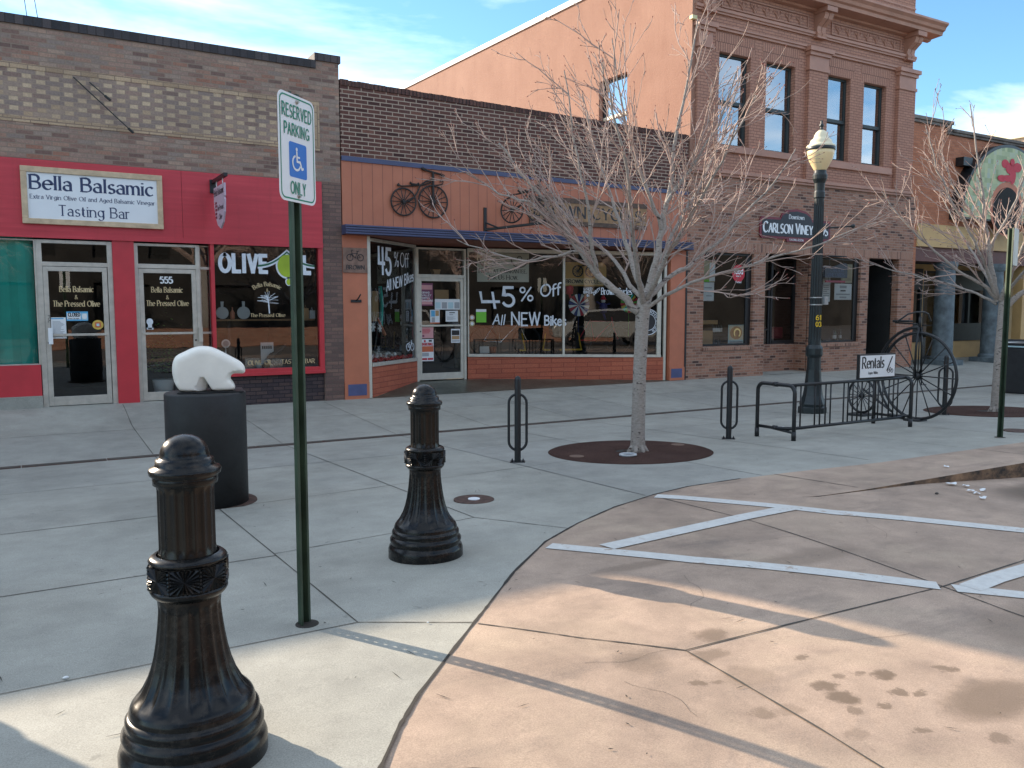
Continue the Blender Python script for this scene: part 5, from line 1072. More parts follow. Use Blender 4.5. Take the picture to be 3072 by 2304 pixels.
for bx in (13.78, 17.52, 21.16):
    pr_ = [(0, 8.26), (.12, 8.26), (.14, 8.32), (.10, 8.40), (.12, 8.50), (.22, 8.58), (.30, 8.64), (.34, 8.74), (.34, 8.80), (.40, 8.82), (.40, 8.92), (0, 8.92)]
    mb = MB()
    for x0, x1 in ((bx, bx + .15), (bx + .17, bx + .32)): mb.prism(pr_, (x0, FY - .0, 0), -Y_, Z_, X_, 0, x1 - x0)
    mb.box(bx - .03, bx + .35, FY - .43, FY, 8.79, 8.905); mb.box(bx - .02, bx + .34, FY - .14, FY, 8.22, 8.262)
    mb.build('cornice_bracket', m_brown, B3, recalc=True)
mb = MB(); mb.box(13.5, 21.62, FY - .02, FY + .35, 9.97, 10.12); mb.box(13.55, 21.60, FY - .012, FY - .0, 9.62, 9.66); mb.build('parapet_cap', m_brown, B3)
mb = MB().box(13.38, 13.52, FY - .12, FY - .02, 7.98, 8.06); mb.build('flood_lamp', flat('pale_yellow_lens', (.6, .55, .3)), B3)
# ground floor windows, entries
def shopwin(a, b, z0, z1, y):
    mb = MB(); mb.box(a, a + .03, y, y + .05, z0, z1); mb.box(b - .17, b, y, y + .05, z0, z1); mb.box(a + .03, b - .17, y, y + .05, z0, z0 + .05); mb.box(a + .03, b - .17, y, y + .05, z1 - .05, z1)
    w_ = mb.build('window', m_sash, B3); MB().quad((a + .03, y + .02, z0 + .05), (b - .17, y + .02, z0 + .05), (b - .17, y + .02, z1 - .05), (a + .03, y + .02, z1 - .05)).build('pane', G_shop, w_); return w_
w1 = shopwin(14.0, 15.64, .60, 2.83, FY + .08); w2 = shopwin(18.13, 19.70, .60, 2.83, FY + .08)
mb = MB(); room(mb, 13.7, 16.0, FY + .2, 17.5, .45, 2.95); room(mb, 17.9, 20.0, FY + .2, 17.5, .45, 2.95); room(mb, 16.0, 17.9, 15.45, 18, -.3, 2.95); room(mb, 20.0, 21.5, 16.2, 18, -.3, 2.95)
mb.quad((16.05, FY + .1, 2.87), (16.05, 15.5, 2.87), (17.86, 15.5, 2.87), (17.86, FY + .1, 2.87)); mb.quad((20.0, FY + .1, 2.87), (20.0, 16.3, 2.87), (21.4, 16.3, 2.87), (21.4, FY + .1, 2.87)); mb.quad((20.03, FY + .2, -.3), (20.03, FY + .2, 2.9), (20.03, 16.2, 2.9), (20.03, 16.2, -.3)); mb.quad((21.33, FY + .2, -.3), (21.33, 16.2, -.3), (21.33, 16.2, 2.9), (21.33, FY + .2, 2.9))  # right recess side walls near-black: deep shade put into their colour
mb.build('interior', [m_dark, m_dfl], B3)
f = frame(B3, 16.06, 17.02, -.2, 2.84, 15.32, .07, m_sash, transom=(2.08, 2.15), glassm=G_shop)
d4 = door(B3, 16.14, 16.95, -.13, 2.08, 15.34, m_sash, G_shop, .95)
mb = MB(); mb.box(17.02, 17.86, 15.31, 15.38, .57, .66); mb.box(17.80, 17.86, 15.31, 15.38, .66, 2.84); mb.box(17.02, 17.80, 15.31, 15.38, 2.76, 2.84); w3 = mb.build('window', m_sash, B3); MB().quad((17.02, 15.35, .66), (17.80, 15.35, .66), (17.80, 15.35, 2.76), (17.02, 15.35, 2.76)).build('pane', G_shop, w3)
d5 = door(B3, 20.1, 21.28, -.14, 2.3, 16.1, m_sash, G_shop, .95)
mb = MB(); mb.quad((16.05, FY - .02, -.155), (17.86, FY - .02, -.155), (17.86, 15.5, -.14), (16.05, 15.5, -.14)); mb.quad((20.03, FY - .02, -.155), (21.33, FY - .02, -.155), (21.33, 16.3, -.13), (20.03, 16.3, -.13)); mb.build('threshold', m_conc, B3)
# signs
cs = thing('shop_sign_board', 'dark blue-black sign with maroon border reading Carlson Vineyards on mixed red brick', 'sign', (17.05, FY - .05, 3.5))
def ogee(w_, h, c):
    return [(-w_ / 2, -h / 2 + c), (-w_ / 2 + c, -h / 2), (w_ / 2 - c, -h / 2), (w_ / 2, -h / 2 + c), (w_ / 2, h / 2 - c), (w_ / 2 - c, h / 2), (.58, h / 2), (.50, h / 2 + .12), (.32, h / 2 + .20), (.0, h / 2 + .24), (-.32, h / 2 + .20), (-.50, h / 2 + .12), (-.58, h / 2), (-w_ / 2 + c, h / 2), (-w_ / 2, h / 2 - c)]
MB().prism(ogee(2.58, .52, .06), (17.06, FY - .012, 3.49), X_, Z_, FRONT, 0, .03).build('border', m_maroon, cs); MB().prism(ogee(2.44, .40, .04), (17.06, FY - .012, 3.49), X_, Z_, FRONT, .03, .038).build('panel', m_nblack, cs)
MB().box(16.72, 17.42, FY - .045, FY - .012, 3.17, 3.26).build('tab', m_maroon, cs)
yy = FY - .05
lettering('lettering', cs, m_signw, [("Carlson Vineyards", (17.06, yy, 3.375), X_, Z_, FRONT, .25, dict(width=2.36, align='c', style='serif', thick=.22, thin=.08, caps=.86)), ("Downtown", (17.06, yy, 3.735), X_, Z_, FRONT, .10, dict(width=.56, align='c', style='serif', thick=.16, thin=.06)), ("TASTING ROOM", (17.07, yy, 3.195), X_, Z_, FRONT, .05, dict(width=.52, align='c', style='serif', thick=.18, thin=.08))])
hs = thing('hanging_sign', 'small dark wave-topped Carlson Vineyards sign hanging in front of the right tasting room window', 'sign', (18.35, FY - .25, 2.5))
pts = [(-.44, -.15), (-.42, -.17), (.42, -.17), (.44, -.15), (.44, .17), (.38, .21), (.2, .20), (-.05, .13), (-.25, .09), (-.40, .11), (-.44, .08)]
MB().prism(pts, (18.35, FY - .25, 2.46), X_, Z_, FRONT, -.02, .02).build('panel', m_nblack, hs); MB().box(17.97, 18.73, FY - .265, FY - .235, 2.17, 2.22).build('bar', m_maroon, hs)
mb = MB(); mb.tube([(18.1, FY - .25, 2.58), (18.1, FY - .25, 2.84)], .006, 5); mb.tube([(18.65, FY - .25, 2.66), (18.65, FY - .25, 2.84)], .006, 5); mb.tube([(18.08, FY - .25, 2.29), (18.08, FY - .25, 2.2)], .006, 5); mb.tube([(18.6, FY - .25, 2.29), (18.6, FY - .25, 2.2)], .006, 5); mb.box(18.0, 18.75, FY - .27, FY - .01, 2.84, 2.86); mb.build('hanger', m_blk3, hs)
lettering('lettering', hs, flat('dim_sign_lettering', (.06, .07, .10)), [("CARLSON", (18.38, FY - .271, 2.44), X_, Z_, FRONT, .085, dict(width=.5, align='c', **T1)), ("VINEYARDS", (18.35, FY - .271, 2.325), X_, Z_, FRONT, .085, dict(width=.66, align='c', **T1))])
fs = thing('round_window_sign', 'round red food network sign on the glass of the left tasting room window', 'sign', (15.2, FY + .07, 2.35))
mb = MB(); disc(mb, (15.21, FY + .085, 2.35), X_, Z_, FRONT, .21, .21, 32, h=.0); mb.build('disc', m_redpr, fs)
lettering('lettering', fs, m_paper, [("food", (15.21, FY + .083, 2.34), X_, Z_, FRONT, .12, dict(width=.30, align='c', style='sans', thick=.22)), ("network", (15.21, FY + .083, 2.27), X_, Z_, FRONT, .035, dict(width=.16, align='c', style='sans', thick=.2)), ("Visited", (15.21, FY + .083, 2.12), X_, Z_, FRONT, .04, dict(width=.2, align='c', style='sans', thick=.2))])
yy = FY + .125
poster('window_poster', 'tall white and green poster at the upper left of the left tasting room window', 'poster', 14.11, 14.47, 2.13, 2.63, yy, flat('pale_poster', (.45, .42, .28)), [(.0, .5, .0, .12, m_gpr), (.5, 1, .05, .9, m_paper)])
o = poster('window_poster', 'white printed notice below the green poster in the left tasting room window', 'poster', 14.09, 14.45, 1.68, 2.12, yy, m_paper, [(.1, .8, .68, .74, m_grey), (.1, .9, .48, .53, m_cblue), (.3, .8, .25, .3, m_grey)])
bp_ = poster('bread_poster', 'white poster with a round golden pastry low in the left tasting room window', 'poster', 14.95, 15.50, .63, 1.10, yy, m_cyan, [(.04, .96, .22, .97, flat('cream_print', (.66, .60, .46))), (.1, .85, .06, .14, m_grey)])
mb = MB(); disc(mb, (15.22, yy - .005, .905), X_, Z_, FRONT, .21, .155, 30, h=.0); mb.mat(1); mb.ring((15.23, yy - .006, .90), X_, Z_, FRONT, .10, .03, 20, 4, a0=-1, a1=4); mb.build('printed_pastry', [flat('pastry_orange', (.56, .30, .13)), flat('pastry_gold', (.60, .42, .16))], bp_)
def bottle(x, y, z, m, lab, h=1.0):
    mb = MB(); mb.lathe([(.036, 0), (.038, .02), (.038, .19 * h), (.014, .24 * h), (.014, .31 * h)], (x, y, z), 12); mb.mat(1).lathe([(.039, .05), (.039, .14)], (x, y, z), 12, cap=False)
    tag(mb.build('wine_bottle', [m, m_paper], smooth=True), lab, 'bottle', 'wine bottles in the tasting room windows')
m_bot = flat('dark_bottle_glass', (.015, .02, .012), .12)
R_ = random.Random(14)
tag(MB().box(14.06, 14.48, FY + .16, FY + .5, .47, .97).build('wooden_crate', m_card, bevel=.008), 'plain tan wooden box at the lower left of the left tasting room window', 'box')
tag(MB().box(14.10, 14.68, FY + .2, FY + .45, 1.12, 1.22).build('wooden_crate', m_card, bevel=.008), 'long flat tan crate stacked over the bottles in the left tasting room window', 'box')
sh = thing('bottle_shelf', 'small dark shelf holding dark wine bottles behind the pastry poster', 'shelf', (14.75, FY + .35, .8)); MB().box(14.5, 15.45, FY + .22, FY + .5, .86, .88).build('board', m_blk3, sh); MB().box(14.5, 14.53, FY + .22, FY + .5, .46, 1.13).build('side', m_blk3, sh); MB().box(15.42, 15.45, FY + .22, FY + .5, .46, 1.13).build('side', m_blk3, sh)
for i in range(5): bottle(14.58 + .082 * i, FY + .33, .882, m_bot, 'dark wine bottle in the row on the small tasting room shelf', .85)
for i in range(4): bottle(14.58 + .085 * i, FY + .33, .462, m_bot, 'dark wine bottle in the row under the small tasting room shelf', 1.0)
poster('window_poster', 'narrow white poster at the left edge of the right tasting room window', 'poster', 18.33, 18.63, 1.68, 2.62, yy, m_paper, lines(7, .1, .5, m_grey))
o = poster('window_poster', 'white wine list sheet in the right tasting room window under the poster', 'poster', 18.80, 19.50, 1.73, 2.16, yy, m_paper, [(.3, .7, .72, .88, m_grey), (.35, .65, .52, .6, m_ink), (.1, .9, .3, .38, m_grey), (.3, .7, .12, .2, m_grey)])
poster('window_poster', 'large pale poster at the upper right of the right tasting room window', 'poster', 19.05, 19.50, 2.18, 2.68, yy, flat('faded_poster', (.45, .43, .33)), [(.1, .9, .1, .9, flat('faded_print', (.36, .33, .24)))])
for i, (x, h) in enumerate(((18.5, .8), (18.62, .7), (19.05, 1.0), (19.15, 1.05), (19.32, 1.1))): bottle(x, FY + .3 + .03 * (i % 2), .46 if i < 2 else .64, [m_bot, flat('green_bottle', (.03, .07, .02), .12)][i % 2], ['short dark bottle furthest left in the right tasting room window', 'short green bottle second from left in the right tasting room window', 'dark bottle on the wooden box in the right tasting room window', 'green bottle on the wooden box in the right tasting room window', 'tall dark bottle furthest right in the right tasting room window'][i], h)
tag(MB().box(18.98, 19.42, FY + .18, FY + .48, .46, .64).build('wooden_crate', m_card, bevel=.008), 'low tan wooden box carrying bottles in the right tasting room window', 'box')
for i in range(5):
    mb = MB().lathe([(.03, 0), (.045, .05), (.05, .11), (.045, .11)], (18.46 + .1 * i, FY + .2, .46), 12); tag(mb.build('wine_glass', m_cyan, smooth=True), 'small clear glass in the row at the foot of the right tasting room window', 'glass', 'glasses in the right tasting room window')
tag(MB().box(17.1, 17.75, 15.6, 15.9, .7, 1.0).build('gift_carton', m_maroon, bevel=.01), 'dark red carton behind the entry window of the tasting room', 'carton')

# ================================================================== building four: orange brick restaurant on the right
B4 = thing('restaurant_building', 'orange brick restaurant front with stepped parapet, ochre band and blue grey columns', 'building', (27, FY, 0))
mb = MB(); mb.box(21.62, 23.25, FY, FY + .35, 4.625, 6.66); mb.box(21.955, 23.25, FY, FY + .35, 3.9, 4.625); mb.box(23.25, 40, FY, FY + .35, 3.9, 6.47); mb.box(21.70, 22.07, FY + .004, FY + .4, -.3, 3.9)
mb.box(21.62, 21.9, FY + .35, 30, -.3, 6.4); mb.box(21.9, 40, FY + .4, 30, 5.6, 5.8); mb.box(39.6, 40, FY + .35, 30, -.3, 6.2)
mb.build('wall', m_brkE, B4)
mb = MB(); mb.box(21.60, 23.43, FY - .06, FY + .40, 6.66, 6.74); mb.box(21.58, 23.47, FY - .10, FY + .42, 6.74, 6.84); mb.box(23.25, 40, FY - .06, FY + .40, 6.48, 6.55); mb.box(23.47, 40, FY - .10, FY + .42, 6.55, 6.64); mb.box(23.25, 23.47, FY - .055, FY + .39, 6.55, 6.66)
mb.build('parapet_cap', m_stone, B4, bevel=.015)
mb = MB(); mb.box(22.07, 40, FY - .03, FY + .3, 3.26, 3.9); mb.build('band', m_yel, B4)
MB().box(22.07, 40, FY + .05, FY + .5, 2.85, 3.26).build('lintel', paint('dark_maroon_beam', (.13, .045, .035), .6), B4)
for cx0 in (23.72, 26.25, 30.5):
    mb = MB(); mb.lathe([(.34, -.02), (.34, .05), (.29, .10), (.29, .14), (.27, 2.45), (.26, 2.62), (.30, 2.66), (.33, 2.75), (.33, 2.86)], (cx0, FY + .12, 0), 28); mb.smooth = False; mb.box(cx0 - .42, cx0 + .42, FY - .3, FY + .54, -.3, -.02)
    mb.build('column', m_col, B4, smooth=False)
mb = MB(); mb.wall(22.07, 39.6, -.3, 2.9, [(22.4, 25.0, .42, 2.75), (25.1, 26.15, -.2, 2.7), (26.3, 28.9, .42, 2.75)], 16.4, .15); mb.build('back_wall', m_yel, B4)
for a, b in ((22.4, 25.0), (26.3, 28.9)):
    mb = MB(); mb.box(a, a + .1, 16.36, 16.5, .42, 2.75); mb.box(b - .1, b, 16.36, 16.5, .42, 2.75); mb.box(a + .1, b - .1, 16.36, 16.5, .42, 1.0); mb.box(a + .1, b - .1, 16.36, 16.5, 2.1, 2.75); mb.box((a + b) / 2 - .05, (a + b) / 2 + .05, 16.36, 16.5, 1.0, 2.1)
    w_ = mb.build('window', m_sash, B4); MB().quad((a + .1, 16.42, 1.0), (b - .1, 16.42, 1.0), (b - .1, 16.42, 2.1), (a + .1, 16.42, 2.1)).build('pane', G_shop, w_)
door(B4, 25.1, 26.15, -.2, 2.7, 16.4, m_sash, G_shop, .95)
mb = MB(); room(mb, 22, 39.6, 16.6, 21, -.2, 2.95); mb.quad((22.07, FY + .4, 2.9), (22.07, 16.5, 2.9), (39.6, 16.5, 2.9), (39.6, FY + .4, 2.9)); mb.quad((22.07, FY + .3, -.3), (22.07, FY + .3, 2.9), (22.07, 16.5, 2.9), (22.07, 16.5, -.3)); mb.build('interior', [m_dark, m_dfl], B4)
mb = MB(); mb.quad((22.0, FY, -.164), (39.6, FY, -.164), (39.6, 16.5, -.14), (22.0, 16.5, -.14)); mb.build('porch_floor', m_conc, B4)
MB().box(27.9, 29.3, FY + .1, FY + .4, -.3, 2.85).build('porch_wall', m_yel, B4)
rs = thing('half_round_sign', 'big half round black rimmed sign with green checks and red pepper shapes on orange brick', 'sign', (25.95, FY - .2, 4.1))
ctr = Vector((25.98, FY, 4.08)); n = 40
arc = [(2.42 * cos(pi * i / n), 2.3 * sin(pi * i / n)) for i in range(n + 1)]; arc2 = [(2.30 * cos(pi * i / n), .05 + 2.16 * sin(pi * i / n)) for i in range(n + 1)]
MB().prism(arc, ctr, X_, Z_, FRONT, .0, .35).build('rim', m_blk2, rs)
k_ = NM('green_checks'); o_ = k_.sep(); wn_ = k_.n('ShaderNodeTexWhiteNoise'); wn_.noise_dimensions = '2D'; k_.l(k_.comb(k_.math('FLOOR', k_.math('DIVIDE', o_[0], .14)), k_.math('FLOOR', k_.math('DIVIDE', o_[2], .14))), wn_.inputs[0])
m_chk = k_.fin(k_.ramp(wn_.outputs[0], [(0, (.22, .27, .12, 1)), (.35, (.34, .38, .20, 1)), (.65, (.42, .44, .22, 1)), (1, (.33, .38, .30, 1))]), .5)
MB().prism(arc2, ctr, X_, Z_, FRONT, .35, .365).build('panel', m_chk, rs)
mb = MB(); disc(mb, ctr + Vector((-.1, -.368, .40)), X_, Z_, FRONT, .88, .80, 36, h=0); mb.mat(1); disc(mb, ctr + Vector((-.1, -.372, .34)), X_, Z_, FRONT, .74, .70, 36, h=0); mb.build('opening', [m_orp, m_dark], rs)
mb = MB()
for qi, (u, v, rx, rz) in enumerate(((-.30, 1.72, .20, .13), (-.02, 1.60, .25, .17), (.12, 1.42, .17, .28), (.35, 1.66, .22, .14), (-.45, 1.28, .24, .10), (-.15, 1.30, .28, .10), (.05, 1.80, .12, .10))): disc(mb, ctr + Vector((u, -.368, v)), X_, Z_, FRONT, rx, rz, 16, h=.003 + .003 * qi)
mb.build('red_shapes', m_redpr, rs)
MB().box(23.76, 24.2, FY - .25, FY - .001, 5.62, 5.86).build('speaker_box', m_blk2, B4)
B5 = thing('distant_building', 'pale peach roofline of a far building above the restaurant parapet', 'building', (70, 45, 0))
mb = MB().box(77, 110, 28, 45, -.5, 16.4); mb.build('wall', paint('pale_peach_wall', (.50, .36, .26), .8), B5); MB().box(76.7, 110, 27.7, 45.3, 16.4, 17.15).build('roof_edge', m_cream, B5)
# ================================================================== street things
def bollard(loc, label):
    r = thing('bollard', label, 'bollard', (0, 0, 0), 'black fluted bollards')
    def fl(n, z0, z1, amp, fade=.03):
        def f(a, z, rad):
            if z < z0 or z > z1: return rad
            k = min(1, (z - z0) / fade, (z1 - z) / fade)
            return rad - amp * k * abs(cos(a * n / 2)) ** .6
        return f
    mb = MB(); mb.smooth = True
    mb.lathe([(.243, -.06), (.245, .0), (.245, .055), (.238, .075), (.228, .085), (.226, .095), (.234, .108), (.234, .122), (.222, .138), (.216, .144), (.221, .156), (.220, .170), (.208, .186)], n=64)
    prof = [(.208, .186), (.206, .20), (.200, .215), (.185, .235), (.168, .26), (.150, .295), (.136, .335), (.125, .38), (.1165, .43), (.110, .48), (.1055, .53), (.103, .575), (.102, .60)]
    pf = []
    for (a, b), (c, d) in zip(prof, prof[1:]): pf += [(a + (c - a) * t / 4, b + (d - b) * t / 4) for t in range(4)]
    pf.append(prof[-1]); mb.lathe(pf, n=160, fn=fl(18, .225, .565, .010, .025), cap=False)
    mb.build('base', m_black, r)
    # collar: eight cast faces, each with a sunburst
    mb = MB(); mb.lathe([(.118, .612), (.1295, .616), (.1295, .699), (.118, .703)], n=8)
    mb.smooth = True; mb.lathe([(.102, .578), (.113, .584), (.122, .594), (.127, .604), (.126, .611), (.116, .618)], n=48, cap=False); mb.lathe([(.116, .697), (.126, .704), (.128, .711), (.122, .719), (.112, .726), (.102, .728)], n=48, cap=False); mb.smooth = False
    for kk in range(8):
        am = 2 * pi * (kk + .5) / 8; ap = .1295 * cos(pi / 8); nrm = Vector((cos(am), sin(am), 0)); tg = Vector((-sin(am), cos(am), 0)); c = nrm * (ap + .0005) + Z_ * .6575; hw = .1295 * sin(pi / 8) * .93; hh = .039; m = 40
        vs = [c + nrm * .009]
        for i in range(m):
            a = 2 * pi * i / m; s_ = 1 / max(abs(cos(a)), abs(sin(a))); e = .0075 if i % 2 else -.0004
            vs.append(c + tg * (hw * cos(a) * s_) + Z_ * (hh * sin(a) * s_) + nrm * e)
        mb.add(vs, [(0, 1 + i, 1 + (i + 1) % m) for i in range(m)])
        av = 2 * pi * kk / 8; q = Vector((cos(av), sin(av), 0)) * .1295
        for z in (.622, .635, .648, .661, .674, .687): mb.sphere(q + Z_ * z, .0065, 6, 4)
    mb.build('collar', m_black, r)
    mb = MB(); mb.smooth = True; mb.lathe([(.098, .71), (.096, .72), (.0945, .74)] + [(.0945, .74 + .011 * i) for i in range(1, 20)] + [(.0945, .96), (.097, .97)], n=128, fn=fl(18, .735, .962, .007, .012), cap=False); mb.build('shaft', m_blk_brown, r)
    mb = MB(); mb.smooth = True; mb.lathe([(.097, .965), (.104, .968), (.105, .99), (.103, .993), (.114, 1.0), (.117, 1.012), (.113, 1.022), (.098, 1.027), (.095, 1.034), (.093, 1.050), (.084, 1.055), (.080, 1.058), (.079, 1.072), (.074, 1.089), (.064, 1.106), (.049, 1.119), (.030, 1.128), (.012, 1.132), (.0, 1.133)], n=64, cap=False); mb.build('cap', m_black, r)
    return r
b_a = bollard(None, 'large black fluted bollard nearest to the viewer with a worn domed cap')
b_b = copy_tree(b_a); b_b['label'] = 'black fluted bollard standing beside the curved pink paving edge'
b_a.location = (.475, 2.965, walk_z(0, 2.96)); b_b.location = (2.27, 4.93, walk_z(0, 4.93)); b_b.rotation_euler.z = .35; b_a.rotation_euler.z = .12
# the carved bear on its drum
ped = thing('sculpture_pedestal', 'tall matt black drum pedestal with a flat base plate carrying the stone bear', 'pedestal', (1.41, 7.62, -.2))
pc = (1.41, 7.62, walk_z(1.4, 7.62))
mb = MB(); mb.smooth = True; mb.lathe([(.338, .012), (.338, .975), (.334, .985), (.326, .99)], pc, 64); mb.build('drum', m_blk3, ped)
MB().lathe([(.41, 0), (.41, .012)], pc, 48).build('base_plate', m_rust, ped)
rv = Vector((.984, -.176, 0)); nv = Vector((.176, .984, 0))
top = Vector((pc[0], pc[1], pc[2] + .99)) - rv * .055
MB().obox(top, rv, nv, Z_, -.17, .37, -.17, .17, .001, .012).build('plinth_plate', m_blk2, ped, bevel=.003)
bo = [(-.136, 0), (-.165, .03), (-.19, .08), (-.203, .14), (-.206, .19), (-.202, .24), (-.188, .285), (-.16, .312), (-.106, .337), (-.05, .365), (.0, .380), (.045, .386), (.11, .379), (.158, .360), (.22, .326), (.271, .296), (.33, .262), (.365, .238), (.386, .21), (.392, .18), (.388, .155), (.372, .144), (.33, .147), (.295, .148), (.274, .137), (.265, .115), (.272, .092), (.292, .066), (.304, .04), (.302, .018), (.285, .003), (.25, 0), (.13, 0), (.118, .022), (.108, .05), (.098, .062), (.086, .052), (.076, .02), (.07, 0)]
bp = []
for i in range(len(bo)):                            # round the outline once
    a, b = Vector(bo[i]), Vector(bo[(i + 1) % len(bo)]); bp += [a.lerp(b, .25), a.lerp(b, .75)]
bear = thing('bear_sculpture', 'smooth pale stone bear sculpture walking to the right on a black drum', 'sculpture', tuple(top + Z_ * .012))
def inset(poly, d):
    out = []; k = len(poly)
    for i in range(k):
        a, b, c = poly[i - 1], poly[i], poly[(i + 1) % k]
        t = (c - a); t.normalize(); out.append(b + Vector((-t.y, t.x)) * -d)
    return out
o3 = top + Z_ * .012; k = len(bp); vs = []; levels = [(.058, -.165), (.036, -.160), (.018, -.147), (.006, -.125), (0, -.09), (0, .09), (.006, .125), (.018, .147), (.036, .160), (.058, .165)]
area = sum(a.x * b.y - b.x * a.y for a, b in zip(bp, bp[1:] + bp[:1]))
fl_ = -1 if area > 0 else 1
for ins, t in levels:
    for i, p in enumerate(bp):
        ii = ins if p.y > .09 else ins * .45
        if .06 < p.x < .135 and p.y < .08:          # the belly arch opens out like a funnel
            fo = max(0, abs(t) - .085) / .08; ii = 0; p = Vector((.135 + (p.x - .135) * (1 + 1.9 * fo), p.y * (1 + 1.35 * fo)))
        a, c = bp[i - 1], bp[(i + 1) % k]; tt = (c - a); tt.normalize(); q = p + Vector((-tt.y, tt.x)) * ii * -fl_
        vs.append(o3 + rv * q.x + Z_ * max(q.y, .0) + nv * t)
mb = MB(); fs = [(j * k + i, j * k + (i + 1) % k, (j + 1) * k + (i + 1) % k, (j + 1) * k + i) for j in range(len(levels) - 1) for i in range(k)]
mb.add(vs, fs + [tuple(range(k)), tuple(range((len(levels) - 1) * k, len(levels) * k))[::-1]])
bo_ = mb.build('body', m_bear, bear, smooth=False, recalc=True)
md = bo_.modifiers.new('remesh', 'REMESH'); md.mode = 'VOXEL'; md.voxel_size = .006; md.use_smooth_shade = True
sm_ = bo_.modifiers.new('soft', 'SMOOTH'); sm_.factor = .6; sm_.iterations = 14
# cut of the belly arch: a raised hind leg arc
# U-channel posts and their signs
def u_post(root, base, u, m, h, name='post'):
    """hat section post with a row of punched holes; u across, m towards the sign face"""
    base = Vector(base); mb = MB(); t = .003
    sec = [(-.043, 0), (-.024, 0), (-.016, -.034), (.016, -.034), (.024, 0), (.043, 0)]
    for (a, b) in ((0, 1), (1, 2), (3, 4), (4, 5)):
        (x0, y0), (x1, y1) = sec[a], sec[b]; dx, dy = x1 - x0, y1 - y0; L = hypot(dx, dy); nx, ny = -dy / L * t, dx / L * t
        mb.prism([(x0, y0), (x1, y1), (x1 + nx, y1 + ny), (x0 + nx, y0 + ny)], base, u, m, Z_, -.05, h)
    n = int(h / .0254)
    for i in range(-1, n):
        z0 = i * .0254; z1 = z0 + .0254; zc = (z0 + z1) / 2; r = .0052; W = .016; q = [(W * cx / max(abs(cx), abs(cy)), .0127 * cy / max(abs(cx), abs(cy))) for cx, cy in [(cos(2 * pi * j / 8 + pi / 8), sin(2 * pi * j / 8 + pi / 8)) for j in range(8)]]
        q = [(W, .0127), (0, .0127), (-W, .0127), (-W, 0), (-W, -.0127), (0, -.0127), (W, -.0127), (W, 0)]; ang = [pi / 4, pi / 2, 3 * pi / 4, pi, 5 * pi / 4, 3 * pi / 2, 7 * pi / 4, 0]
        for yy_ in (-.034, -.031):
            vs = [base + u * a + m * yy_ + Z_ * (zc + b) for a, b in q] + [base + u * (r * cos(g)) + m * yy_ + Z_ * (zc + r * 1.15 * sin(g)) for g in ang]
            mb.add(vs, [(j, (j + 1) % 8, 8 + (j + 1) % 8, 8 + j) for j in range(8)])
    return mb.build(name, m_post, root)
def rrect(w_, h, r, n=6):
    P_ = []
    for cx, cy, a0 in ((w_ / 2 - r, h / 2 - r, 0), (-w_ / 2 + r, h / 2 - r, 90), (-w_ / 2 + r, -h / 2 + r, 180), (w_ / 2 - r, -h / 2 + r, 270)):
        P_ += [(cx + r * cos(radians(a0 + 90 * i / n)), cy + r * sin(radians(a0 + 90 * i / n))) for i in range(n + 1)]
    return P_
su = Vector((.232, .203, 0)).normalized(); smv = Vector((su.y, -su.x, 0))
sb0 = (1.20, 4.06, walk_z(0, 4.06))
rsn = thing('parking_sign', 'green and white Reserved Parking Only sign with wheelchair symbol on a green steel post', 'sign', sb0)
ut = Vector((.94, -.34, 0)).normalized()
u_post(rsn, sb0, su, smv, 2.62)
sc0 = Vector(sb0) + smv * .006 + Z_ * 2.355 + su * .01
MB().prism(rrect(.315, .505, .04), sc0, su, Z_, smv, 0, .0025).build('panel', m_signw, rsn)
mb = MB(); A_ = rrect(.293, .483, .034); B_ = rrect(.279, .469, .028); k = len(A_); vs = [sc0 + su * a + Z_ * b + smv * .0035 for a, b in A_] + [sc0 + su * a + Z_ * b + smv * .0035 for a, b in B_]
mb.add(vs, [(i, (i + 1) % k, k + (i + 1) % k, k + i) for i in range(k)]); mb.build('border', m_gsign, rsn)
pt = lambda a, b, n=.003: sc0 + su * a + Z_ * b + smv * n
lettering('lettering', rsn, m_gsign, [("RESERVED", pt(0, .142), su, Z_, smv, .057, dict(width=.252, align='c', style='sans', thick=.125, track=.26)), ("PARKING", pt(-.004, .060), su, Z_, smv, .052, dict(width=.215, align='c', style='sans', thick=.135, track=.26)), ("ONLY", pt(-.002, -.213), su, Z_, smv, .055, dict(width=.13, align='c', style='sans', thick=.13, track=.26))])
mb = MB().prism(rrect(.152, .165, .012), pt(.002, -.053, .0028), su, Z_, smv, 0, .0006); mb.build('blue_square', m_bsign, rsn)
mb = MB(); q = lambda a, b: pt(.002 + a * 1.12, -.053 + b * 1.1, .0045)
def flatline(mb, pts, w_):
    for (a, b), (c, d) in zip(pts, pts[1:]):
        L = hypot(c - a, d - b); nx, ny = -(d - b) / L * w_ / 2, (c - a) / L * w_ / 2; ex, ey = (c - a) / L * w_ * .3, (d - b) / L * w_ * .3
        _lift[0] = (_lift[0] + 1) % 6; e = smv * _lift[0] * .0001
        mb.add([q(a + nx - ex, b + ny - ey) + e, q(a - nx - ex, b - ny - ey) + e, q(c - nx + ex, d - ny + ey) + e, q(c + nx + ex, d + ny + ey) + e], [(0, 1, 2, 3)])
disc(mb, q(-.012, .047), su, Z_, smv, .0085, .0085, 16, h=.0003)
flatline(mb, [(-.011, .036), (-.009, -.005), (.014, -.005), (.027, -.034), (.037, -.030)], .010); flatline(mb, [(-.010, .014), (.010, .014)], .008)
flatline(mb, [(-.014 + .030 * cos(radians(a)), -.012 + .030 * sin(radians(a))) for a in range(110, 345, 15)], .009)
mb.build('wheelchair_symbol', m_signw, rsn)
mb = MB()
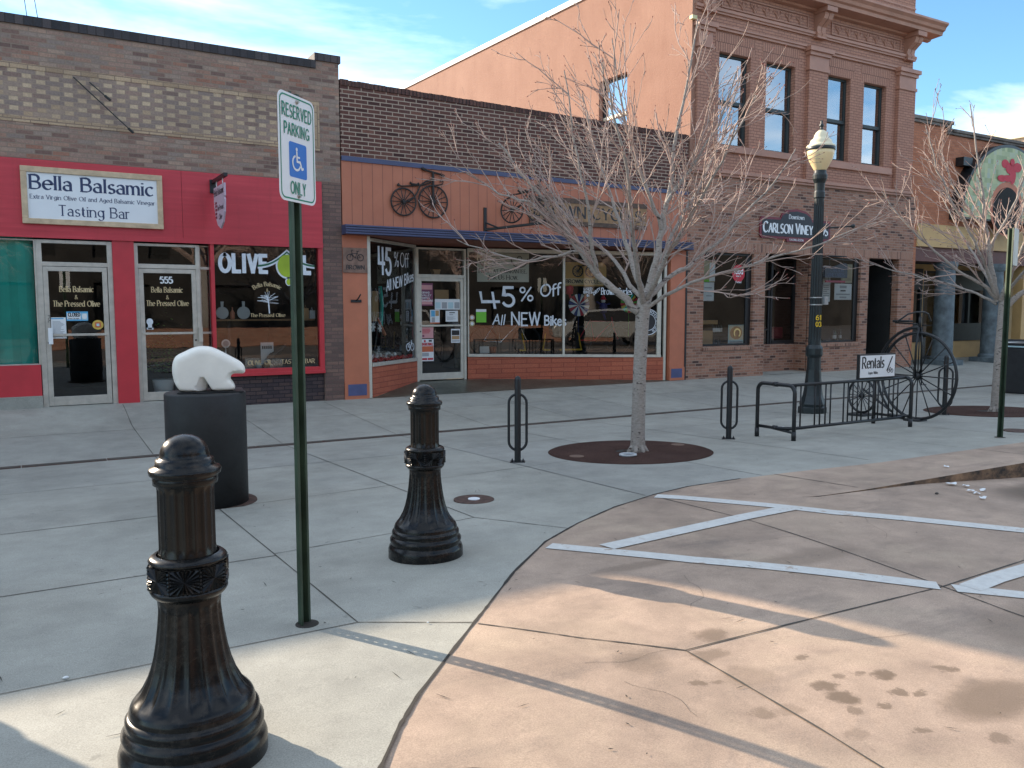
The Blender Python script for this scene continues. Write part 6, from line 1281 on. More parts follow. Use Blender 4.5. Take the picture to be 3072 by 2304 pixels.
for b in (.222, -.222): mb.lathe([(.010, 0), (.010, .004), (.006, .006), (.006, .013)], (0, 0, 0), 8); nv_ = 8 * 4; mb.v[-nv_:] = [tuple(pt(.0, b) + su * x + Z_ * y + smv * z) for x, y, z in mb.v[-nv_:]]
mb.build('bolt', paint('galvanised_bolt', (.4, .38, .34), .4, .1, 8, 0, 80, .7), rsn)
MB().lathe([(.058, 0), (.058, .004)], (1.205, 4.055, walk_z(0, 4.055)), 24).build('ground_sleeve', m_soil, rsn)
rb0 = (10.83, 5.93, walk_z(0, 5.93)); vd = Vector((.877, .48, 0)); rd = Vector((.48, -.877, 0))
ps = thing('parking_sign', 'green steel sign post at the right edge with its sign plate seen edge on', 'sign', rb0)
u2 = (rd * .75 - vd * .66).normalized(); m2_ = Vector((-u2.y, u2.x, 0)) * -1
u_post(ps, rb0, u2, m2_, 2.66)
e2 = (vd * .95 + rd * .16).normalized(); f2_ = Vector((e2.y, -e2.x, 0))
MB().prism(rrect(.30, .46, .035), Vector(rb0) + rd * .062 + Z_ * 2.42, e2, Z_, f2_, 0, .003).build('panel', paint('grey_sign_back', (.42, .44, .42), .5), ps)
MB().lathe([(.065, 0), (.065, .004)], rb0, 20).build('ground_sleeve', m_joint, ps)
# tall loop bicycle posts
def bike_post():
    r = thing('bicycle_post', 'x', 'bicycle post', (0, 0, 0), 'black loop bicycle posts')
    mb = MB(); mb.smooth = True; mb.lathe([(.036, .006), (.036, .93), (.034, .945), (.027, .962), (.014, .972), (0, .975)], n=24, cap=False); mb.build('post', m_blk2, r)
    mb = MB(); mb.smooth = True; R = .10; pts = []
    pts += [(R * cos(a), 0, .67 + R * sin(a)) for a in [pi * i / 10 for i in range(11)]] + [(-R * cos(a), 0, .235 - R * sin(a)) for a in [pi * i / 10 for i in range(11)]]
    mb.tube(pts, .015, 10, closed=True); mb.build('loop', m_blk2, r)
    MB().box(-.085, .085, -.065, .065, 0, .008).build('base_plate', m_blk2, r, bevel=.003)
    for x in (-.062, .062):
        for y in (-.042, .042):
            MB().lathe([(.010, .008), (.010, .02), (.005, .022), (.005, .032)], (x, y, 0), 6).build('bolt', m_blk3, r)
    return r
bp0 = bike_post()
for i, (x, y, lb, rz) in enumerate(((4.81, 7.96, 'black loop bicycle post between the far bollard and the bare tree', -.55), (8.08, 7.96, 'black loop bicycle post beside the left end of the bicycle rack', -.80), (12.93, 7.99, 'black loop bicycle post behind the tall bicycle wheel', -1.0))):
    o = bp0 if i == 0 else copy_tree(bp0); o.location = (x, y, walk_z(x, y)); o.rotation_euler.z = rz; o['label'] = lb
# bicycle rack
gz = walk_z(0, 7.6)
rk = thing('bicycle_rack', 'low black tubular bicycle rack with vertical bars and arched ends', 'bicycle rack', (9.8, 7.63, gz))
def arch(X, y0, y1):
    r_ = .10; g0, g1 = walk_z(X, y0), walk_z(X, y1); zt_ = gz + .72
    pts = [(X, y0, g0), (X, y0, g0 + .3), (X, y0, zt_ - r_)] + [(X, y0 + r_ - r_ * cos(a), zt_ - r_ + r_ * sin(a)) for a in [pi / 2 * i / 6 for i in range(1, 7)]] + [(X, y1 - r_ + r_ * sin(a), zt_ - r_ + r_ * cos(a)) for a in [pi / 2 * i / 6 for i in range(0, 7)]] + [(X, y1, g1 + .3), (X, y1, g1)]
    mb = MB(); mb.smooth = True; mb.tube(pts, .026, 12); mb.tube([(X, y0, g0 + .16), (X, (y0 + y1) / 2, g0 + .13), (X, y1, g1 + .15)], .02, 10); mb.tube([(X, y0, g0 + .10), (X, (y0 + y1) / 2, g0 + .12)], .016, 8)
    for y in ((y0 + y1) / 2,): mb.tube([(X, y - .03, zt_), (X, y + .03, zt_)], .033, 12); mb.tube([(X, y - .03, g0 + .135), (X, y + .03, g0 + .135)], .03, 12)
    for y, g in ((y0, g0), (y1, g1)): mb.tube([(X, y, g), (X, y, g + .12)], .030, 12)
    mb.build('end_frame', m_blk2, rk)
arch(8.565, 7.30, 7.92); arch(11.03, 7.32, 7.92)
yr = 7.42
mb = MB(); mb.smooth = True; mb.tube([(8.57, yr, gz + .715), (11.03, yr, gz + .715)], .021, 10); mb.build('top_rail', m_blk2, rk)
mb = MB(); mb.smooth = True; mb.tube([(8.57, yr, gz + .145), (11.03, yr, gz + .145)], .021, 10); mb.build('bottom_rail', m_blk2, rk)
for x in (8.72, 8.82, 9.10, 9.20, 9.31, 9.41, 9.68, 9.77, 9.87, 9.97, 10.06, 10.22, 10.32, 10.42, 10.52, 10.66, 10.76, 10.86):
    mb = MB(); mb.smooth = True; mb.tube([(x, yr, gz + .145), (x, yr, gz + .715)], .0105, 8); mb.build('bar', m_blk2, rk)
MB().sphere((8.60, 7.5, gz + .155), .03, 10, 6, (.4, 1.2, .6)).build('sticker', m_signw, rk)
rn = thing('rental_sign', 'white Rentals sign in a black frame on top of the bicycle rack', 'sign', (10.35, 7.42, gz + .74))
Ur = Vector((1, -.02, 0)).normalized(); Nr = Vector((-.02, -1, 0)).normalized(); so_ = Vector((10.35, 7.42, gz + .735))
mb = MB(); mb.obox(so_, Ur, Z_, Nr, -.39, .39, 0, .345, -.02, .02); mb.build('frame', m_blk2, rn, bevel=.004)
MB().obox(so_, Ur, Z_, Nr, -.365, .375, .02, .325, .02, .022).build('panel', m_signw, rn)
lettering('lettering', rn, m_ink, [("Rentals", so_ + Ur * -.32 + Z_ * .15 + Nr * .022, Ur, Z_, Nr, .15, dict(width=.46, style='serif', thick=.17, thin=.06)), ("Inquire Within", so_ + Ur * -.19 + Z_ * .065 + Nr * .022, Ur, Z_, Nr, .035, dict(width=.20, style='serif', thick=.16, thin=.07))])
mb = MB(); e = so_ + Nr * .024
mb.tube([e + Ur * .20 + Z_ * .10, e + Ur * .31 + Z_ * .30], .009, 5); 
for a in (.24, .31): mb.ring(e + Ur * a + Z_ * .10, Ur, Z_, Nr, .026, .004, 16, 4)
mb.tube([e + Ur * .24 + Z_ * .10, e + Ur * .27 + Z_ * .15, e + Ur * .31 + Z_ * .10], .004, 4); mb.build('emblem', m_ink, rn)
# penny farthing
pf_ = thing('penny_farthing_sculpture', 'black iron high wheel bicycle sculpture behind the bicycle rack', 'sculpture', (11.8, 7.75, walk_z(0, 7.75)))
pd = Vector((-.095, -.996, 0)).normalized(); pn = Vector((pd.y, -pd.x, 0))
zc_ = walk_z(0, 7.75)
big = Vector((11.8, 7.74, zc_ + .69)); sml = Vector((11.88, 8.76, walk_z(0, 8.76) + .325))
mb = MB(); mb.smooth = True; spoked(mb, big, pd, Z_, pn, .655, .024, 16, .0095, .05); mb.build('front_wheel', m_blk2, pf_)
mb = MB(); mb.smooth = True; spoked(mb, sml, pd, Z_, pn, .27, .02, 16, .007, .035); mb.build('rear_wheel', m_blk2, pf_)
tp = big + Z_ * .74
mb = MB(); mb.smooth = True
for sg in (-.07, .07): mb.tube([big + pn * sg, big + pn * sg * .9 + Z_ * .45, tp + pn * sg * .3], .017, 8)
mb.tube([tp - Z_ * .03, tp + Z_ * .16], .022, 8); mb.build('fork', m_blk2, pf_)
mb = MB(); mb.smooth = True
pts = [tp]
for i in range(1, 15):
    a = pi / 2 + (pi * .80) * i / 14; pts.append(big - pd * (-cos(a)) * -.74 + Z_ * .74 * sin(a)) if False else pts.append(big + pd * cos(a) * .74 + Z_ * .74 * sin(a))
pts += [sml + Z_ * .12, sml]
mb.tube(pts, [.026 - .009 * i / len(pts) for i in range(len(pts))], 8); mb.build('backbone', m_blk2, pf_)
mb = MB(); mb.smooth = True; h0 = tp + Z_ * .17; mb.tube([h0 + pn * -.36 - Z_ * .08 - pd * .10, h0 + pn * -.22 + Z_ * .03 - pd * .04, h0 + pn * -.08 + Z_ * .06, h0 + pn * .08 + Z_ * .06, h0 + pn * .22 + Z_ * .03 - pd * .04, h0 + pn * .36 - Z_ * .08 - pd * .10], .013, 8); mb.build('handlebar', m_blk2, pf_)
mb = MB(); mb.obox(tp - pd * .30 + Z_ * .07, pd, pn, Z_, -.16, .14, -.05, .05, 0, .035); mb.tube([tp - pd * .05 + Z_ * .05, tp - pd * .45 + Z_ * .06], .012, 6); mb.build('saddle', m_blk2, pf_, bevel=.012)
for sg in (-1, 1):
    mb = MB(); mb.tube([big + pn * sg * .05, big + pn * sg * .09, big + pn * sg * .09 + (Z_ * .14 * sg), big + pn * sg * .19 + (Z_ * .14 * sg)], .011, 6); mb.build('pedal', m_blk2, pf_)
mb = MB(); mb.box(11.72, 12.02, 8.6, 8.92, walk_z(0, 8.76) - .02, walk_z(0, 8.76) + .04); mb.box(11.68, 11.92, 7.62, 7.88, zc_ - .02, zc_ + .035); mb.build('ground_block', m_blk3, pf_, bevel=.02)
# lamp post
lz = walk_z(0, 9.55); lc = (11.65, 9.55, lz)
lp = thing('lamp_post', 'dark green fluted street lamp with acorn globe and cream cap', 'lamp', lc)
fl20 = lambda z0, z1, amp: (lambda a, z, r: r - (amp * abs(cos(a * 8)) ** .6 if z0 < z < z1 else 0))
mb = MB(); mb.smooth = False; mb.lathe([(.235, -.05), (.235, .10), (.205, .12), (.215, .16), (.20, .20), (.185, .24), (.165, .30), (.145, .42), (.130, .60), (.120, .74)], lc, 8); mb.lathe([(.116, .74), (.112, .95), (.130, .97), (.138, 1.0), (.138, 1.10), (.122, 1.14), (.105, 1.16)], lc, 16); mb.build('base', m_dgreen, lp)
mb = MB(); pf = [(.104 - (.104 - .078) * i / 20, 1.16 + (3.60 - 1.16) * i / 20) for i in range(21)]; mb.lathe(pf, lc, 128, fn=fl20(1.18, 3.56, .010)); mb.lathe([(.08, 3.60), (.09, 3.62), (.09, 3.70), (.078, 3.73), (.085, 3.85), (.115, 3.92), (.12, 3.98), (.10, 4.02), (.098, 4.06)], lc, 24); mb.build('shaft', m_dgreen, lp)
mb = MB(); mb.smooth = True; mb.lathe([(.09, 4.05), (.105, 4.08), (.145, 4.15), (.185, 4.23), (.212, 4.32), (.222, 4.40)], lc, 36); mb.build('globe', m_globe, lp)
mb = MB(); mb.smooth = True; mb.lathe([(.226, 4.385), (.230, 4.39), (.230, 4.435), (.226, 4.44)], lc, 36); mb.build('band', m_dgreen, lp)
mb = MB(); mb.smooth = True; mb.lathe([(.228, 4.44), (.232, 4.455), (.215, 4.475), (.185, 4.49), (.175, 4.52), (.165, 4.555), (.13, 4.58), (.118, 4.60), (.11, 4.635), (.085, 4.68), (.06, 4.705), (.045, 4.715), (.0, 4.72)], lc, 36, cap=False); mb.build('cap', m_cream, lp)
mb = MB(); mb.smooth = True; mb.lathe([(.035, 4.71), (.03, 4.74), (.015, 4.75), (.035, 4.78), (.038, 4.80), (.015, 4.83), (.022, 4.85), (.008, 4.88), (0, 4.89)], lc, 16, cap=False); mb.build('finial', m_dgreen, lp)
ra = Vector((.634, -.773, 0)); L0 = Vector(lc)
mb = MB(); mb.smooth = True; mb.tube([L0 + Z_ * 3.11 + ra * .06, L0 + Z_ * 3.13 + ra * .52], .013, 8); mb.sphere(L0 + Z_ * 3.132 + ra * .54, .035, 10, 8); mb.tube([L0 + Z_ * 3.11 + ra * .06, L0 + Z_ * 3.11 + ra * .11], .025, 8); mb.build('banner_arm', m_dgreen, lp)
mb = MB()
for z in (1.83, 1.95): mb.lathe([(.106, z), (.106, z + .018)], lc, 24, cap=False)
mb.box(lc[0] + .05, lc[0] + .14, lc[1] - .14, lc[1] - .06, lz + 1.84, lz + 1.97); mb.build('clamp', paint('galvanised_clamp', (.45, .46, .46), .4, .1, 8, 0, 80, .6), lp)
fv = Vector((-.773, -.634, 0)); lo = L0 + fv * .108 + ra * .012
lettering('lettering', lp, flat('yellow_digits', (.75, .48, .02)), [("61", lo + Z_ * 1.585, ra, Z_, fv, .075, dict(width=.085, style='sans', thick=.2)), ("03", lo + Z_ * 1.475, ra, Z_, fv, .075, dict(width=.085, style='sans', thick=.2))])
# covers, litter, bin, A-board
mh = thing('manhole_cover', 'round rusty cover with a pale centre disc in the grey pavement near the far bollard', 'cover', (3.39, 6.35, 0))
z = walk_z(0, 6.35)
MB().lathe([(.178, -.002), (.178, .008), (.165, .009)], (3.39, 6.35, z), 36).build('rim', m_rust, mh); MB().lathe([(.052, .009), (.052, .014)], (3.39, 6.35, z), 24).build('centre_disc', m_signw, mh)
z = walk_z(0, 6.12); mh2 = tag(MB().lathe([(.19, -.002), (.19, .008)], (11.66, 6.14, z), 32).build('manhole_cover', m_rust), 'small dark cover in the pavement at the right edge beside the sign post', 'cover')
bn_ = thing('litter_bin', 'large black litter bin with a pale rim at the right edge', 'litter bin', (18.2, 9.5, walk_z(0, 9.5)))
z = walk_z(0, 9.5); MB().box(17.86, 18.60, 9.06, 9.80, z, z + .96).build('body', m_blk3, bn_, bevel=.03); MB().box(17.84, 18.62, 9.04, 9.82, z + .965, z + 1.0).build('lid', m_cyan, bn_, bevel=.01); MB().box(17.83, 18.63, 9.03, 9.83, z + 1.0, z + 1.05).build('rim', m_blk2, bn_, bevel=.01)
ab = thing('sandwich_board', 'leaning sandwich board with red food pictures behind the right tree trunk', 'sandwich board', (20.3, 11.2, walk_z(0, 11.2)))
z = walk_z(0, 11.2); au = Vector((.62, -.78, 0)); an = Vector((-.78, -.62, 0)); av_ = (Z_ * .97 - an * .22).normalized()
for sg in (1, -1):
    ao = Vector((20.35, 11.15, z)) + an * (.25 * sg); vv = (Z_ * .97 - an * .22 * sg).normalized(); nn_ = an * sg
    MB().obox(ao, au, vv, nn_, -.02, .64, 0, 1.12, -.015, .015).build('board', m_blk2, ab); pn_ = MB().obox(ao, au, vv, nn_, .04, .58, .12, 1.06, .016, .018).build('poster', m_paper, ab)
    mb = MB()
    for (a, b, c, d) in ((.1, .5, .22, .30), (.1, .55, .48, .60), (.14, .5, .66, .82)): mb.obox(ao, au, vv, nn_, a, b, c, d, .0185, .0195)
    mb.build('printed_food', m_redpr, pn_)
R_ = random.Random(6)
for i, (x, y, lb) in enumerate(((7.56, 4.57, 'largest crumpled white paper scrap against the curb'), (7.64, 4.47, 'flat white paper scrap just right of the largest one by the curb'), (7.41, 4.29, 'white paper scrap touching another in the parking bay'), (7.38, 4.22, 'folded pointed white paper scrap in the parking bay'), (7.20, 4.07, 'white paper scrap lying furthest from the curb'), (7.60, 4.29, 'smallest white paper scrap near the curb'), (8.11, 4.96, 'white paper scrap on top of the pink curb'))):
    mb = MB(); s_ = .036 if i else .06; n = 8; c = Vector((x, y, pad_z(x, y) + .008)); vs = [c + Z_ * .012]
    for k in range(n): a = 2 * pi * k / n; r_ = s_ * R_.uniform(.6, 1.15); vs.append(c + Vector((cos(a) * r_ * 1.2, sin(a) * r_ * .8, R_.uniform(0, .022))))
    mb.add(vs, [(0, 1 + k, 1 + (k + 1) % n) for k in range(n)]); tag(mb.build('paper_scrap', m_paper), lb, 'litter', 'paper scraps by the curb')
for i, (x, y, lb) in enumerate(((6.97, 4.34, 'dark pebble lying in the bay near the curb'), (.12, 3.96, 'small white pebble on the pavement joint at the left'), (1.72, 3.72, 'tiny white pebble beside the pavement joint near the dotted shadow'))):
    mb = MB().sphere((x, y, pad_z(x, y) + .008 if x > 2 else walk_z(x, y) + .008), (.016, .010, .005)[i], 8, 6, (1.3, .9, .6)); tag(mb.build('pebble', m_joint if i == 0 else m_paper), lb, 'pebble')
mb = MB()
for i in range(260):                                 # needles, chips and crumbs nobody could count
    x, y = R_.uniform(-.2, 9), R_.uniform(1.2, 10.5); zf = pad_z if y < interp(EDGE, x) - .05 and y < interp(CURB, x) else walk_z
    if interp(EDGE, x) - .05 <= y <= interp(EDGE, x) + .05: continue
    a = R_.uniform(0, pi); L = R_.choice((.008, .012, .03, .05)); b = Vector((cos(a), sin(a), 0)) * L; c = Vector((x, y, zf(x, y) + .006)); w_ = Vector((-sin(a), cos(a), 0)) * (L * .35 if L < .02 else .0025)
    mb.add([c - b, c + w_, c + b, c - w_], [(0, 1, 2, 3)])
tag(mb.build('leaf_litter', m_soil), kind='stuff')

# ------------------------------------------------------------------ trees
def grow(seed, limbs, base, rvec, nvec, trunk_pts, mirror=1, dens=1.0):
    R = random.Random(seed); base = Vector(base)
    W = lambda r, n, z: base + rvec * (r * mirror) + nvec * n + Z_ * z
    trunk = MB(); trunk.smooth = True; crown = MB(); crown.smooth = True; buds = MB()
    trunk.tube([W(*p[:3]) for p in trunk_pts], [p[3] for p in trunk_pts], 14)
    fr = trunk_pts[0]
    for k in range(7):                               # root flare
        a = 2 * pi * k / 7; d_ = rvec * cos(a) + nvec * sin(a); trunk.tube([W(fr[0], fr[1], .10) + d_ * fr[3] * .55, W(fr[0], fr[1], .03) + d_ * fr[3] * .95, W(fr[0], fr[1], -.02) + d_ * fr[3] * 1.4], [.03, .028, .02], 6)
    def path(p, d, L, nseg, wob, up):
        pts = [p]
        for i in range(nseg):
            d = (d + Vector((R.gauss(0, wob), R.gauss(0, wob), R.gauss(0, wob) + up))).normalized(); p = p + d * (L / nseg); pts.append(p)
        return pts, d
    def bud(p, d):
        buds.tube([p - d * .004, p + d * .006, p + d * .017], [.0035, .0058, .0015], 4, cap=False)
    def outw(p):
        q = p - base; q.z = 0; return q.normalized() if q.length > .05 else Vector((0, 0, 0))
    def twig(p, d, L, r, lev):
        pts, d2 = path(p, d, L, 5 if lev else 4, .12, .03); rs = [r * (1 - .42 * i / (len(pts) - 1)) for i in range(len(pts))]
        crown.tube(pts, rs, 4 if r < .008 else 5, cap=False); bud(pts[-1], d2)
        if lev > 0:
            n = max(2, int(L / .15 * dens))
            for k in range(n):
                t = (k + R.uniform(.3, .9)) / n
                if t > .97: continue
                i = min(len(pts) - 2, int(t * (len(pts) - 1))); f = t * (len(pts) - 1) - i; q = pts[i].lerp(pts[i + 1], f); dd_ = (pts[i + 1] - pts[i]).normalized()
                side = dd_.cross(Vector((R.gauss(0, 1), R.gauss(0, 1), R.gauss(0, 1)))).normalized(); ang = R.uniform(.38, .75)
                nd = (dd_ * cos(ang) + side * sin(ang) + Z_ * .10 + outw(q) * .22).normalized()
                twig(q, nd, L * R.uniform(.3, .72) * (1.12 - .5 * t), max(.0044, r * (1 - .42 * t) * R.uniform(.5, .72)), lev - 1)
    for L_ in limbs:
        pts = [W(*p) for p in L_[1]]; r0, r1 = L_[0]; m = len(pts)
        rs = [r0 + (r1 - r0) * (i / (m - 1)) ** .8 for i in range(m)]
        # smooth the limb
        sp_, sr = [], []
        for i in range(m - 1):
            for t in (0, .33, .66): sp_.append(pts[i].lerp(pts[i + 1], t) + Vector((R.gauss(0, .008), R.gauss(0, .008), R.gauss(0, .008)))); sr.append(rs[i] + (rs[i + 1] - rs[i]) * t)
        sp_.append(pts[-1]); sr.append(rs[-1]); crown.mat(1).tube(sp_, sr, 9, cap=False); crown.mat(0)
        tot = sum((b - a).length for a, b in zip(sp_, sp_[1:])); n = int(tot / .135 * dens)
        for k in range(n):
            t = .2 + .8 * (k + R.random()) / n
            i = min(len(sp_) - 2, int(t * (len(sp_) - 1))); q = sp_[i]; dd_ = (sp_[i + 1] - sp_[i]).normalized()
            side = dd_.cross(Vector((R.gauss(0, 1), R.gauss(0, 1), R.gauss(0, .7)))).normalized(); ang = R.uniform(.40, .75)
            nd = (dd_ * cos(ang) + side * sin(ang) + Z_ * .12 + outw(q) * .30).normalized()
            big_ = R.random() < .42
            twig(q, nd, (R.uniform(.8, 1.45) if big_ else R.uniform(.35, .75)) * (1.1 - .45 * t), max(.0072, sr[i] * (.5 if big_ else .3)) if sr[i] < .03 else R.uniform(.008, .015), 2 if big_ else 1)
        bud(sp_[-1], (sp_[-1] - sp_[-2]).normalized())
    return trunk, crown, buds
LIMBS1 = [((.052, .010), [(-.02, -.02, 1.68), (-.22, -.06, 1.88), (-.48, -.12, 2.1), (-.76, -.2, 2.45), (-.93, -.25, 2.7), (-1.10, -.3, 2.95), (-1.38, -.35, 3.28), (-1.62, -.4, 3.6)]),
          ((.020, .005), [(-.70, -.18, 2.40), (-1.0, -.3, 2.32), (-1.3, -.4, 2.26), (-1.7, -.5, 2.36), (-2.08, -.55, 2.50)]),
          ((.055, .009), [(.07, .0, 1.80), (.13, .03, 2.05), (.20, .06, 2.4), (.27, .1, 2.8), (.34, .12, 3.2), (.40, .15, 3.75), (.5, .2, 4.3), (.62, .2, 5.05)]),
          ((.040, .007), [(.05, .05, 1.82), (-.1, .25, 2.25), (-.22, .45, 2.65), (-.38, .6, 3.1), (-.58, .7, 3.7), (-.75, .8, 4.4)]),
          ((.035, .007), [(.1, .04, 1.84), (.30, .2, 2.05), (.58, .4, 2.22), (.9, .55, 2.5), (1.25, .65, 2.85), (1.6, .7, 3.25), (1.85, .75, 3.65)]),
          ((.026, .005), [(.1, -.04, 1.74), (.38, -.2, 1.92), (.70, -.35, 2.05), (1.25, -.5, 2.22), (1.9, -.6, 2.40), (2.45, -.65, 2.62)]),
          ((.034, .007), [(.09, .06, 1.86), (.25, .35, 2.3), (.45, .6, 2.75), (.75, .85, 3.3), (1.0, 1.0, 3.9), (1.2, 1.1, 4.6)]),
          ((.036, .007), [(.04, -.06, 1.80), (-.05, -.4, 2.2), (-.1, -.75, 2.65), (-.15, -1.05, 3.15), (-.3, -1.3, 3.7), (-.4, -1.4, 4.2)]),
          ((.032, .007), [(.08, -.06, 1.84), (.3, -.45, 2.3), (.55, -.8, 2.75), (.8, -1.1, 3.2), (1.1, -1.35, 3.8)]),
          ((.030, .007), [(.0, .06, 1.84), (-.3, .6, 2.3), (-.7, 1.0, 2.65), (-1.1, 1.35, 3.1), (-1.4, 1.6, 3.6)]),
          ((.028, .006), [(-.5, -.12, 2.12), (-.55, -.35, 2.5), (-.62, -.5, 3.0), (-.75, -.6, 3.6), (-.85, -.65, 4.3)]),
          ((.028, .006), [(.24, .08, 2.65), (.1, -.05, 3.0), (-.12, -.15, 3.5), (-.25, -.2, 4.1), (-.35, -.2, 4.75)]),
          ((.026, .006), [(.3, .1, 2.95), (.55, .05, 3.3), (.85, 0, 3.8), (1.05, -.05, 4.4)]),
          ((.022, .005), [(-.95, -.25, 2.72), (-1.3, -.1, 2.95), (-1.7, .05, 3.1), (-2.1, .1, 3.35)])]
def place_tree(nm_label, base, seed, rvec, nvec, mirror, limbs, tp_, dens):
    tz = walk_z(0, base[1]); t = thing('bare_tree', nm_label, 'tree', (base[0], base[1], tz), 'bare street trees')
    trunk, crown, buds = grow(seed, limbs, (base[0], base[1], tz), rvec, nvec, tp_, mirror, dens)
    trunk.build('trunk', m_bark, t); crown.build('crown', [m_twig, m_bark], t); buds.build('buds', m_bud, t); return t
TP = [(0, 0, -.02, .098), (.0, 0, .06, .090), (.0, 0, .25, .083), (.005, 0, .6, .080), (.01, 0, 1.0, .078), (.025, 0, 1.4, .078), (.032, 0, 1.6, .082), (.04, 0, 1.72, .088), (.05, 0, 1.84, .07), (.07, 0, 1.95, .05)]
r1v = Vector((.773, -.635, 0)); n1v = Vector((.635, .773, 0))
place_tree('nearer bare pale-barked street tree in a round brown surround in front of the bicycle shop', (6.36, 7.74), 5, r1v, n1v, 1, LIMBS1, TP, .74)
r2v = Vector((.484, -.875, 0)); n2v = Vector((.875, .484, 0))
lim2 = [(a, [(p[0] * .98, -p[1], p[2] * .97 + .10) for p in b]) for a, b in LIMBS1]
place_tree('farther bare pale-barked street tree at the right edge beside the green sign post', (13.92, 7.72), 23, r2v, n2v, -1, [(a, [(q[0] * 1.0 - .03, q[1], q[2]) for q in b]) for a, b in lim2], [(p[0] * -1 , p[1], p[2] * 1.06, p[3] * .85) for p in TP], .68)
def grate(cx0, cy0, lab, ring=True):
    z = walk_z(0, cy0); g = thing('tree_surround', lab, 'tree surround', (cx0, cy0, z), 'round tree surrounds')
    mb = MB(); n = 72
    def hz(x, y): return walk_z(x, y)
    rr_ = [(.17, .004), (.19, .012), (.40, .014), (.96, .012), (.985, .002)]
    vs = [(cx0 + r * cos(2 * pi * k / n), cy0 + r * sin(2 * pi * k / n), hz(0, cy0 + r * sin(2 * pi * k / n)) + h) for r, h in rr_ for k in range(n)]
    mb.add(vs, [(i * n + k, i * n + (k + 1) % n, (i + 1) * n + (k + 1) % n, (i + 1) * n + k) for i in range(len(rr_) - 1) for k in range(n)]); mb.build('rubber_disc', m_mulch, g)
    mb = MB(); vs = [(cx0, cy0, z + .003)] + [(cx0 + .18 * cos(2 * pi * k / 24), cy0 + .18 * sin(2 * pi * k / 24), hz(0, cy0 + .18 * sin(2 * pi * k / 24)) + .003) for k in range(24)]; mb.add(vs, [(0, 1 + k, 1 + (k + 1) % 24) for k in range(24)]); mb.build('soil_opening', m_soil, g)
    return g
ga = grate(6.31, 7.83, 'round brown rubber surround of the nearer tree, set flush in the pavement')
gb = grate(13.95, 7.85, 'round brown rubber surround of the farther tree at the right edge')
ul = thing('ground_uplight', 'small pale ring shaped ground light beside the foot of the nearer tree', 'light', (6.02, 7.50, walk_z(0, 7.5)))
z = walk_z(0, 7.5); mb = MB(); mb.smooth = True; mb.ring((6.02, 7.50, z + .028), X_, (Y_ + Z_ * S2 * -1).normalized(), Z_, .09, .014, 32, 8); mb.build('ring', paint('pale_grey_ring', (.45, .47, .48), .5), ul); MB().lathe([(.085, .012), (.085, .022)], (6.02, 7.5, z), 24).build('lens', m_blk3, ul)
for i, (x, y, lb) in enumerate(((5.53, 7.83, 'small tan lid set in the left part of the nearer tree surround'), (7.10, 7.86, 'small tan lid set in the right part of the nearer tree surround'))):
    tag(MB().lathe([(.085, .012), (.085, .018)], (x, y, walk_z(0, y)), 20).build('access_lid', paint('tan_lid', (.16, .10, .07), .8)), lb, 'lid', 'access lids in the tree surround')
mb = MB(); R_ = random.Random(4)
for i in range(26):
    a = R_.uniform(0, 2 * pi); q = Vector((6.30 + .15 * cos(a), 7.72 + .13 * sin(a), walk_z(0, 7.72) + .012)); e = Vector((R_.gauss(0, 1), R_.gauss(0, 1), .3)).normalized() * .03; s_ = e.cross(Z_).normalized() * .012; mb.add([q - e, q + s_, q + e, q - s_], [(0, 1, 2, 3)])
tag(mb.build('fallen_leaves', m_leafd), kind='stuff')

# ================================================================== across the street: what the shop windows reflect
OB = thing('facing_building', 'dark brick building across the street behind the viewer', 'building', (8, -24, 0))
mb = MB(); mb.wall(-30, 130, -.3, 9.6, [(-26 + 6 * i, -23 + 6 * i, .6, 2.9) for i in range(12)] + [(-26 + 3 * i, -24.8 + 3 * i, 4.4, 6.2) for i in range(25)], 0, .3); mb.v = [(x, -24 - y, z) for x, y, z in mb.v]
mb.build('wall', paint('dark_facing_wall', (.038, .034, .03), .9, .3, .6), OB)
MB().box(-30, 130, -30, -24.35, -.3, 9.5).build('interior', m_dark, OB)
pw = tag(MB().box(1, 16, -9.4, -8.9, -.2, .62).build('planter_wall', brick('planter_brick', BR((.30, .13, .08), (.36, .17, .11), (.40, .2, .13)), (.3, .22, .17, 1), .22, .07, .008)), 'low brick planter wall behind the viewer', 'wall')
def car(cx0, cy0, body_m, lab):
    c = thing('parked_car', lab, 'car', (cx0, cy0, -.2), 'cars parked behind the viewer')
    side = [(-2.3, .45), (-2.35, .8), (-2.2, 1.0), (-1.9, 1.05), (-1.3, 1.12), (-.75, 1.62), (.9, 1.70), (1.9, 1.62), (2.3, 1.05), (2.35, .5), (2.2, .38), (-2.2, .38)]
    MB().prism(side, (cx0, cy0 - .9, -.2), X_, Z_, Y_, 0, 1.8).build('body', body_m, c, bevel=.08, bseg=3)
    for y in (cy0 - .905, cy0 + .905): MB().prism([(-1.15, 1.12), (-.72, 1.52), (.85, 1.6), (1.8, 1.54), (2.05, 1.12)], (cx0, y, -.2), X_, Z_, Y_, -.004, .004).build('side_window', m_ink, c)
    for x in (-1.45, 1.45):
        for y in (cy0 - .85, cy0 + .85): mb = MB(); mb.ring((cx0 + x, y, .13), X_, Z_, Y_, .25, .09, 24, 8); mb.build('wheel', m_ink, c)
    return c
cpm = paint('white_car_paint', (.40, .40, .38), .25, .03, 3, 0, 80, 0, .6, 0, .8)
car(14.5, -4.2, cpm, 'white estate car parked behind the viewer'); car(20.5, -4.2, paint('silver_car_paint', (.3, .33, .37), .25, .03, 3, 0, 80, .6, .6, 0, .8), 'silver blue estate car parked behind the viewer')
R_ = random.Random(31)
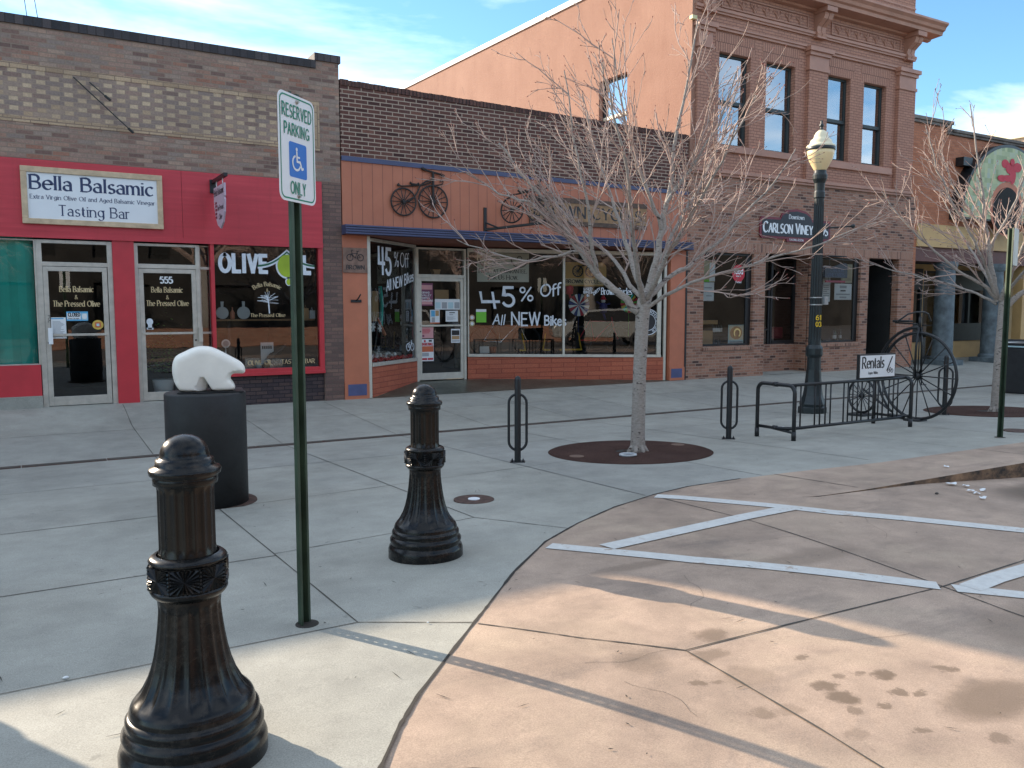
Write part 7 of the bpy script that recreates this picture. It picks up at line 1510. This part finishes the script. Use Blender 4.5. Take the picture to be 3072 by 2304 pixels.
def big_tree(x, y, h, seed, lab):
    t = thing('bare_tree', lab, 'tree', (x, y, -.2), 'large bare trees across the street'); R = random.Random(seed); tk = MB(); tk.smooth = True; cr_ = MB()
    tk.tube([(x, y, -.25), (x + .1, y, 1.5), (x + .05, y, 3.2)], [.42, .32, .28], 12)
    def br(p, d, L, r, lev):
        pts = [p]; 
        for i in range(4): d = (d + Vector((R.gauss(0, .16), R.gauss(0, .16), R.gauss(0, .1) + .05))).normalized(); pts.append(pts[-1] + d * L / 4)
        cr_.tube(pts, [r * (1 - .5 * i / 4) for i in range(5)], 6 if lev > 2 else 4, cap=False)
        if lev:
            for k in range(5 if lev > 1 else 6):
                q = pts[R.randint(1, 4)]; s_ = d.cross(Vector((R.gauss(0, 1), R.gauss(0, 1), R.gauss(0, 1)))).normalized(); a = R.uniform(.4, .9); br(q, (d * cos(a) + s_ * sin(a)).normalized(), L * R.uniform(.5, .75), r * .5, lev - 1)
    for k in range(5):
        a = 2 * pi * k / 5 + R.random(); br(Vector((x + .05, y, 3.1)), Vector((cos(a) * .7, sin(a) * .7, .9)).normalized(), h * .32, .17, 4)
    tk.build('trunk', m_bark, t); cr_.build('crown', m_twig, t)
for i, (x, y, h) in enumerate(((7.5, -10.5, 9), (-1.5, -11, 8), (15, -12, 9.5), (22, -11, 9), (30, -14, 10))): big_tree(x, y, h, 50 + i, ['large bare tree behind the viewer opposite the bicycle shop', 'large bare tree behind the viewer opposite the crimson shop', 'large bare tree behind the viewer near the parked cars', 'large bare tree behind the viewer right of the parked cars', 'large bare tree far to the right across the street'][i])
# added unseen shadow caster beyond the left edge, shades the corner of the pavement
op = thing('sculpture_pedestal', 'added black drum and block, unseen beyond the left edge, casting a shadow', 'pedestal', (-1.42, 5.48, -.13))
oc = (-1.50, 5.48, walk_z(0, 5.48)); MB().lathe([(.42, 0), (.42, 1.0), (.40, 1.01)], oc, 40).build('drum', m_blk3, op); MB().lathe([(.40, 1.015), (.40, 2.6), (.3, 2.7)], oc, 40).build('shadow_block', m_stone, op)
